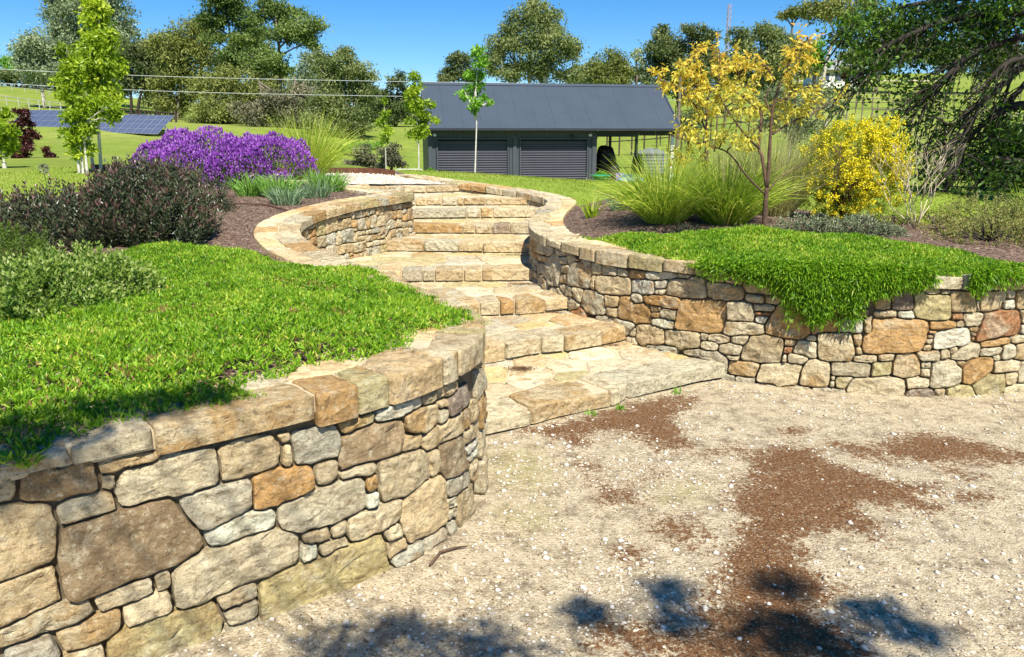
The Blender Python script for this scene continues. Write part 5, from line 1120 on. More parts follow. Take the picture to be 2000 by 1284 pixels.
# copper-yellow trees: branches as they stand
def Q6(x, y, Y): px = 1280+x/3.21; py = 60+y/3.21; dep = math.atan((py-642)/1511)+math.atan(372/1511); return np.array([(px-1000)/1511*Y*math.cos(math.atan((py-642)/1511))/math.cos(dep)*math.cos(0), Y, 1.7-Y*math.tan(dep)])
def Q6(x, y, Y):
    px = 1280+x/3.21; py = 60+y/3.21; c_, s_ = math.cos(math.atan(372/1511)), math.sin(math.atan(372/1511)); u = (px-1000)/1511; v = -(py-642)/1511
    dy = c_+v*s_; return np.array([u/dy*Y, Y, 1.7+(-s_+v*c_)/dy*Y])
def limb_tree(name, label, Y, limbs, clusters, mat, bark, nleaf, ll, group=None, jit=.12, base=None):
    b = Q6(*base, Y); b[2] = gz(b[0], b[1])-.02; root = empty(name, b, label, 'tree', group); T = []; tips = []
    for r0, r1, dy, pts in limbs:
        P_ = [Q6(x, y, Y+dy*i/max(1, len(pts)-1)) for i, (x, y) in enumerate(pts)]
        if pts[0] == base: P_[0] = b.copy()
        P_ = list(catmull(P_, 4)); T.append((P_, list(np.linspace(r0, r1, len(P_))), 7)); tips += P_[len(P_)//2:]
    tips = np.array(tips); LP_ = []; LD = []; lv = []
    for (x, y) in clusters:
        c = Q6(x, y, Y); j = np.argmin(np.hypot(tips[:, 0]-c[0], tips[:, 2]-c[2])); c[1] = tips[j, 1]+random.gauss(0, jit)
        T.append(([tips[j], (tips[j]+c)/2+np.array([0, 0, .02]), c], [.006, .004, .002], 4))
        for _ in range(3):
            e = c+np.array([random.gauss(0, .045), random.gauss(0, .05), random.gauss(0, .04)]); T.append(([c, e], [.002, .001], 3))
            n = nleaf; a = unit(e-c+np.array([0, 0, .03])); LP_.append(e+a*rng.uniform(-.04, .04, (n, 1))+rng.normal(0, .012, (n, 3))); LD.append(unit(a*.5+rdir(n))); hi = np.clip((500-y)/500, 0, 1)
            lv.append(np.clip(rng.normal(.08+.40*hi, .16, n), 0, 1))
    LP_ = np.concatenate(LP_); LD = np.concatenate(LD); n = len(LP_)
    wood('trunk', T, M[bark], root); V, F = leaves(LP_, LD, rng.uniform(.7, 1.2, n)*ll, ll*.36, droop=.2); fol('crown', V, F, M[mat], root, 1, np.concatenate(lv)); return root
Bs = (685, 1265)
limb_tree('copper_leaf_tree', 'small tree with bare forking stems and yellow and copper leaves on the right bed', 6.5,
  [(.024, .018, 0, [Bs, (690, 1100), (700, 985)]), (.015, .006, .15, [(698, 985), (670, 800), (650, 740), (658, 600), (662, 520), (600, 460), (500, 380)]), (.009, .004, -.25, [(650, 740), (560, 650), (440, 480), (400, 400)]),
   (.016, .004, .0, [(700, 985), (715, 800), (722, 650), (735, 500), (770, 370), (810, 270), (860, 150), (950, 60)]), (.009, .003, .3, [(735, 650), (860, 570), (970, 530), (1090, 450), (1200, 400)]), (.008, .002, .2, [(710, 1000), (790, 915), (940, 830)]),
   (.009, .004, -.3, [(690, 1030), (580, 920), (480, 790), (400, 740), (200, 690), (100, 660)]), (.007, .003, .2, [(730, 520), (690, 420), (740, 310), (700, 220)]), (.006, .003, .2, [(745, 450), (830, 420), (900, 360), (980, 380)])],
  [(480, 370), (530, 400), (560, 420), (600, 450), (640, 340), (620, 400), (700, 460), (660, 510), (690, 490), (740, 230), (790, 240), (820, 230), (850, 200), (860, 160), (900, 100), (930, 90), (950, 60), (880, 190), (900, 150), (940, 170), (720, 210), (700, 240), (830, 120), (860, 350), (880, 320), (920, 360), (950, 380), (980, 380), (850, 430), (870, 460), (900, 500), (940, 490), (980, 490), (1020, 460), (1060, 450), (1090, 440), (1200, 400), (800, 540), (760, 545), (560, 620), (590, 640), (600, 680), (640, 680), (430, 650), (380, 660), (340, 680), (300, 680), (260, 640), (230, 650), (170, 640), (140, 650), (100, 660), (200, 700), (440, 720), (480, 690), (440, 480), (420, 440), (460, 460)], 'yellow', 'bark_brown', 12, .050, base=Bs)
B2 = (330, 960)
limb_tree('copper_leaf_tree', 'second copper-yellow tree, behind the left spiky clump, nearer the shed', 7.9,
  [(.022, .018, 0, [B2, (320, 800), (325, 640)]), (.014, .005, .1, [(325, 640), (320, 560), (330, 420), (400, 300), (400, 120)]), (.011, .004, -.2, [(325, 640), (280, 540), (250, 470), (150, 370), (30, 310)]), (.009, .004, .2, [(370, 760), (385, 600), (400, 460), (480, 350), (580, 190)]), (.008, .003, 0, [(330, 450), (250, 350), (200, 250)]), (.006, .003, 0, [(310, 820), (220, 800), (110, 800)])],
  [(50, 270), (20, 320), (40, 330), (80, 310), (120, 330), (150, 280), (170, 240), (220, 230), (200, 270), (250, 280), (270, 300), (300, 330), (330, 350), (290, 380), (200, 370), (230, 400), (250, 450), (220, 440), (280, 470), (330, 480), (300, 510), (370, 370), (400, 400), (420, 360), (450, 430), (440, 390), (380, 250), (420, 190), (430, 230), (400, 100), (260, 130), (270, 160), (320, 190), (500, 220), (470, 240), (580, 190), (560, 210), (540, 150), (600, 170), (130, 790), (160, 770), (100, 850), (130, 840), (200, 810), (240, 790), (300, 790), (340, 540), (360, 430), (480, 320), (510, 340)], 'yellow', 'bark_brown', 14, .060, base=B2)
# small bits: dropped twig, weeds, drip hose, dead leaves
m = MB(); pts = [np.array(v) for v in ((-.36, 2.62, .012), (-.33, 2.72, .016), (-.27, 2.78, .014), (-.2, 2.83, .012))]; 
from_px = [(-.335, 2.83), (-.30, 2.93), (-.24, 2.965), (-.19, 2.98)]
m = MB().tube([(x, y, .012) for x, y in from_px], [.006, .006, .005, .003], 6)
tag(m.build('fallen_twig', M['bark_brown'], smooth=True), 'thin curved brown twig lying on the gravel by the wall foot', 'twig')
for i, (x, y, n, lab) in enumerate(((.50, 4.58, 26, 'taller green weed at the foot of the bottom step'), (.70, 4.70, 34, 'low pale weed beside the bottom step riser'), (1.12, 5.04, 16, 'tiny green weed by the right end of the bottom step'), (.72, 2.23, 8, 'single small green leaf sprig on the litter'))):
    root = empty('weed', (x, y, 0), lab, 'weed', 'weeds on the drive'); d = rdir(n); d[:, 2] = abs(d[:, 2])+.4
    V, F = leaves(np.tile([x, y, .0], (n, 1))+rng.normal(0, .014, (n, 3))*np.array([1, 1, 0]), d, rng.uniform(.025, .065, n) if i < 3 else rng.uniform(.012, .022, n), .014); fol('leaves', V, F, M['bright'], root)
m = MB().tube([(-3.0, 7.85, gz(-3, 7.85)+.012), (-2.75, 8.0, gz(-2.75, 8)+.014), (-2.5, 7.98, gz(-2.5, 7.98)+.012), (-2.28, 7.75, gz(-2.28, 7.75)+.02), (-2.12, 7.6, 1.0)], .008, 6); tag(m.build('drip_hose', M['hose'], smooth=True), 'thin brown irrigation hose on the mulch behind the wall', 'hose')
# ------------------------------------------------------------------ far things: helper from a bearing and a distance to a place
_c, _s = math.cos(math.atan(372/1511)), math.sin(math.atan(372/1511))
def WP(px, py, Y):
    u = (px-1000)/1511; v = -(py-642)/1511; dy = _c+v*_s
    return np.array([u/dy*Y, Y, 1.7+(-_s+v*_c)/dy*Y])
def tree(name, label, base, Y, lobes, mat, bark, trunks=None, group='trees on the hills behind', dens=1., leaf=1., rad=None, droop=.35, cat_='tree', branches=4, gap=.47):
    """a trunk with limbs to every leaf mass; each mass is built of clumps of leaf-sized faces with gaps between them"""
    b = WP(base[0], base[1], Y); b[2] = gz(b[0], b[1])-.15; root = empty(name, b, label, cat_, group)
    lobes = [(a, b_, rx*1.14, ry*1.14) for a, b_, rx, ry in lobes] if Y > 40 else lobes
    s = Y/1511*1.03; T = []; r0 = rad or .011*Y**.9*.35
    cs = [WP(px, py, Y+random.uniform(-1, 1)*.6*rx*s) for px, py, rx, ry in lobes]
    top = max(cs, key=lambda q: q[2])
    tr = trunks or [[(base[0]+random.uniform(-3, 3), base[1]), None]]
    stems = []
    for pth in tr:
        if pth[-1] is None:
            P_ = [b+np.array([random.gauss(0, .3)*s*10, 0, 0]), b*.55+top*.45+np.array([random.gauss(0, 3)*s, 0, 0]), top*.92+b*.08]
        else: P_ = [WP(x, y, Y) for x, y in pth]
        if pth[-1] is not None and pth[0][1] > base[1]-12: P_[0][2] = min(P_[0][2], gz(P_[0][0], P_[0][1])-.1)
        P_ = list(catmull(P_, 5)); T.append((P_, list(np.linspace(r0, r0*.3, len(P_))), 7)); stems += P_[2:]
    stems = np.array(stems); LV = []; LD = []; SZ = []
    for c, (px, py, rx, ry) in zip(cs, lobes):
        R3 = np.array([rx*s, rx*s*.85, ry*s])
        j = np.argmin(np.linalg.norm((stems-c)*np.array([1, 1, .8])+np.array([0, 0, 1])*0, axis=1)); q = stems[max(0, j-2)]
        T.append(([q, (q+c)/2+np.array([0, 0, .12*ry*s]), c], [r0*.5, r0*.34, r0*.14], 5))
        for _ in range(branches): T.append(([c*.6+q*.4, c+rdir(1)[0]*R3*.8], [r0*.2, r0*.07], 4))
        nc = max(6, int(rx*ry/(48 if Y > 40 else 55)*dens**.5)); cc_ = rdir(nc)*(rng.random((nc, 1))**(1/2.2))*R3*.86+c
        n = int(rx*ry*(1.7 if Y > 40 else 1.6)*dens/leaf**1.2); idx = rng.integers(0, nc, n)
        pos = cc_[idx]+rng.normal(0, 1, (n, 3))*np.array([1, 1, .62])*(R3.mean()*.27*gap/.5); LV.append(pos); d = rdir(n); d[:, 2] -= droop; LD.append(d); SZ.append(np.clip(rng.normal(.45, .14, n)+(rng.normal(0, .2, nc))[idx]+random.gauss(0, .12), 0, 1))
    LV = np.concatenate(LV); LD = np.concatenate(LD); n = len(LV)
    wood('trunk', T, M[bark], root); V, F = leaves(LV, LD, rng.uniform(.6, 1.3, n)*s*(6.4 if Y > 40 else 7.5)*leaf, rng.uniform(.7, 1.2, n)*s*(2.5 if Y > 40 else 3.6)*leaf)
    fol('crown', V, F, M[mat], root, 1, np.concatenate(SZ)); return root
# --- left hill
tree('gum_tree', 'grey-green gum tree with a pale trunk beside the white fence at far left', (88, 198), 100, [(70, 88, 36, 26), (52, 112, 24, 32), (95, 108, 24, 32), (112, 95, 18, 22), (75, 138, 28, 22), (108, 135, 16, 20)], 'gum_blue', 'bark_pale', [[(86, 198), (81, 165), (82, 140), (76, 95)]], dens=1.1)
tree('gum_tree', 'tall gum rising out of the top of the picture behind the leafy young tree', (150, 215), 112, [(105, 15, 24, 26), (130, 42, 32, 36), (165, 18, 30, 30), (115, 68, 22, 20), (155, 80, 30, 30), (135, -25, 45, 25), (200, -20, 45, 30), (150, 120, 35, 30)], 'gum_blue', 'bark_grey', dens=1.1)
tree('gum_tree', 'tall blue-green gum right of the leafy young tree, near the dark fence', (225, 220), 102, [(222, 25, 32, 40), (246, 58, 22, 28), (205, 80, 32, 32), (235, 95, 22, 24), (190, 130, 30, 30), (215, -20, 30, 20)], 'gum_blue', 'bark_dark', dens=1.15)
tree('gum_tree', 'rounded gum with dark forked trunks above the dark paddock fence', (262, 226), 88, [(243, 112, 28, 32), (274, 98, 24, 24), (255, 150, 34, 26), (286, 140, 24, 28), (302, 85, 18, 16), (235, 165, 20, 18), (296, 165, 22, 20)], 'gum_dark', 'bark_dark', [[(255, 226), (256, 190), (250, 150)], [(268, 226), (272, 195), (285, 160)]], dens=1.15)
tree('gum_tree', 'broad olive gum left of the pines', (350, 246), 82, [(328, 90, 32, 32), (365, 70, 38, 28), (392, 108, 38, 33), (340, 130, 33, 30), (375, 160, 38, 33), (318, 160, 24, 25), (402, 58, 24, 20), (350, 195, 28, 24), (322, 196, 22, 18)], 'gum_olive', 'bark_grey', [[(345, 250), (350, 190), (360, 120)], [(398, 250), (392, 190), (395, 130)]], dens=1.2)
tree('pine_tree', 'taller pine, its head leaving the top of the picture', (452, 250), 76, [(438, 10, 45, 22), (472, 42, 38, 17), (408, 40, 28, 15), (482, 82, 33, 18), (455, 112, 28, 17), (430, -20, 40, 20), (415, 75, 24, 13)], 'pine', 'bark_dark', [[(470, 262), (462, 160), (452, 90), (440, 0)]], dens=1.5, droop=-.25, gap=.42)
tree('pine_tree', 'pine with flat layered crown nearest the open sky', (548, 252), 72, [(524, 18, 32, 22), (560, 33, 32, 20), (592, 58, 40, 23), (548, 68, 33, 17), (600, 84, 26, 11), (520, 118, 42, 22), (555, 138, 24, 14), (500, 52, 18, 14), (490, 110, 20, 16)], 'pine', 'bark_grey', [[(548, 262), (548, 170), (545, 110), (538, 30)]], dens=1.5, droop=-.25, gap=.42)
tree('gum_tree', 'dense olive gum in front of the pines', (452, 256), 70, [(420, 172, 38, 28), (455, 158, 28, 24), (470, 198, 34, 30), (420, 214, 38, 25), (510, 170, 24, 28), (395, 235, 28, 18), (445, 235, 35, 20)], 'gum_olive', 'bark_grey', dens=1.2)
tree('scrub_tree', 'dull grey scrub below the pines, left of the gum over the shed drive', (545, 256), 66, [(488, 222, 28, 24), (525, 214, 30, 26), (575, 214, 32, 28), (602, 188, 24, 24), (540, 190, 22, 20), (598, 238, 28, 20), (505, 245, 24, 14), (556, 246, 26, 14)], 'scrub', 'bark_grey', [[(520, 262), (515, 200), (505, 160)], [(575, 262), (585, 190), (575, 150)], [(545, 262), (560, 210)]], dens=1.)
tree('gum_tree', 'spreading gum with low grey foliage between the pines and the small shed trees', (668, 282), 60, [(640, 128, 34, 28), (670, 108, 24, 15), (692, 138, 28, 23), (665, 170, 38, 28), (702, 184, 24, 28), (640, 200, 33, 28), (675, 225, 38, 28), (716, 165, 18, 28), (625, 240, 28, 24), (692, 255, 33, 20), (648, 258, 28, 18)], 'gum', 'bark_pale', [[(650, 284), (655, 230), (640, 170)], [(680, 284), (676, 230), (690, 170), (680, 130)]], dens=1.2)
tree('gum_tree', 'brownish gum left of the shed roof', (772, 248), 86, [(776, 160, 20, 16), (760, 190, 24, 20), (792, 184, 22, 24), (742, 202, 16, 18), (770, 220, 30, 20), (800, 215, 18, 20)], 'gum_dark', 'bark_dark', dens=1.1)
tree('gum_tree', 'dark low gum touching the left end of the shed ridge', (890, 200), 98, [(890, 118, 17, 17), (874, 140, 20, 17), (906, 134, 22, 24), (866, 158, 18, 12), (920, 155, 20, 15)], 'gum_dark', 'bark_dark', dens=1.2)
tree('gum_tree', 'tall feathery gum standing behind the middle of the shed roof', (1040, 205), 68, [(1040, 33, 33, 25), (1000, 58, 26, 26), (1076, 48, 30, 28), (980, 94, 28, 26), (1030, 88, 38, 28), (1086, 88, 33, 28), (1112, 108, 22, 24), (960, 124, 22, 24), (1000, 138, 33, 24), (1060, 134, 38, 24), (1112, 145, 26, 18), (1046, 14, 22, 12)], 'gum', 'bark_pale', [[(1030, 210), (1035, 130), (1035, 60), (1042, 25)], [(1060, 210), (1070, 120), (1080, 60)], [(1010, 210), (1005, 120), (1000, 70)]], dens=1.15, gap=.44)
tree('gum_tree', 'rounded brown-green tree behind the right part of the shed roof', (1190, 205), 92, [(1190, 124, 33, 20), (1164, 140, 24, 18), (1216, 140, 24, 18), (1190, 155, 44, 16)], 'gum_olive', 'bark_dark', dens=1.4)
tree('gum_tree', 'thin half-bare bluish tree right of the rounded brown-green one', (1250, 205), 95, [(1243, 108, 13, 13), (1256, 134, 16, 18), (1238, 145, 10, 12)], 'gum_blue', 'bark_grey', dens=.6)
tree('gum_tree', 'big dark bushy gum right of the shed ridge', (1330, 215), 90, [(1300, 63, 20, 12), (1350, 64, 24, 14), (1380, 80, 20, 18), (1290, 95, 28, 24), (1330, 98, 38, 28), (1376, 114, 28, 24), (1288, 130, 28, 24), (1340, 140, 42, 24), (1396, 140, 24, 24), (1330, 172, 44, 20)], 'gum_dark', 'bark_dark', dens=1.35)
tree('gum_tree', 'olive gum behind the copper-leaved tree, right of the mast', (1470, 190), 96, [(1445, 76, 22, 18), (1488, 66, 26, 22), (1518, 82, 26, 22), (1460, 110, 33, 24), (1512, 114, 33, 26), (1550, 95, 22, 24), (1440, 145, 30, 22), (1500, 150, 34, 22)], 'gum', 'bark_grey', dens=1.25)
tree('gum_tree', 'small umbrella-crowned gum on a thin stem against the sky', (1540, 150), 105, [(1546, 22, 26, 10), (1530, 30, 16, 7), (1562, 30, 14, 6)], 'gum_olive', 'bark_grey', [[(1545, 160), (1546, 90), (1548, 30)]], dens=1.2)
tree('gum_tree', 'tall pale-trunked gum with drooping head near the top edge, left of the oak', (1606, 168), 100, [(1608, 26, 32, 18), (1640, 10, 32, 20), (1670, 30, 22, 18), (1588, 14, 18, 13), (1690, 10, 22, 15)], 'gum_olive', 'bark_pale', [[(1604, 172), (1614, 120), (1630, 70), (1612, 30)], [(1626, 80), (1650, 50), (1660, 20)]], dens=1.1)
tree('round_tree', 'bright green round tree beside the hilltop house', (1590, 150), 128, [(1590, 98, 21, 18), (1574, 118, 14, 14), (1602, 118, 17, 15)], 'bright', 'bark_dark', dens=1.6)
tree('gum_tree', 'hazy gum on the hilltop behind the oak branches', (1712, 150), 118, [(1688, 92, 38, 22), (1740, 70, 28, 28), (1722, 114, 33, 22), (1785, 95, 30, 28), (1830, 110, 34, 24), (1660, 120, 22, 18)], 'gum', 'bark_grey', dens=1.2)
tree('gum_tree', 'gum on the far right hilltop behind the oak limbs', (1900, 158), 120, [(1880, 110, 34, 26), (1930, 100, 36, 30), (1980, 110, 34, 28), (1950, 135, 40, 18)], 'gum_dark', 'bark_grey', dens=1.2)
tree('wispy_tree', 'pale wispy leaning tree behind the yellow tree and straw grass', (1575, 350), 24, [(1515, 185, 30, 24), (1555, 205, 34, 32), (1600, 178, 26, 22), (1505, 232, 22, 20), (1580, 244, 34, 22), (1545, 262, 28, 18), (1625, 215, 22, 20)], 'greygreen', 'bark_pale', [[(1530, 350), (1545, 290), (1560, 230), (1590, 180)], [(1585, 330), (1610, 250), (1630, 215)]], dens=.55, leaf=.8, gap=.7, rad=.05)
tree('far_tree', 'bright green wood edge at the far left skyline', (15, 150), 145, [(12, 124, 22, 9), (30, 132, 18, 8), (5, 145, 22, 12)], 'bright', 'bark_dark', dens=1.)
for px, py, Y, rx, lab in ((705, 332, 29, 26, 'left of two grey bushes beyond the lawn, left of the shed'), (762, 332, 28, 24, 'right of two grey bushes beyond the lawn, at the foot of the thin young tree')):
    tree('grey_bush', lab, (px, py), Y, [(px, py-28, rx, 22), (px-14, py-12, rx*.7, 16), (px+14, py-14, rx*.7, 16)], 'scrub', 'bark_dark', group='grey bushes left of the shed', dens=1.2, cat_='bush', leaf=.7)
tree('low_bush', 'low green bush line on the field left of the shed, before the gum', (690, 300), 48, [(650, 286, 22, 8), (690, 288, 26, 9), (728, 286, 20, 8)], 'bright', 'bark_dark', group=None, dens=1., cat_='bush', leaf=.7)
tree('dark_bush', 'dark green bush on the hillside just right of the shed roof', (1345, 262), 60, [(1335, 235, 22, 16), (1362, 228, 18, 16), (1350, 250, 26, 12)], 'gum_dark', 'bark_dark', group=None, dens=1.3, cat_='bush')
tree('red_bush', 'small red-brown bush beside the hilltop house', (1652, 152), 125, [(1652, 143, 8, 7)], 'burgundy', 'bark_dark', group=None, dens=2.2, cat_='bush')
tree('gum_tree', 'olive gum filling the belt between the forked gum and the pines', (310, 240), 96, [(305, 120, 26, 26), (318, 150, 30, 26), (300, 185, 28, 24), (330, 205, 30, 20), (280, 120, 20, 22)], 'gum', 'bark_grey', dens=1.1)
tree('gum_tree', 'tall gum standing between and behind the two pines', (500, 250), 92, [(495, 90, 34, 30), (470, 130, 34, 28), (520, 150, 34, 28), (500, 185, 36, 26), (440, 150, 30, 26), (560, 175, 30, 28)], 'gum', 'bark_pale', dens=1.1)
tree('gum_tree', 'grey gum right of the flat-topped pine, behind the spreading gum', (615, 262), 84, [(610, 125, 26, 22), (600, 160, 30, 26), (640, 160, 28, 24), (620, 200, 32, 26), (590, 225, 28, 20)], 'gum_blue', 'bark_pale', dens=1.1)
tree('gum_tree', 'low dark gum between the spreading gum and the thinnest young tree', (725, 262), 92, [(722, 195, 22, 22), (738, 220, 20, 18), (712, 225, 22, 18), (750, 235, 16, 12)], 'gum_dark', 'bark_dark', dens=1.1)
tree('gum_tree', 'olive gum behind the shed ridge, between the tall gum and the dark bushy one', (1145, 200), 105, [(1140, 140, 22, 18), (1130, 158, 24, 14), (1225, 155, 22, 14), (1262, 155, 20, 14)], 'gum', 'bark_grey', dens=1.1)
tree('gum_tree', 'mid-green gum on the hill between the mast and the bright round tree', (1560, 150), 112, [(1560, 118, 22, 20), (1535, 135, 24, 18), (1575, 140, 18, 14), (1420, 130, 24, 22), (1410, 155, 22, 16)], 'gum_olive', 'bark_grey', dens=1.1)
tree('wood_edge', 'dark wood on the far left hill behind the pale-trunked gum', (40, 175), 140, [(20, 150, 26, 14), (60, 155, 26, 14), (110, 160, 26, 16), (150, 175, 24, 16), (190, 185, 26, 18)], 'gum_dark', 'bark_dark', dens=1.1)
# --- young planted trees
def young(name, label, stems, Y, lobes, mat, dens, leaf, rad, bark='bark_white', group='young staked trees', gap=.6):
    r = tree(name, label, stems[0][0], Y, lobes, mat, bark, stems, group, dens, leaf, rad, .25, branches=5, gap=gap); return r
young('young_pear_tree', 'tall narrow bright green young tree with whitish trunk at the left', [[(195, 322), (193, 260), (190, 180), (180, 60), (185, 5)], [(182, 322), (170, 250), (160, 180)]], 13, [(188, 12, 22, 16), (182, 40, 28, 22), (190, 78, 32, 26), (178, 112, 34, 26), (205, 125, 32, 26), (195, 158, 34, 26), (225, 130, 20, 22), (208, 188, 26, 20), (200, 222, 22, 18), (215, 70, 14, 14)], 'pear', 1.05, 1.4, .03)
young('young_pear_tree', 'shorter bushy bright green young tree left of the tall one', [[(160, 322), (155, 270), (145, 200), (128, 110)], [(168, 322), (165, 280), (160, 220)], [(152, 322), (148, 260), (138, 190)]], 12.4, [(128, 98, 12, 12), (132, 125, 20, 20), (145, 150, 26, 22), (138, 180, 26, 22), (160, 195, 26, 22), (140, 218, 24, 20), (160, 245, 26, 20), (140, 268, 22, 18), (165, 285, 18, 18), (152, 300, 14, 12), (222, 225, 14, 14), (215, 205, 14, 12)], 'pear', .95, 1.4, .024)
young('young_pear_tree', 'leafy bright green shrubby tree cut by the left edge of the picture', [[(8, 325), (5, 290), (0, 240)]], 14, [(2, 225, 14, 18), (5, 258, 22, 18), (12, 280, 24, 16), (0, 300, 20, 12), (-20, 260, 24, 30)], 'pear', 1.4, 1.3, .04, group=None)
young('young_street_tree', 'slender young tree with pale trunk in front of the left roller door', [[(927, 345), (929, 300), (931, 230), (930, 170), (936, 100)], [(930, 235), (920, 205), (908, 180)], [(931, 210), (945, 205), (958, 198)]], 21, [(936, 98, 11, 12), (934, 122, 18, 14), (932, 148, 20, 15), (928, 172, 20, 13), (908, 184, 15, 11), (930, 200, 14, 12), (945, 190, 8, 7), (958, 202, 9, 6), (925, 218, 8, 7)], 'bright', .85, 1.05, .026, gap=.5)
young('young_street_tree', 'young tree standing at the left corner of the shed', [[(817, 338), (818, 300), (815, 240), (812, 170)]], 24, [(812, 152, 12, 12), (808, 178, 18, 14), (820, 200, 22, 15), (802, 208, 18, 16), (815, 232, 24, 16), (822, 255, 18, 14), (845, 205, 7, 7), (848, 235, 8, 7), (808, 265, 12, 10)], 'pear', .85, 1.05, .028, gap=.5)
young('young_street_tree', 'thinnest young tree, left of the shed in front of the grey bush', [[(754, 336), (753, 290), (752, 240), (750, 195)]], 26, [(750, 200, 7, 9), (752, 222, 9, 9), (748, 240, 12, 10), (756, 258, 12, 9), (750, 272, 9, 8)], 'pear', .7, 1.05, .02, gap=.5)
for px, Y, lb, lab in ((45, 24, [(40, 218, 14, 10), (46, 238, 18, 14), (44, 262, 18, 14), (50, 285, 20, 14), (46, 305, 18, 12), (68, 262, 8, 12)], 'taller burgundy-leaved young tree left of the bright green trees'), (96, 24, [(93, 292, 7, 8), (97, 306, 12, 11)], 'small burgundy shrub on the lawn beside the taller burgundy tree')):
    tree('burgundy_tree', lab, (px, 318), Y, lb, 'burgundy', 'bark_dark', group='burgundy plants on the left lawn', dens=1.6, leaf=.8)
# agapanthus head left
root = empty('pale_flower', (-4.75, 8.0, gz(-4.75, 8.0)), 'single pale lilac flower head on a thin stem before the left lawn', 'flower'); b0 = np.array(root.location)
wood('stalk', [([b0, b0+np.array([.01, 0, .2]), b0+np.array([0, 0, .36])], [.005, .004, .003], 4)], M['dianella'], root)
n = 70; d = rdir(n); V, F = leaves(np.tile(b0+np.array([0, 0, .36]), (n, 1))+d*.015, d, .05, .014); fol('petals', V, F, M['greygreen'], root)

# ------------------------------------------------------------------ the shed
FZ = -.66; root = empty('steel_shed', (-3.33, 32, FZ), 'dark grey corrugated steel shed with two roller doors and an open carport bay', 'shed'); root.rotation_euler.z = math.atan2(.1513, .9885)
EZ = 2.10-FZ; DP = 5.0; OV = .38; RUN = DP/2+OV; RISE = 1.86; Wd = 10.25
def ridged(x0, x1, z0, z1, y, pitch, amp, mat, name, n=4, horiz=False, parent=root):
    """ribbed steel sheet facing -y"""
    V = []; F = []; L = (z1-z0) if horiz else (x1-x0); k = max(1, round(L/pitch)); m_ = k*n
    for i in range(m_+1):
        u = i/m_; a = u*k*2*math.pi; d = amp*(1 if math.sin(a) > .3 else -1 if math.sin(a) < -.3 else math.sin(a)/.3)
        if horiz: V += [(x0, y-d, z0+u*L), (x1, y-d, z0+u*L)]
        else: V += [(x0+u*L, y-d, z0), (x0+u*L, y-d, z1)]
        if i: F.append((2*i-2, 2*i, 2*i+1, 2*i-1))
    return link(name, mesh_py(name, V, F, M[mat]), parent)
# walls: front above and between the doors, sides, back
DT = 1.64-FZ
for x0, x1, z0, z1 in ((.0, 6.96, DT+.02, EZ-.12), (.02, .26, 0, DT+.02), (3.26, 3.66, 0, DT+.02), (6.60, 6.94, 0, DT+.02)): ridged(x0, x1, z0, z1, 0, .2, .014, 'shed_wall', 'wall_sheet')
m = MB().box((-.06, .02, 0), (0.0, DP, EZ-.05)).box((6.9, .1, 0), (6.96, DP, EZ-.05)).box((0, DP-.05, 0), (6.96, DP, EZ)); m.build('wall', M['shed_wall'], root)
m = MB().add([(-.06, .02, EZ-.05), (-.06, DP, EZ-.05), (-.06, DP/2, EZ+RISE*DP/2/RUN-.12), (0, .02, EZ-.05), (0, DP, EZ-.05), (0, DP/2, EZ+RISE*DP/2/RUN-.12)], [(0, 1, 2), (5, 4, 3), (0, 2, 5, 3), (1, 4, 5, 2)]); m.build('gable', M['shed_wall'], root)
m = MB().add([(Wd+.02, .02, EZ-.05), (Wd+.02, DP, EZ-.05), (Wd+.02, DP/2, EZ+RISE*DP/2/RUN-.12), (Wd+.05, .02, EZ-.05), (Wd+.05, DP, EZ-.05), (Wd+.05, DP/2, EZ+RISE*DP/2/RUN-.12)], [(0, 1, 2), (5, 4, 3), (0, 2, 5, 3), (1, 4, 5, 2)]); m.build('gable', M['shed_dark'], root)
for x in (-.05, 3.40, 6.74): MB().bbox((x, -.05, 0), (x+.16, -.015, EZ-.3), .008).build('flashing', M['shed_wall'], root)
for x0, x1 in ((.28, 3.24), (3.68, 6.58)):
    d = ridged(x0+.05, x1-.05, .03, DT-.05, .07, .098, .017, 'door_steel', 'roller_door', 6, True)
    MB().box((x0+.05, .05, .0), (x1-.05, .09, .06)).build('bottom_rail', M['shed_dark'], d)
    m = MB().bbox((x0, -.035, 0), (x0+.06, .10, DT), .006).bbox((x1-.06, -.035, 0), (x1, .10, DT), .006).bbox((x0-.02, -.04, DT), (x1+.02, .10, DT+.07), .006); m.build('door_frame', M['shed_wall'], root)
MB().bbox((6.50, -.05, .55), (6.53, .06, .75), .005).build('door_handle', M['galv'], root)
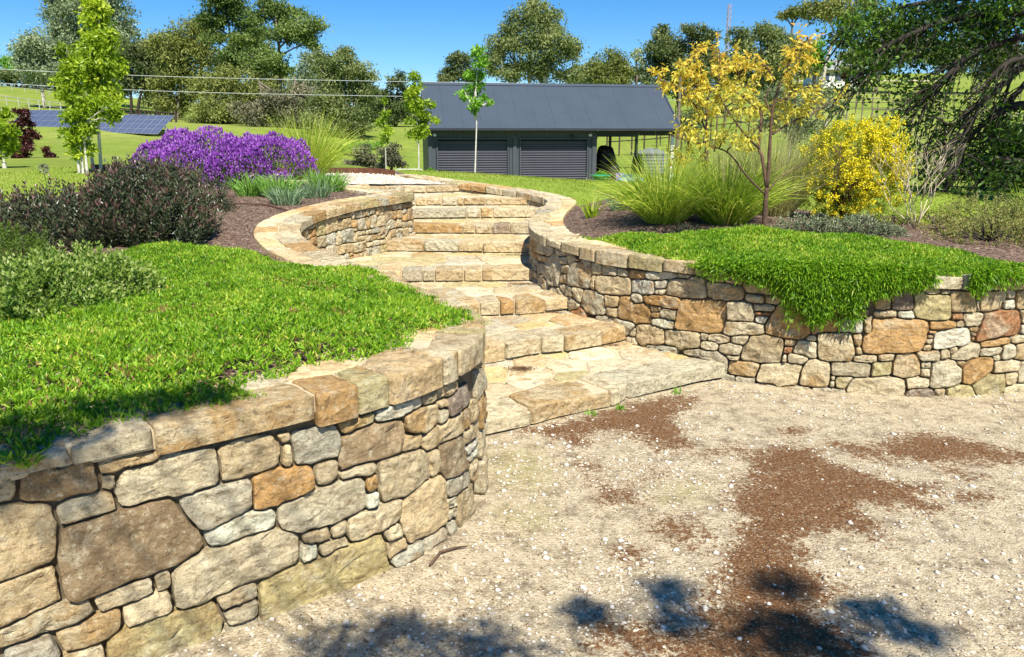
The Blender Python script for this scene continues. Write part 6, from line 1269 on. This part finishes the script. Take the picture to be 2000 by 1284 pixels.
# roof: sheets side by side, each corrugated
nsh = 14; sw = (Wd+.32)/nsh
def sheet(x0, x1, front=True):
    V = []; F = []; k = 10; m_ = k*4
    for i in range(m_+1):
        u = i/m_; x = x0+(x1-x0)*u; dz = .011*math.sin(u*k*2*math.pi)
        y0, y1 = (-OV-.03, DP/2) if front else (DP+OV+.03, DP/2)
        V += [(x, y0, EZ+dz-.02), (x, y1, EZ+RISE+dz)]
        if i: F.append((2*i-2, 2*i, 2*i+1, 2*i-1))
    return mesh_py('roof_sheet', V, F, M['shed_roof'], True)
mf = sheet(0, sw-.004); mb_ = sheet(0, sw-.004, False)
for i in range(nsh):
    x = -.16+i*sw; link('roof_sheet', mf, root, (x, 0, .002*(i % 2))); link('roof_sheet', mb_, root, (x, 0, .002*(i % 2)))
m = MB().add([(-.17, DP/2-.14, EZ+RISE-.06), (Wd+.17, DP/2-.14, EZ+RISE-.06), (Wd+.17, DP/2, EZ+RISE+.045), (-.17, DP/2, EZ+RISE+.045), (-.17, DP/2+.14, EZ+RISE-.06), (Wd+.17, DP/2+.14, EZ+RISE-.06)], [(0, 1, 2, 3), (3, 2, 5, 4)]); m.build('ridge_cap', M['shed_roof'], root)
for x in (-.19, Wd+.13):
    V = []
    for xx in (x, x+.06):
        for y, z in ((-OV-.04, EZ-.10), (DP/2, EZ+RISE-.09), (DP/2, EZ+RISE+.05), (-OV-.04, EZ+.03)): V.append((xx, y, z))
    MB().add(V, [(0, 1, 2, 3), (7, 6, 5, 4), (0, 4, 5, 1), (3, 2, 6, 7), (0, 3, 7, 4)]).build('barge_board', M['shed_roof'], root)
m = MB(); 
for i, (y, z) in enumerate(((-OV-.14, EZ-.02), (-OV-.14, EZ-.11), (-OV-.02, EZ-.11), (-OV-.02, EZ-.03))): m.V += [(-.18, y, z), (Wd+.18, y, z)]
m.F = [(0, 1, 3, 2), (2, 3, 5, 4), (4, 5, 7, 6), (0, 2, 4, 6), (1, 7, 5, 3)]; m.build('gutter', M['shed_dark'], root)
MB().box((0, -OV, EZ-.105), (Wd, .0, EZ-.085)).build('soffit', M['shed_dark'], root)
MB().bbox((6.96, -.08, EZ-.30), (Wd+.04, .0, EZ-.108), .01).build('carport_beam', M['shed_dark'], root); MB().bbox((6.96, DP-.1, EZ-.34), (Wd+.04, DP, EZ-.1), .01).build('carport_beam', M['shed_dark'], root)
MB().bbox((Wd-.12, -.08, 0), (Wd+.02, .04, EZ-.11), .012).build('post', M['white_paint'], root); MB().bbox((Wd-1.42, DP-.12, 0), (Wd-1.30, DP, EZ-.11), .012).build('post', M['shed_dark'], root); MB().bbox((Wd-.12, DP-.12, 0), (Wd+.02, DP, EZ-.11), .012).build('post', M['shed_dark'], root)
for x in (.22, 6.62): 
    m = MB().bbox((x-.06, -.16, EZ-.33), (x+.06, -.04, EZ-.24), .01).tube([(x, -.05, EZ-.22), (x, -.10, EZ-.26)], .02, 6); m.build('floodlight', M['white_paint'], root)
m = MB().tube([(5.86, -.03, EZ-.28), (5.86, -.12, EZ-.30)], .03, 8).lathe([(.0, -.14), (.045, -.12), (.045, -.02), (.02, 0)], 10, (5.86, -.13, EZ-.30)); m.build('camera', M['shed_dark'], root)
MB().bbox((6.98, -.14, 0), (7.04, -.08, .95), .008).build('tap_post', M['white_paint'], root)
MB().box((-.3, -.9, -.25), (Wd+.3, DP+.5, -.005)).build('slab', M['mortar'], root)
# things in and by the carport
def place(px, Y): x = (px-1000)/1556*Y; return x, Y
x, y = place(1272, 40.2); FT = gz(x, y)-.05; t_ = empty('water_tank', (x, y, FT), 'round pale grey ribbed water tank under the carport edge', 'tank')
prof = []; 
for i in range(41): z = 1.28*i/40; prof.append((.88+.014*math.sin(i*2*math.pi/5), z))
MB().lathe(prof, 36).build('body', M['tank'], t_, smooth=True); MB().lathe([(.92, 1.26), (.92, 1.32), (.5, 1.46), (.1, 1.57), (.0, 1.58)], 36).build('lid', M['tank'], t_, smooth=False); MB().lathe([(.14, 1.5), (.14, 1.60), (0, 1.61)], 16, (.25, -.2, -.06)).build('inlet', M['tank'], t_)
def lump(name, x, y, z, sx, sy, sz, mat, label, cat_, seed, pw=2.6, nz=.12):
    V = []; F = []; nu, nv = 22, 12
    for j in range(nv+1):
        ph = math.pi/2*j/nv
        for i in range(nu):
            a = 2*math.pi*i/nu; cx_, sy_ = math.cos(a), math.sin(a); k = (abs(cx_)**pw+abs(sy_)**pw)**(-1/pw); rr_ = math.cos(ph)**(.45)
            w = 1+nz*mnoise.noise((cx_*2+seed, sy_*2, ph*2))
            V.append((sx*cx_*k*rr_*w, sy*sy_*k*rr_*w, sz*math.sin(ph)**.8*(1+nz*mnoise.noise((cx_*1.5+seed, sy_*1.5, 5)))))
        if j:
            for i in range(nu): F.append(((j-1)*nu+i, (j-1)*nu+(i+1) % nu, j*nu+(i+1) % nu, j*nu+i))
    return tag(link(name, mesh_py(name, V, F, M[mat], True), None, (x, y, z)), label, cat_)
x, y = place(1184, 34.4); o = lump('pile_and_shade', x, y, FZ, .50, .5, 2.0, 'black', 'black covered stack against the shed wall in the carport', 'pile', 1.); x2, y2 = place(1199, 34.0); lump('pile_and_shade', x2, y2, FZ, .34, .4, 1.35, 'black', 'lower black covered stack right of the taller one', 'pile', 4.)
x, y = place(1247, 37.6); lump('pile_and_shade', x, y, FZ, .30, .42, 1.5, 'black', 'black upright form put in for the shade on the left side of the tank', 'pile', 7., 5., .05)  # no real bundle: a black form drawn for the shade on the tank
x, y = place(1240, 37.3); t_ = empty('steel_gate', (x-1., y, FZ), 'low dark tube gate seen through the carport', 'gate'); m = MB()
for P_ in ([(0, 0, 0), (0, 0, 1.0)], [(1.0, 0, 0), (1.0, 0, 1.0)], [(0, 0, 1.0), (1., 0, 1.0)]): m.tube(P_, .025, 6)
m.build('frame', M['shed_dark'], t_); MB().tube([(0, 0, .45), (1., 0, .45)], .02, 6).build('rail', M['shed_dark'], t_); MB().tube([(0, 0, .2), (1.9, 0, .2)], .02, 6).build('rail', M['shed_dark'], t_)
def items():
    for px, Y, s_, mt, lab, nm, cat_ in ((1212, 18.6, (.09, .09, .19), 'lilac', 'lilac plastic tub in the clutter by the carport', 'plastic_tub', 'tub'), (1224, 18.3, (.13, .12, .15), 'blue', 'blue plastic crate in the clutter by the carport', 'plastic_crate', 'crate'), (1240, 18.8, (.11, .10, .16), 'green_pl', 'dark green container behind the blue crate', 'container', 'container')):
        x, y = place(px, Y); z = gz(x, y); m = MB(); a, b_, c_ = s_
        m.add([(-a*.85, -b_*.85, 0), (a*.85, -b_*.85, 0), (a*.85, b_*.85, 0), (-a*.85, b_*.85, 0), (-a, -b_, c_), (a, -b_, c_), (a, b_, c_), (-a, b_, c_), (-a*.9, -b_*.9, c_), (a*.9, -b_*.9, c_), (a*.9, b_*.9, c_), (-a*.9, b_*.9, c_), (-a*.78, -b_*.78, .03), (a*.78, -b_*.78, .03), (a*.78, b_*.78, .03), (-a*.78, b_*.78, .03)],
              [(3, 2, 1, 0)]+[(k, (k+1) % 4, 4+(k+1) % 4, 4+k) for k in range(4)]+[(4+k, 4+(k+1) % 4, 8+(k+1) % 4, 8+k) for k in range(4)]+[(8+k, 8+(k+1) % 4, 12+(k+1) % 4, 12+k) for k in range(4)]+[(12, 13, 14, 15)])
        o = m.build(nm, M[mt], None, (x, y, z)); tag(o, lab, cat_)
    x, y = place(1236, 17.8); lump('tarpaulin', x, y, gz(x, y)-.01, .32, .16, .10, 'paleblue', 'crumpled pale blue sheet lying before the blue crate', 'sheet', 9., 2., .5)
    x, y = place(1176, 18.0); z = gz(x, y); m = MB(); m.lathe([(.13, 0), (.22, .13), (.235, .135), (.235, .12), (.12, .02), (0, .02)], 24); tag(m.build('green_tub', M['green_pl'], None, (x, y, z), True), 'round green tub on the lawn edge by the white tap post', 'tub')
items()
tree('small_shrub', 'tiny shrub growing from the lawn at the shed corner by the carport', (1174, 352), 20.6, [(1174, 340, 9, 9)], 'bright', 'bark_dark', group=None, dens=2.5, cat_='shrub', leaf=.6)
tree('small_shrub', 'tiny green plant in front of the left corner of the shed', (840, 340), 24, [(840, 332, 7, 7)], 'bright', 'bark_dark', group=None, dens=2.5, cat_='shrub', leaf=.6)
# low white rail left of the shed
a, b_ = WP(772, 333, 27), WP(825, 333, 27); root = empty('low_rail', (a[0], a[1], gz(a[0], a[1])), 'low white pipe rail left of the shed corner', 'rail'); L = b_[0]-a[0]
MB().tube([(0, 0, 0), (0, 0, .16), (.06, 0, .20), (L-.06, 0, .20), (L, 0, .16), (L, 0, 0)], .014, 8).build('pipe', M['white_paint'], root); MB().tube([(L*.75, 0, 0), (L*.75, 0, .20)], .012, 8).build('post', M['white_paint'], root)
# rusted steel edging along the upper path
qs = catmull([(-1.96, 13.22), (-2.6, 13.5), (-3.6, 13.62), (-5.2, 13.45), (-7., 13.2)], 6); m = MB(); z_ = [gz(*q) for q in qs]
for i in range(len(qs)): m.V += [(qs[i][0], qs[i][1], z_[i]-.1), (qs[i][0], qs[i][1], z_[i]+.10), (qs[i][0], qs[i][1]+.012, z_[i]+.10), (qs[i][0], qs[i][1]+.012, z_[i]-.1)]
m.F = [(4*i+k, 4*i+4+k, 4*i+4+(k+1) % 4, 4*i+(k+1) % 4) for i in range(len(qs)-1) for k in range(4)]
tag(m.build('steel_edging', M['steel_rust']), 'rust-brown steel edging strip behind the white gravel path', 'edging')

# ------------------------------------------------------------------ solar arrays, fences, house, mast, wires
def solar(name, label, pA, pB, Y0, Y1, rows, cols, h):
    A = WP(*pA, Y0); B = WP(*pB, Y1); root = empty(name, (A[0], A[1], gz(A[0], A[1])), label, 'solar array', 'ground-mounted solar arrays'); rl = np.array(root.location)
    u = (B-A); L = np.linalg.norm(u); u /= L; back = unit(np.cross(np.array([0, 0, 1.]), u)); up_ = unit(back*math.cos(R(28))+np.array([0, 0, math.sin(R(28))])); up_ = unit(back*.86+np.array([0, 0, .52])); nn = np.cross(u, up_)
    w = L/cols; hh = h/rows
    V = []; F = []
    o_ = np.zeros(3)
    cell = MB(); g = .025
    def q(a, b, d): return u*a+up_*b+nn*d
    V = [q(0, 0, -.03), q(w-.02, 0, -.03), q(w-.02, hh-.02, -.03), q(0, hh-.02, -.03), q(0, 0, 0), q(w-.02, 0, 0), q(w-.02, hh-.02, 0), q(0, hh-.02, 0)]
    fr = mesh_py('panel', V, [(0, 3, 2, 1), (4, 5, 6, 7), (0, 1, 5, 4), (1, 2, 6, 5), (2, 3, 7, 6), (3, 0, 4, 7)], M['alu'])
    gl = MB(); g = .014
    for i in range(2):
        for j in range(1):
            a0, a1 = g+(w-.02-g)*i/2, (w-.02-g)*(i+1)/2; gl.add([q(a0, g, .004), q(a1, g, .004), q(a1, hh-.02-g, .004), q(a0, hh-.02-g, .004)], [(0, 1, 2, 3)])
    gm = mesh_py('glass', gl.V, gl.F, M['solar'])
    for i in range(cols):
        for j in range(rows):
            p = link('panel', fr, root, A-rl+u*w*i+up_*hh*j); link('glass', gm, p)
    m = MB()
    for i in range(0, cols+1, max(1, cols//4)):
        p = A-rl+u*w*i*.98+up_*h*.5; m.tube([(p[0], p[1], p[2]-.05), (p[0], p[1], -.3)], .06, 6)
    m.build('legs', M['galv'], root)
solar('solar_array', 'left solar panel array, behind the burgundy tree', (0, 256), (125, 258), 58, 56, 4, 8, 3.0)
solar('solar_array', 'right solar panel array, between the bright young trees and the lavender', (178, 258), (308, 262), 54, 53, 4, 8, 2.4)
def fence(name, label, pts, mat, n, h, rails, r=.05):
    P_ = [WP(px, py, Y) for px, py, Y in pts]; P_ = [np.array([p[0], p[1], gz(p[0], p[1])]) for p in P_]
    root = empty(name, P_[0], label, 'fence'); rl = P_[0]; L = np.r_[0, np.cumsum([np.linalg.norm(b-a) for a, b in zip(P_[:-1], P_[1:])])]; PA = np.array(P_)
    at_ = lambda q: np.array([np.interp(q, L, PA[:, k]) for k in range(2)])
    pm = MB().bbox((-r, -r, -.3), (r, r, h), .01); pme = mesh_py('post', pm.V, pm.F, M[mat])
    pos = []
    for i in range(n): q = at_(L[-1]*i/(n-1)); q = np.array([q[0], q[1], gz(*q)]); pos.append(q-rl); link('post', pme, root, q-rl)
    for z in rails:
        m = MB()
        for a, b in zip(pos[:-1], pos[1:]): m.tube([a+np.array([0, 0, z*h]), b+np.array([0, 0, z*h])], r*.8, 4)
        m.build('rail', M[mat], root)
fence('rail_fence', 'white rail fence on the far left hillside', [(-60, 188, 104), (30, 193, 100), (118, 203, 94)], 'fence_white', 9, 1.1, (.5, .95), .05)
fence('rail_fence', 'second, fainter white rail fence higher on the left hillside', [(-60, 168, 130), (30, 172, 128), (120, 178, 124)], 'fence_white', 8, 1.0, (.95,), .045)
fence('paddock_fence', 'dark timber paddock fence below the gums at left', [(205, 228, 84), (262, 232, 80), (345, 246, 70)], 'timber_dark', 14, 1.3, (.35, .65, .95), .08)
fence('vineyard_trellis', 'nearest vineyard trellis row on the field behind the carport', [(1185, 300, 55), (1330, 300, 55)], 'timber_dark', 7, 1.8, (.55, .9), .05)
fence('vineyard_trellis', 'second vineyard trellis row behind the shed roof end', [(1290, 262, 66), (1560, 262, 66)], 'timber_dark', 12, 1.7, (.55, .9), .05)
fence('vineyard_trellis', 'vineyard trellis row half-way up the right hillside', [(1300, 235, 80), (1800, 235, 80)], 'bark_grey', 18, 1.7, (.55, .9), .05)
fence('vineyard_trellis', 'vineyard trellis row below the hilltop track', [(1320, 212, 95), (1990, 212, 95)], 'bark_grey', 22, 1.7, (.55, .9), .05)
fence('vineyard_trellis', 'vineyard trellis row behind the oak branches on the right hillside', [(1700, 255, 68), (2050, 255, 68)], 'bark_grey', 14, 1.7, (.55, .9), .05)
# hilltop house
h0 = WP(1624, 146, 132); h0[2] = gz(h0[0], h0[1]); root = empty('hill_house', h0, 'small white house with grey hipped roof on the right hilltop', 'house')
MB().box((-3.6, -2.5, -.6), (3.6, 2.5, 2.5)).build('wall', M['white_paint'], root)
MB().add([(-4.3, -3.2, 2.4), (4.3, -3.2, 2.4), (4.3, 3.2, 2.4), (-4.3, 3.2, 2.4), (-1.3, 0, 4.3), (1.3, 0, 4.3)], [(0, 1, 5, 4), (1, 2, 5), (2, 3, 4, 5), (3, 0, 4), (3, 2, 1, 0)]).build('roof', M['galv'], root)
for x in (-2.4, -.4, 1.6): w_ = MB().box((x, -2.56, .7), (x+1.1, -2.44, 1.9)).build('window', M['solar'], root); MB().box((x-.08, -2.6, .6), (x+1.18, -2.52, .7)).build('sill', M['white_paint'], w_)
# pale track on the hill
tr = [WP(px, py, Y) for px, py, Y in ((1400, 168, 138), (1560, 163, 138), (1700, 160, 138), (1850, 157, 140))]; V = []; F = []
for i, p in enumerate(catmull([(q[0], q[1]) for q in tr], 8)):
    V += [(p[0], p[1]-1.6, gz(p[0], p[1]-1.6)+.75), (p[0], p[1]+2.2, gz(p[0], p[1]+2.2)+.75)]
    if i: F.append((2*i-2, 2*i, 2*i+1, 2*i-1))
tag(link('hill_track', mesh_py('hill_track', V, F, M['clay_road'])), kind='structure')
# lattice mast
b0 = WP(1412, 150, 170); zb = gz(b0[0], b0[1]); tp = WP(1425, 8, 170); root = empty('radio_mast', (tp[0], b0[1], zb), 'thin grey lattice mast on the skyline right of the dark gum', 'mast'); Hh = tp[2]-zb; m = MB(); s_ = .42
for a in range(3): x, y = s_*math.cos(a*2.094), s_*math.sin(a*2.094); MB().tube([(x, y, 0), (x, y, Hh)], .07, 5).build('leg', M['mast'], root)
nb = int(Hh/1.1)
for i in range(nb):
    for a in range(3):
        x0, y0 = s_*math.cos(a*2.094), s_*math.sin(a*2.094); x1, y1 = s_*math.cos((a+1)*2.094), s_*math.sin((a+1)*2.094); m.tube([(x0, y0, Hh*i/nb), (x1, y1, Hh*(i+1)/nb)], .04, 4, False)
m.build('bracing', M['mast'], root)
# power lines
for i, (pa, pm_, pb, lab) in enumerate((((-260, 122), (400, 152), (1330, 168), 'upper pale power line crossing the left trees'), ((-260, 148), (400, 181), (1330, 196), 'lower pale power line crossing the left trees'))):
    A, Mi, B = WP(*pa, 46), WP(*pm_, 50), WP(*pb, 58); pts = catmull([A, Mi, B], 14)
    o = MB().tube([p-A for p in pts], .017, 5).build('power_line', M['cable'], None, A); tag(o, lab, 'cable', 'power lines')
for px, Y, lab in ((-260, 46, 'timber power pole out past the left edge'), (1330, 58, 'timber power pole hidden behind the copper tree right of the shed')):
    top = WP(px, 110 if px < 0 else 158, Y); zb = gz(top[0], top[1]); root = empty('power_pole', (top[0], top[1], zb), lab, 'pole'); MB().tube([(0, .2, -.5), (0, .2, top[2]-zb+.3)], [.14, .10], 10).build('pole', M['bark_grey'], root); MB().box((-.9, .1, top[2]-zb-.6), (.9, .2, top[2]-zb-.45)).build('crossarm', M['bark_grey'], root)

# ------------------------------------------------------------------ the drooping oak at the right
def OK(x, y, Y=13.): return WP(1600+x/3.0575, y/3.0575, Y)
base = np.array([10.8, 14.0, gz(10.8, 14.)-.1]); root = empty('oak_tree', base, 'spreading oak with dark drooping branches reaching in from the right edge', 'tree'); T = []
trunk = [base, base+np.array([-.1, 0, 1.0]), base+np.array([-.3, -.2, 2.2]), base+np.array([-.2, -.3, 3.6])]; T.append((list(catmull(trunk, 4)), list(np.linspace(.36, .22, 13)), 10))
TR = trunk[2]
limbs = [([(1300, 640), (1120, 650), (980, 745), (880, 850)], .11, 13.4), ([(1320, 380), (1100, 500), (930, 640), (800, 745), (690, 700)], .085, 12.8), ([(1320, 250), (1100, 260), (900, 330), (740, 480), (640, 600)], .08, 12.4), ([(1320, 100), (1050, 90), (800, 110), (560, 200), (330, 330), (230, 520)], .09, 12.6), ([(1320, 960), (1050, 950), (880, 1000), (800, 1090), (730, 1150)], .08, 13.6), ([(1300, 30), (1000, -20), (700, 10), (420, 60), (180, 170)], .08, 13.4), ([(1320, 500), (1180, 560), (1080, 700), (1000, 860), (900, 960)], .07, 13.9), ([(1320, 330), (1120, 380), (1000, 520), (930, 700), (870, 860), (830, 1000)], .06, 12.2)]
nodes = []
for pts, r0, Y in limbs:
    P_ = [TR+np.array([0, 0, random.uniform(-.8, .8)])]+[OK(x, y, Y+random.uniform(-.2, .2)) for x, y in pts]; P_ = list(catmull(P_, 6)); T.append((P_, list(np.linspace(r0, r0*.18, len(P_))), 6)); nodes += P_[8:]
nodes = np.array(nodes); LVp = []; LVd = []; lv = []
# drooping twigs
tipsl = []
for _ in range(330):
    p = nodes[random.randrange(len(nodes))]; d = np.array([-random.uniform(.25, .8), random.gauss(0, .25), -random.uniform(.2, .8)]); L = random.uniform(.4, 1.25); q = [p]
    v = d/np.linalg.norm(d)
    for i in range(5): v = unit(v+np.array([random.gauss(0, .14), random.gauss(0, .14), -.10+random.gauss(0, .10)])); q.append(q[-1]+v*L/5)
    r_ = random.uniform(.008, .02); T.append((q, list(np.linspace(r_, r_*.3, 6)), 4)); tipsl += q[2:]
tipsl = np.array(tipsl)
clus = [(150, 200), (210, 170), (250, 150), (300, 110), (350, 60), (380, 120), (300, 250), (260, 300), (420, 230), (330, 330), (280, 370), (250, 400), (300, 450), (380, 420), (340, 380), (250, 520), (230, 470), (600, 90), (650, 160), (580, 150), (520, 130), (480, 200), (700, 60), (760, 90), (800, 50), (850, 100), (900, 80), (950, 40), (1000, 150), (1050, 60), (1100, 100), (1150, 60), (1200, 120), (950, 170), (1060, 150), (1180, 30), (620, 380), (560, 420), (560, 520), (620, 560), (500, 620), (600, 640), (560, 700), (700, 300), (760, 250), (800, 250), (900, 300), (850, 200), (1000, 250), (1100, 200), (1150, 300), (480, 300), (440, 350), (420, 470), (450, 560), (700, 760), (780, 820), (850, 880), (720, 900), (900, 950), (800, 1000), (650, 1000), (1000, 900), (1100, 850), (1150, 950), (1200, 1000), (1050, 1050), (1100, 1100), (950, 1100), (1200, 700), (1100, 750), (1150, 800), (1200, 860), (1020, 1000), (1180, 1080), (700, 520), (660, 620), (760, 600), (600, 800), (640, 880), (560, 900), (700, 1060)]
for x, y in clus:
    c = OK(x, y, random.uniform(12.3, 13.8)); j = np.argmin(np.linalg.norm(nodes-c, axis=1)); T.append(([nodes[j], (nodes[j]+c)/2+np.array([0, 0, .05]), c], [.014, .009, .004], 4))
    n = 150 if y < 260 else 60 if y < 560 else 45; LVp.append(c+rng.normal(0, 1, (n, 3))*np.array([.17, .22, .12])); LVd.append(rdir(n)); lv.append(np.clip(rng.normal(.72 if (x < 420 or (y < 200 and x > 850)) else .4, .22, n), 0, 1))  # outer clusters lighter, inner ones darker: crown shade put into the leaf colour
k = len(tipsl); sel = rng.choice(k, 1900); LVp.append(tipsl[sel]+rng.normal(0, .05, (1900, 3))); LVd.append(rdir(1900)); lv.append(rng.random(1900)*.7)
# the crown above and beyond the frame
for c, r_ in (((9.5, 13.2, 6.0), (3.4, 2.6, 1.3)), ((7.8, 12.2, 5.6), (2.2, 2.0, .9)), ((12.0, 13, 4.4), (1.8, 2.4, 1.8)), ((9.4, 11.4, 5.6), (2.6, 1.8, 1.0)), ((11.8, 11.2, 4.0), (1.5, 1.4, 1.6))):
    n = 4200; d = rdir(n); LVp.append(np.array(c)+d*np.array(r_)*rng.random((n, 1))**.45); LVd.append(rdir(n)); lv.append(rng.random(n)); q = np.array(c); T.append(([TR, (TR+q)/2+np.array([0, 0, .3]), q], [.14, .09, .04], 6))
LVp = np.concatenate(LVp); LVd = np.concatenate(LVd); n = len(LVp)
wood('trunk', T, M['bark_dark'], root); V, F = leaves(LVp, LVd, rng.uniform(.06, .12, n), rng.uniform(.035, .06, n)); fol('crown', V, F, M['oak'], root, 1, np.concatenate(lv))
tree('dense_shrub_tree', 'dense dark green tree low at the right edge behind the oak branches', (1985, 372), 17, [(1985, 275, 44, 38), (1960, 320, 42, 30), (2010, 330, 50, 34), (1930, 345, 30, 18), (1970, 355, 40, 14), (1945, 260, 22, 22)], 'oak', 'bark_dark', group=None, dens=1.6, leaf=1.1)

# ------------------------------------------------------------------ the gum behind the viewer that throws the soft shadows on the drive
base = np.array([3.4, -4.2, -.05]); root = empty('shade_tree', base, 'gum tree behind the viewpoint that dapples the drive', 'tree'); T = []; top = base+np.array([-.3, .6, 6.4]); T.append((list(catmull([base, base+np.array([.1, .1, 2.5]), base+np.array([-.1, .3, 4.6]), top], 4)), list(np.linspace(.2, .08, 13)), 9)); LVp = []; LVd = []
for i, (x, y, z) in enumerate(SHADOW):
    h = random.uniform(3.6, 5.2); c = np.array([x, y, z])+SUNV*((h-z)/SUNV[2]); st_ = base+np.array([-.2, .4, random.uniform(3.4, 5)])
    T.append(([st_, (st_+c)/2+np.array([0, 0, .35]), c], [.022, .012, .006], 5)); big = i in (3, 4, 8, 9, 14, 15); n = 330 if big else 170
    LVp.append(c+rng.normal(0, 1, (n, 3))*np.array([.095, .055, .05])*(1.15 if big else .62)); d = rdir(n); d[:, 2] -= .5; LVd.append(d)
for c, r_ in (((3.9, -6.6, 7.2), 1.5), ((2.6, -7.2, 6.6), 1.4), ((5.4, -6.0, 6.4), 1.3)):
    n = 1300; d = rdir(n); LVp.append(np.array(c)+d*r_*rng.random((n, 1))**.5); LVd.append(rdir(n)); T.append(([top, np.array(c)], [.07, .03], 5))
LVp = np.concatenate(LVp); LVd = np.concatenate(LVd); n = len(LVp)
wood('trunk', T, M['bark_pale'], root); V, F = leaves(LVp, LVd, rng.uniform(.06, .10, n), rng.uniform(.016, .028, n)); fol('crown', V, F, M['gum'], root)
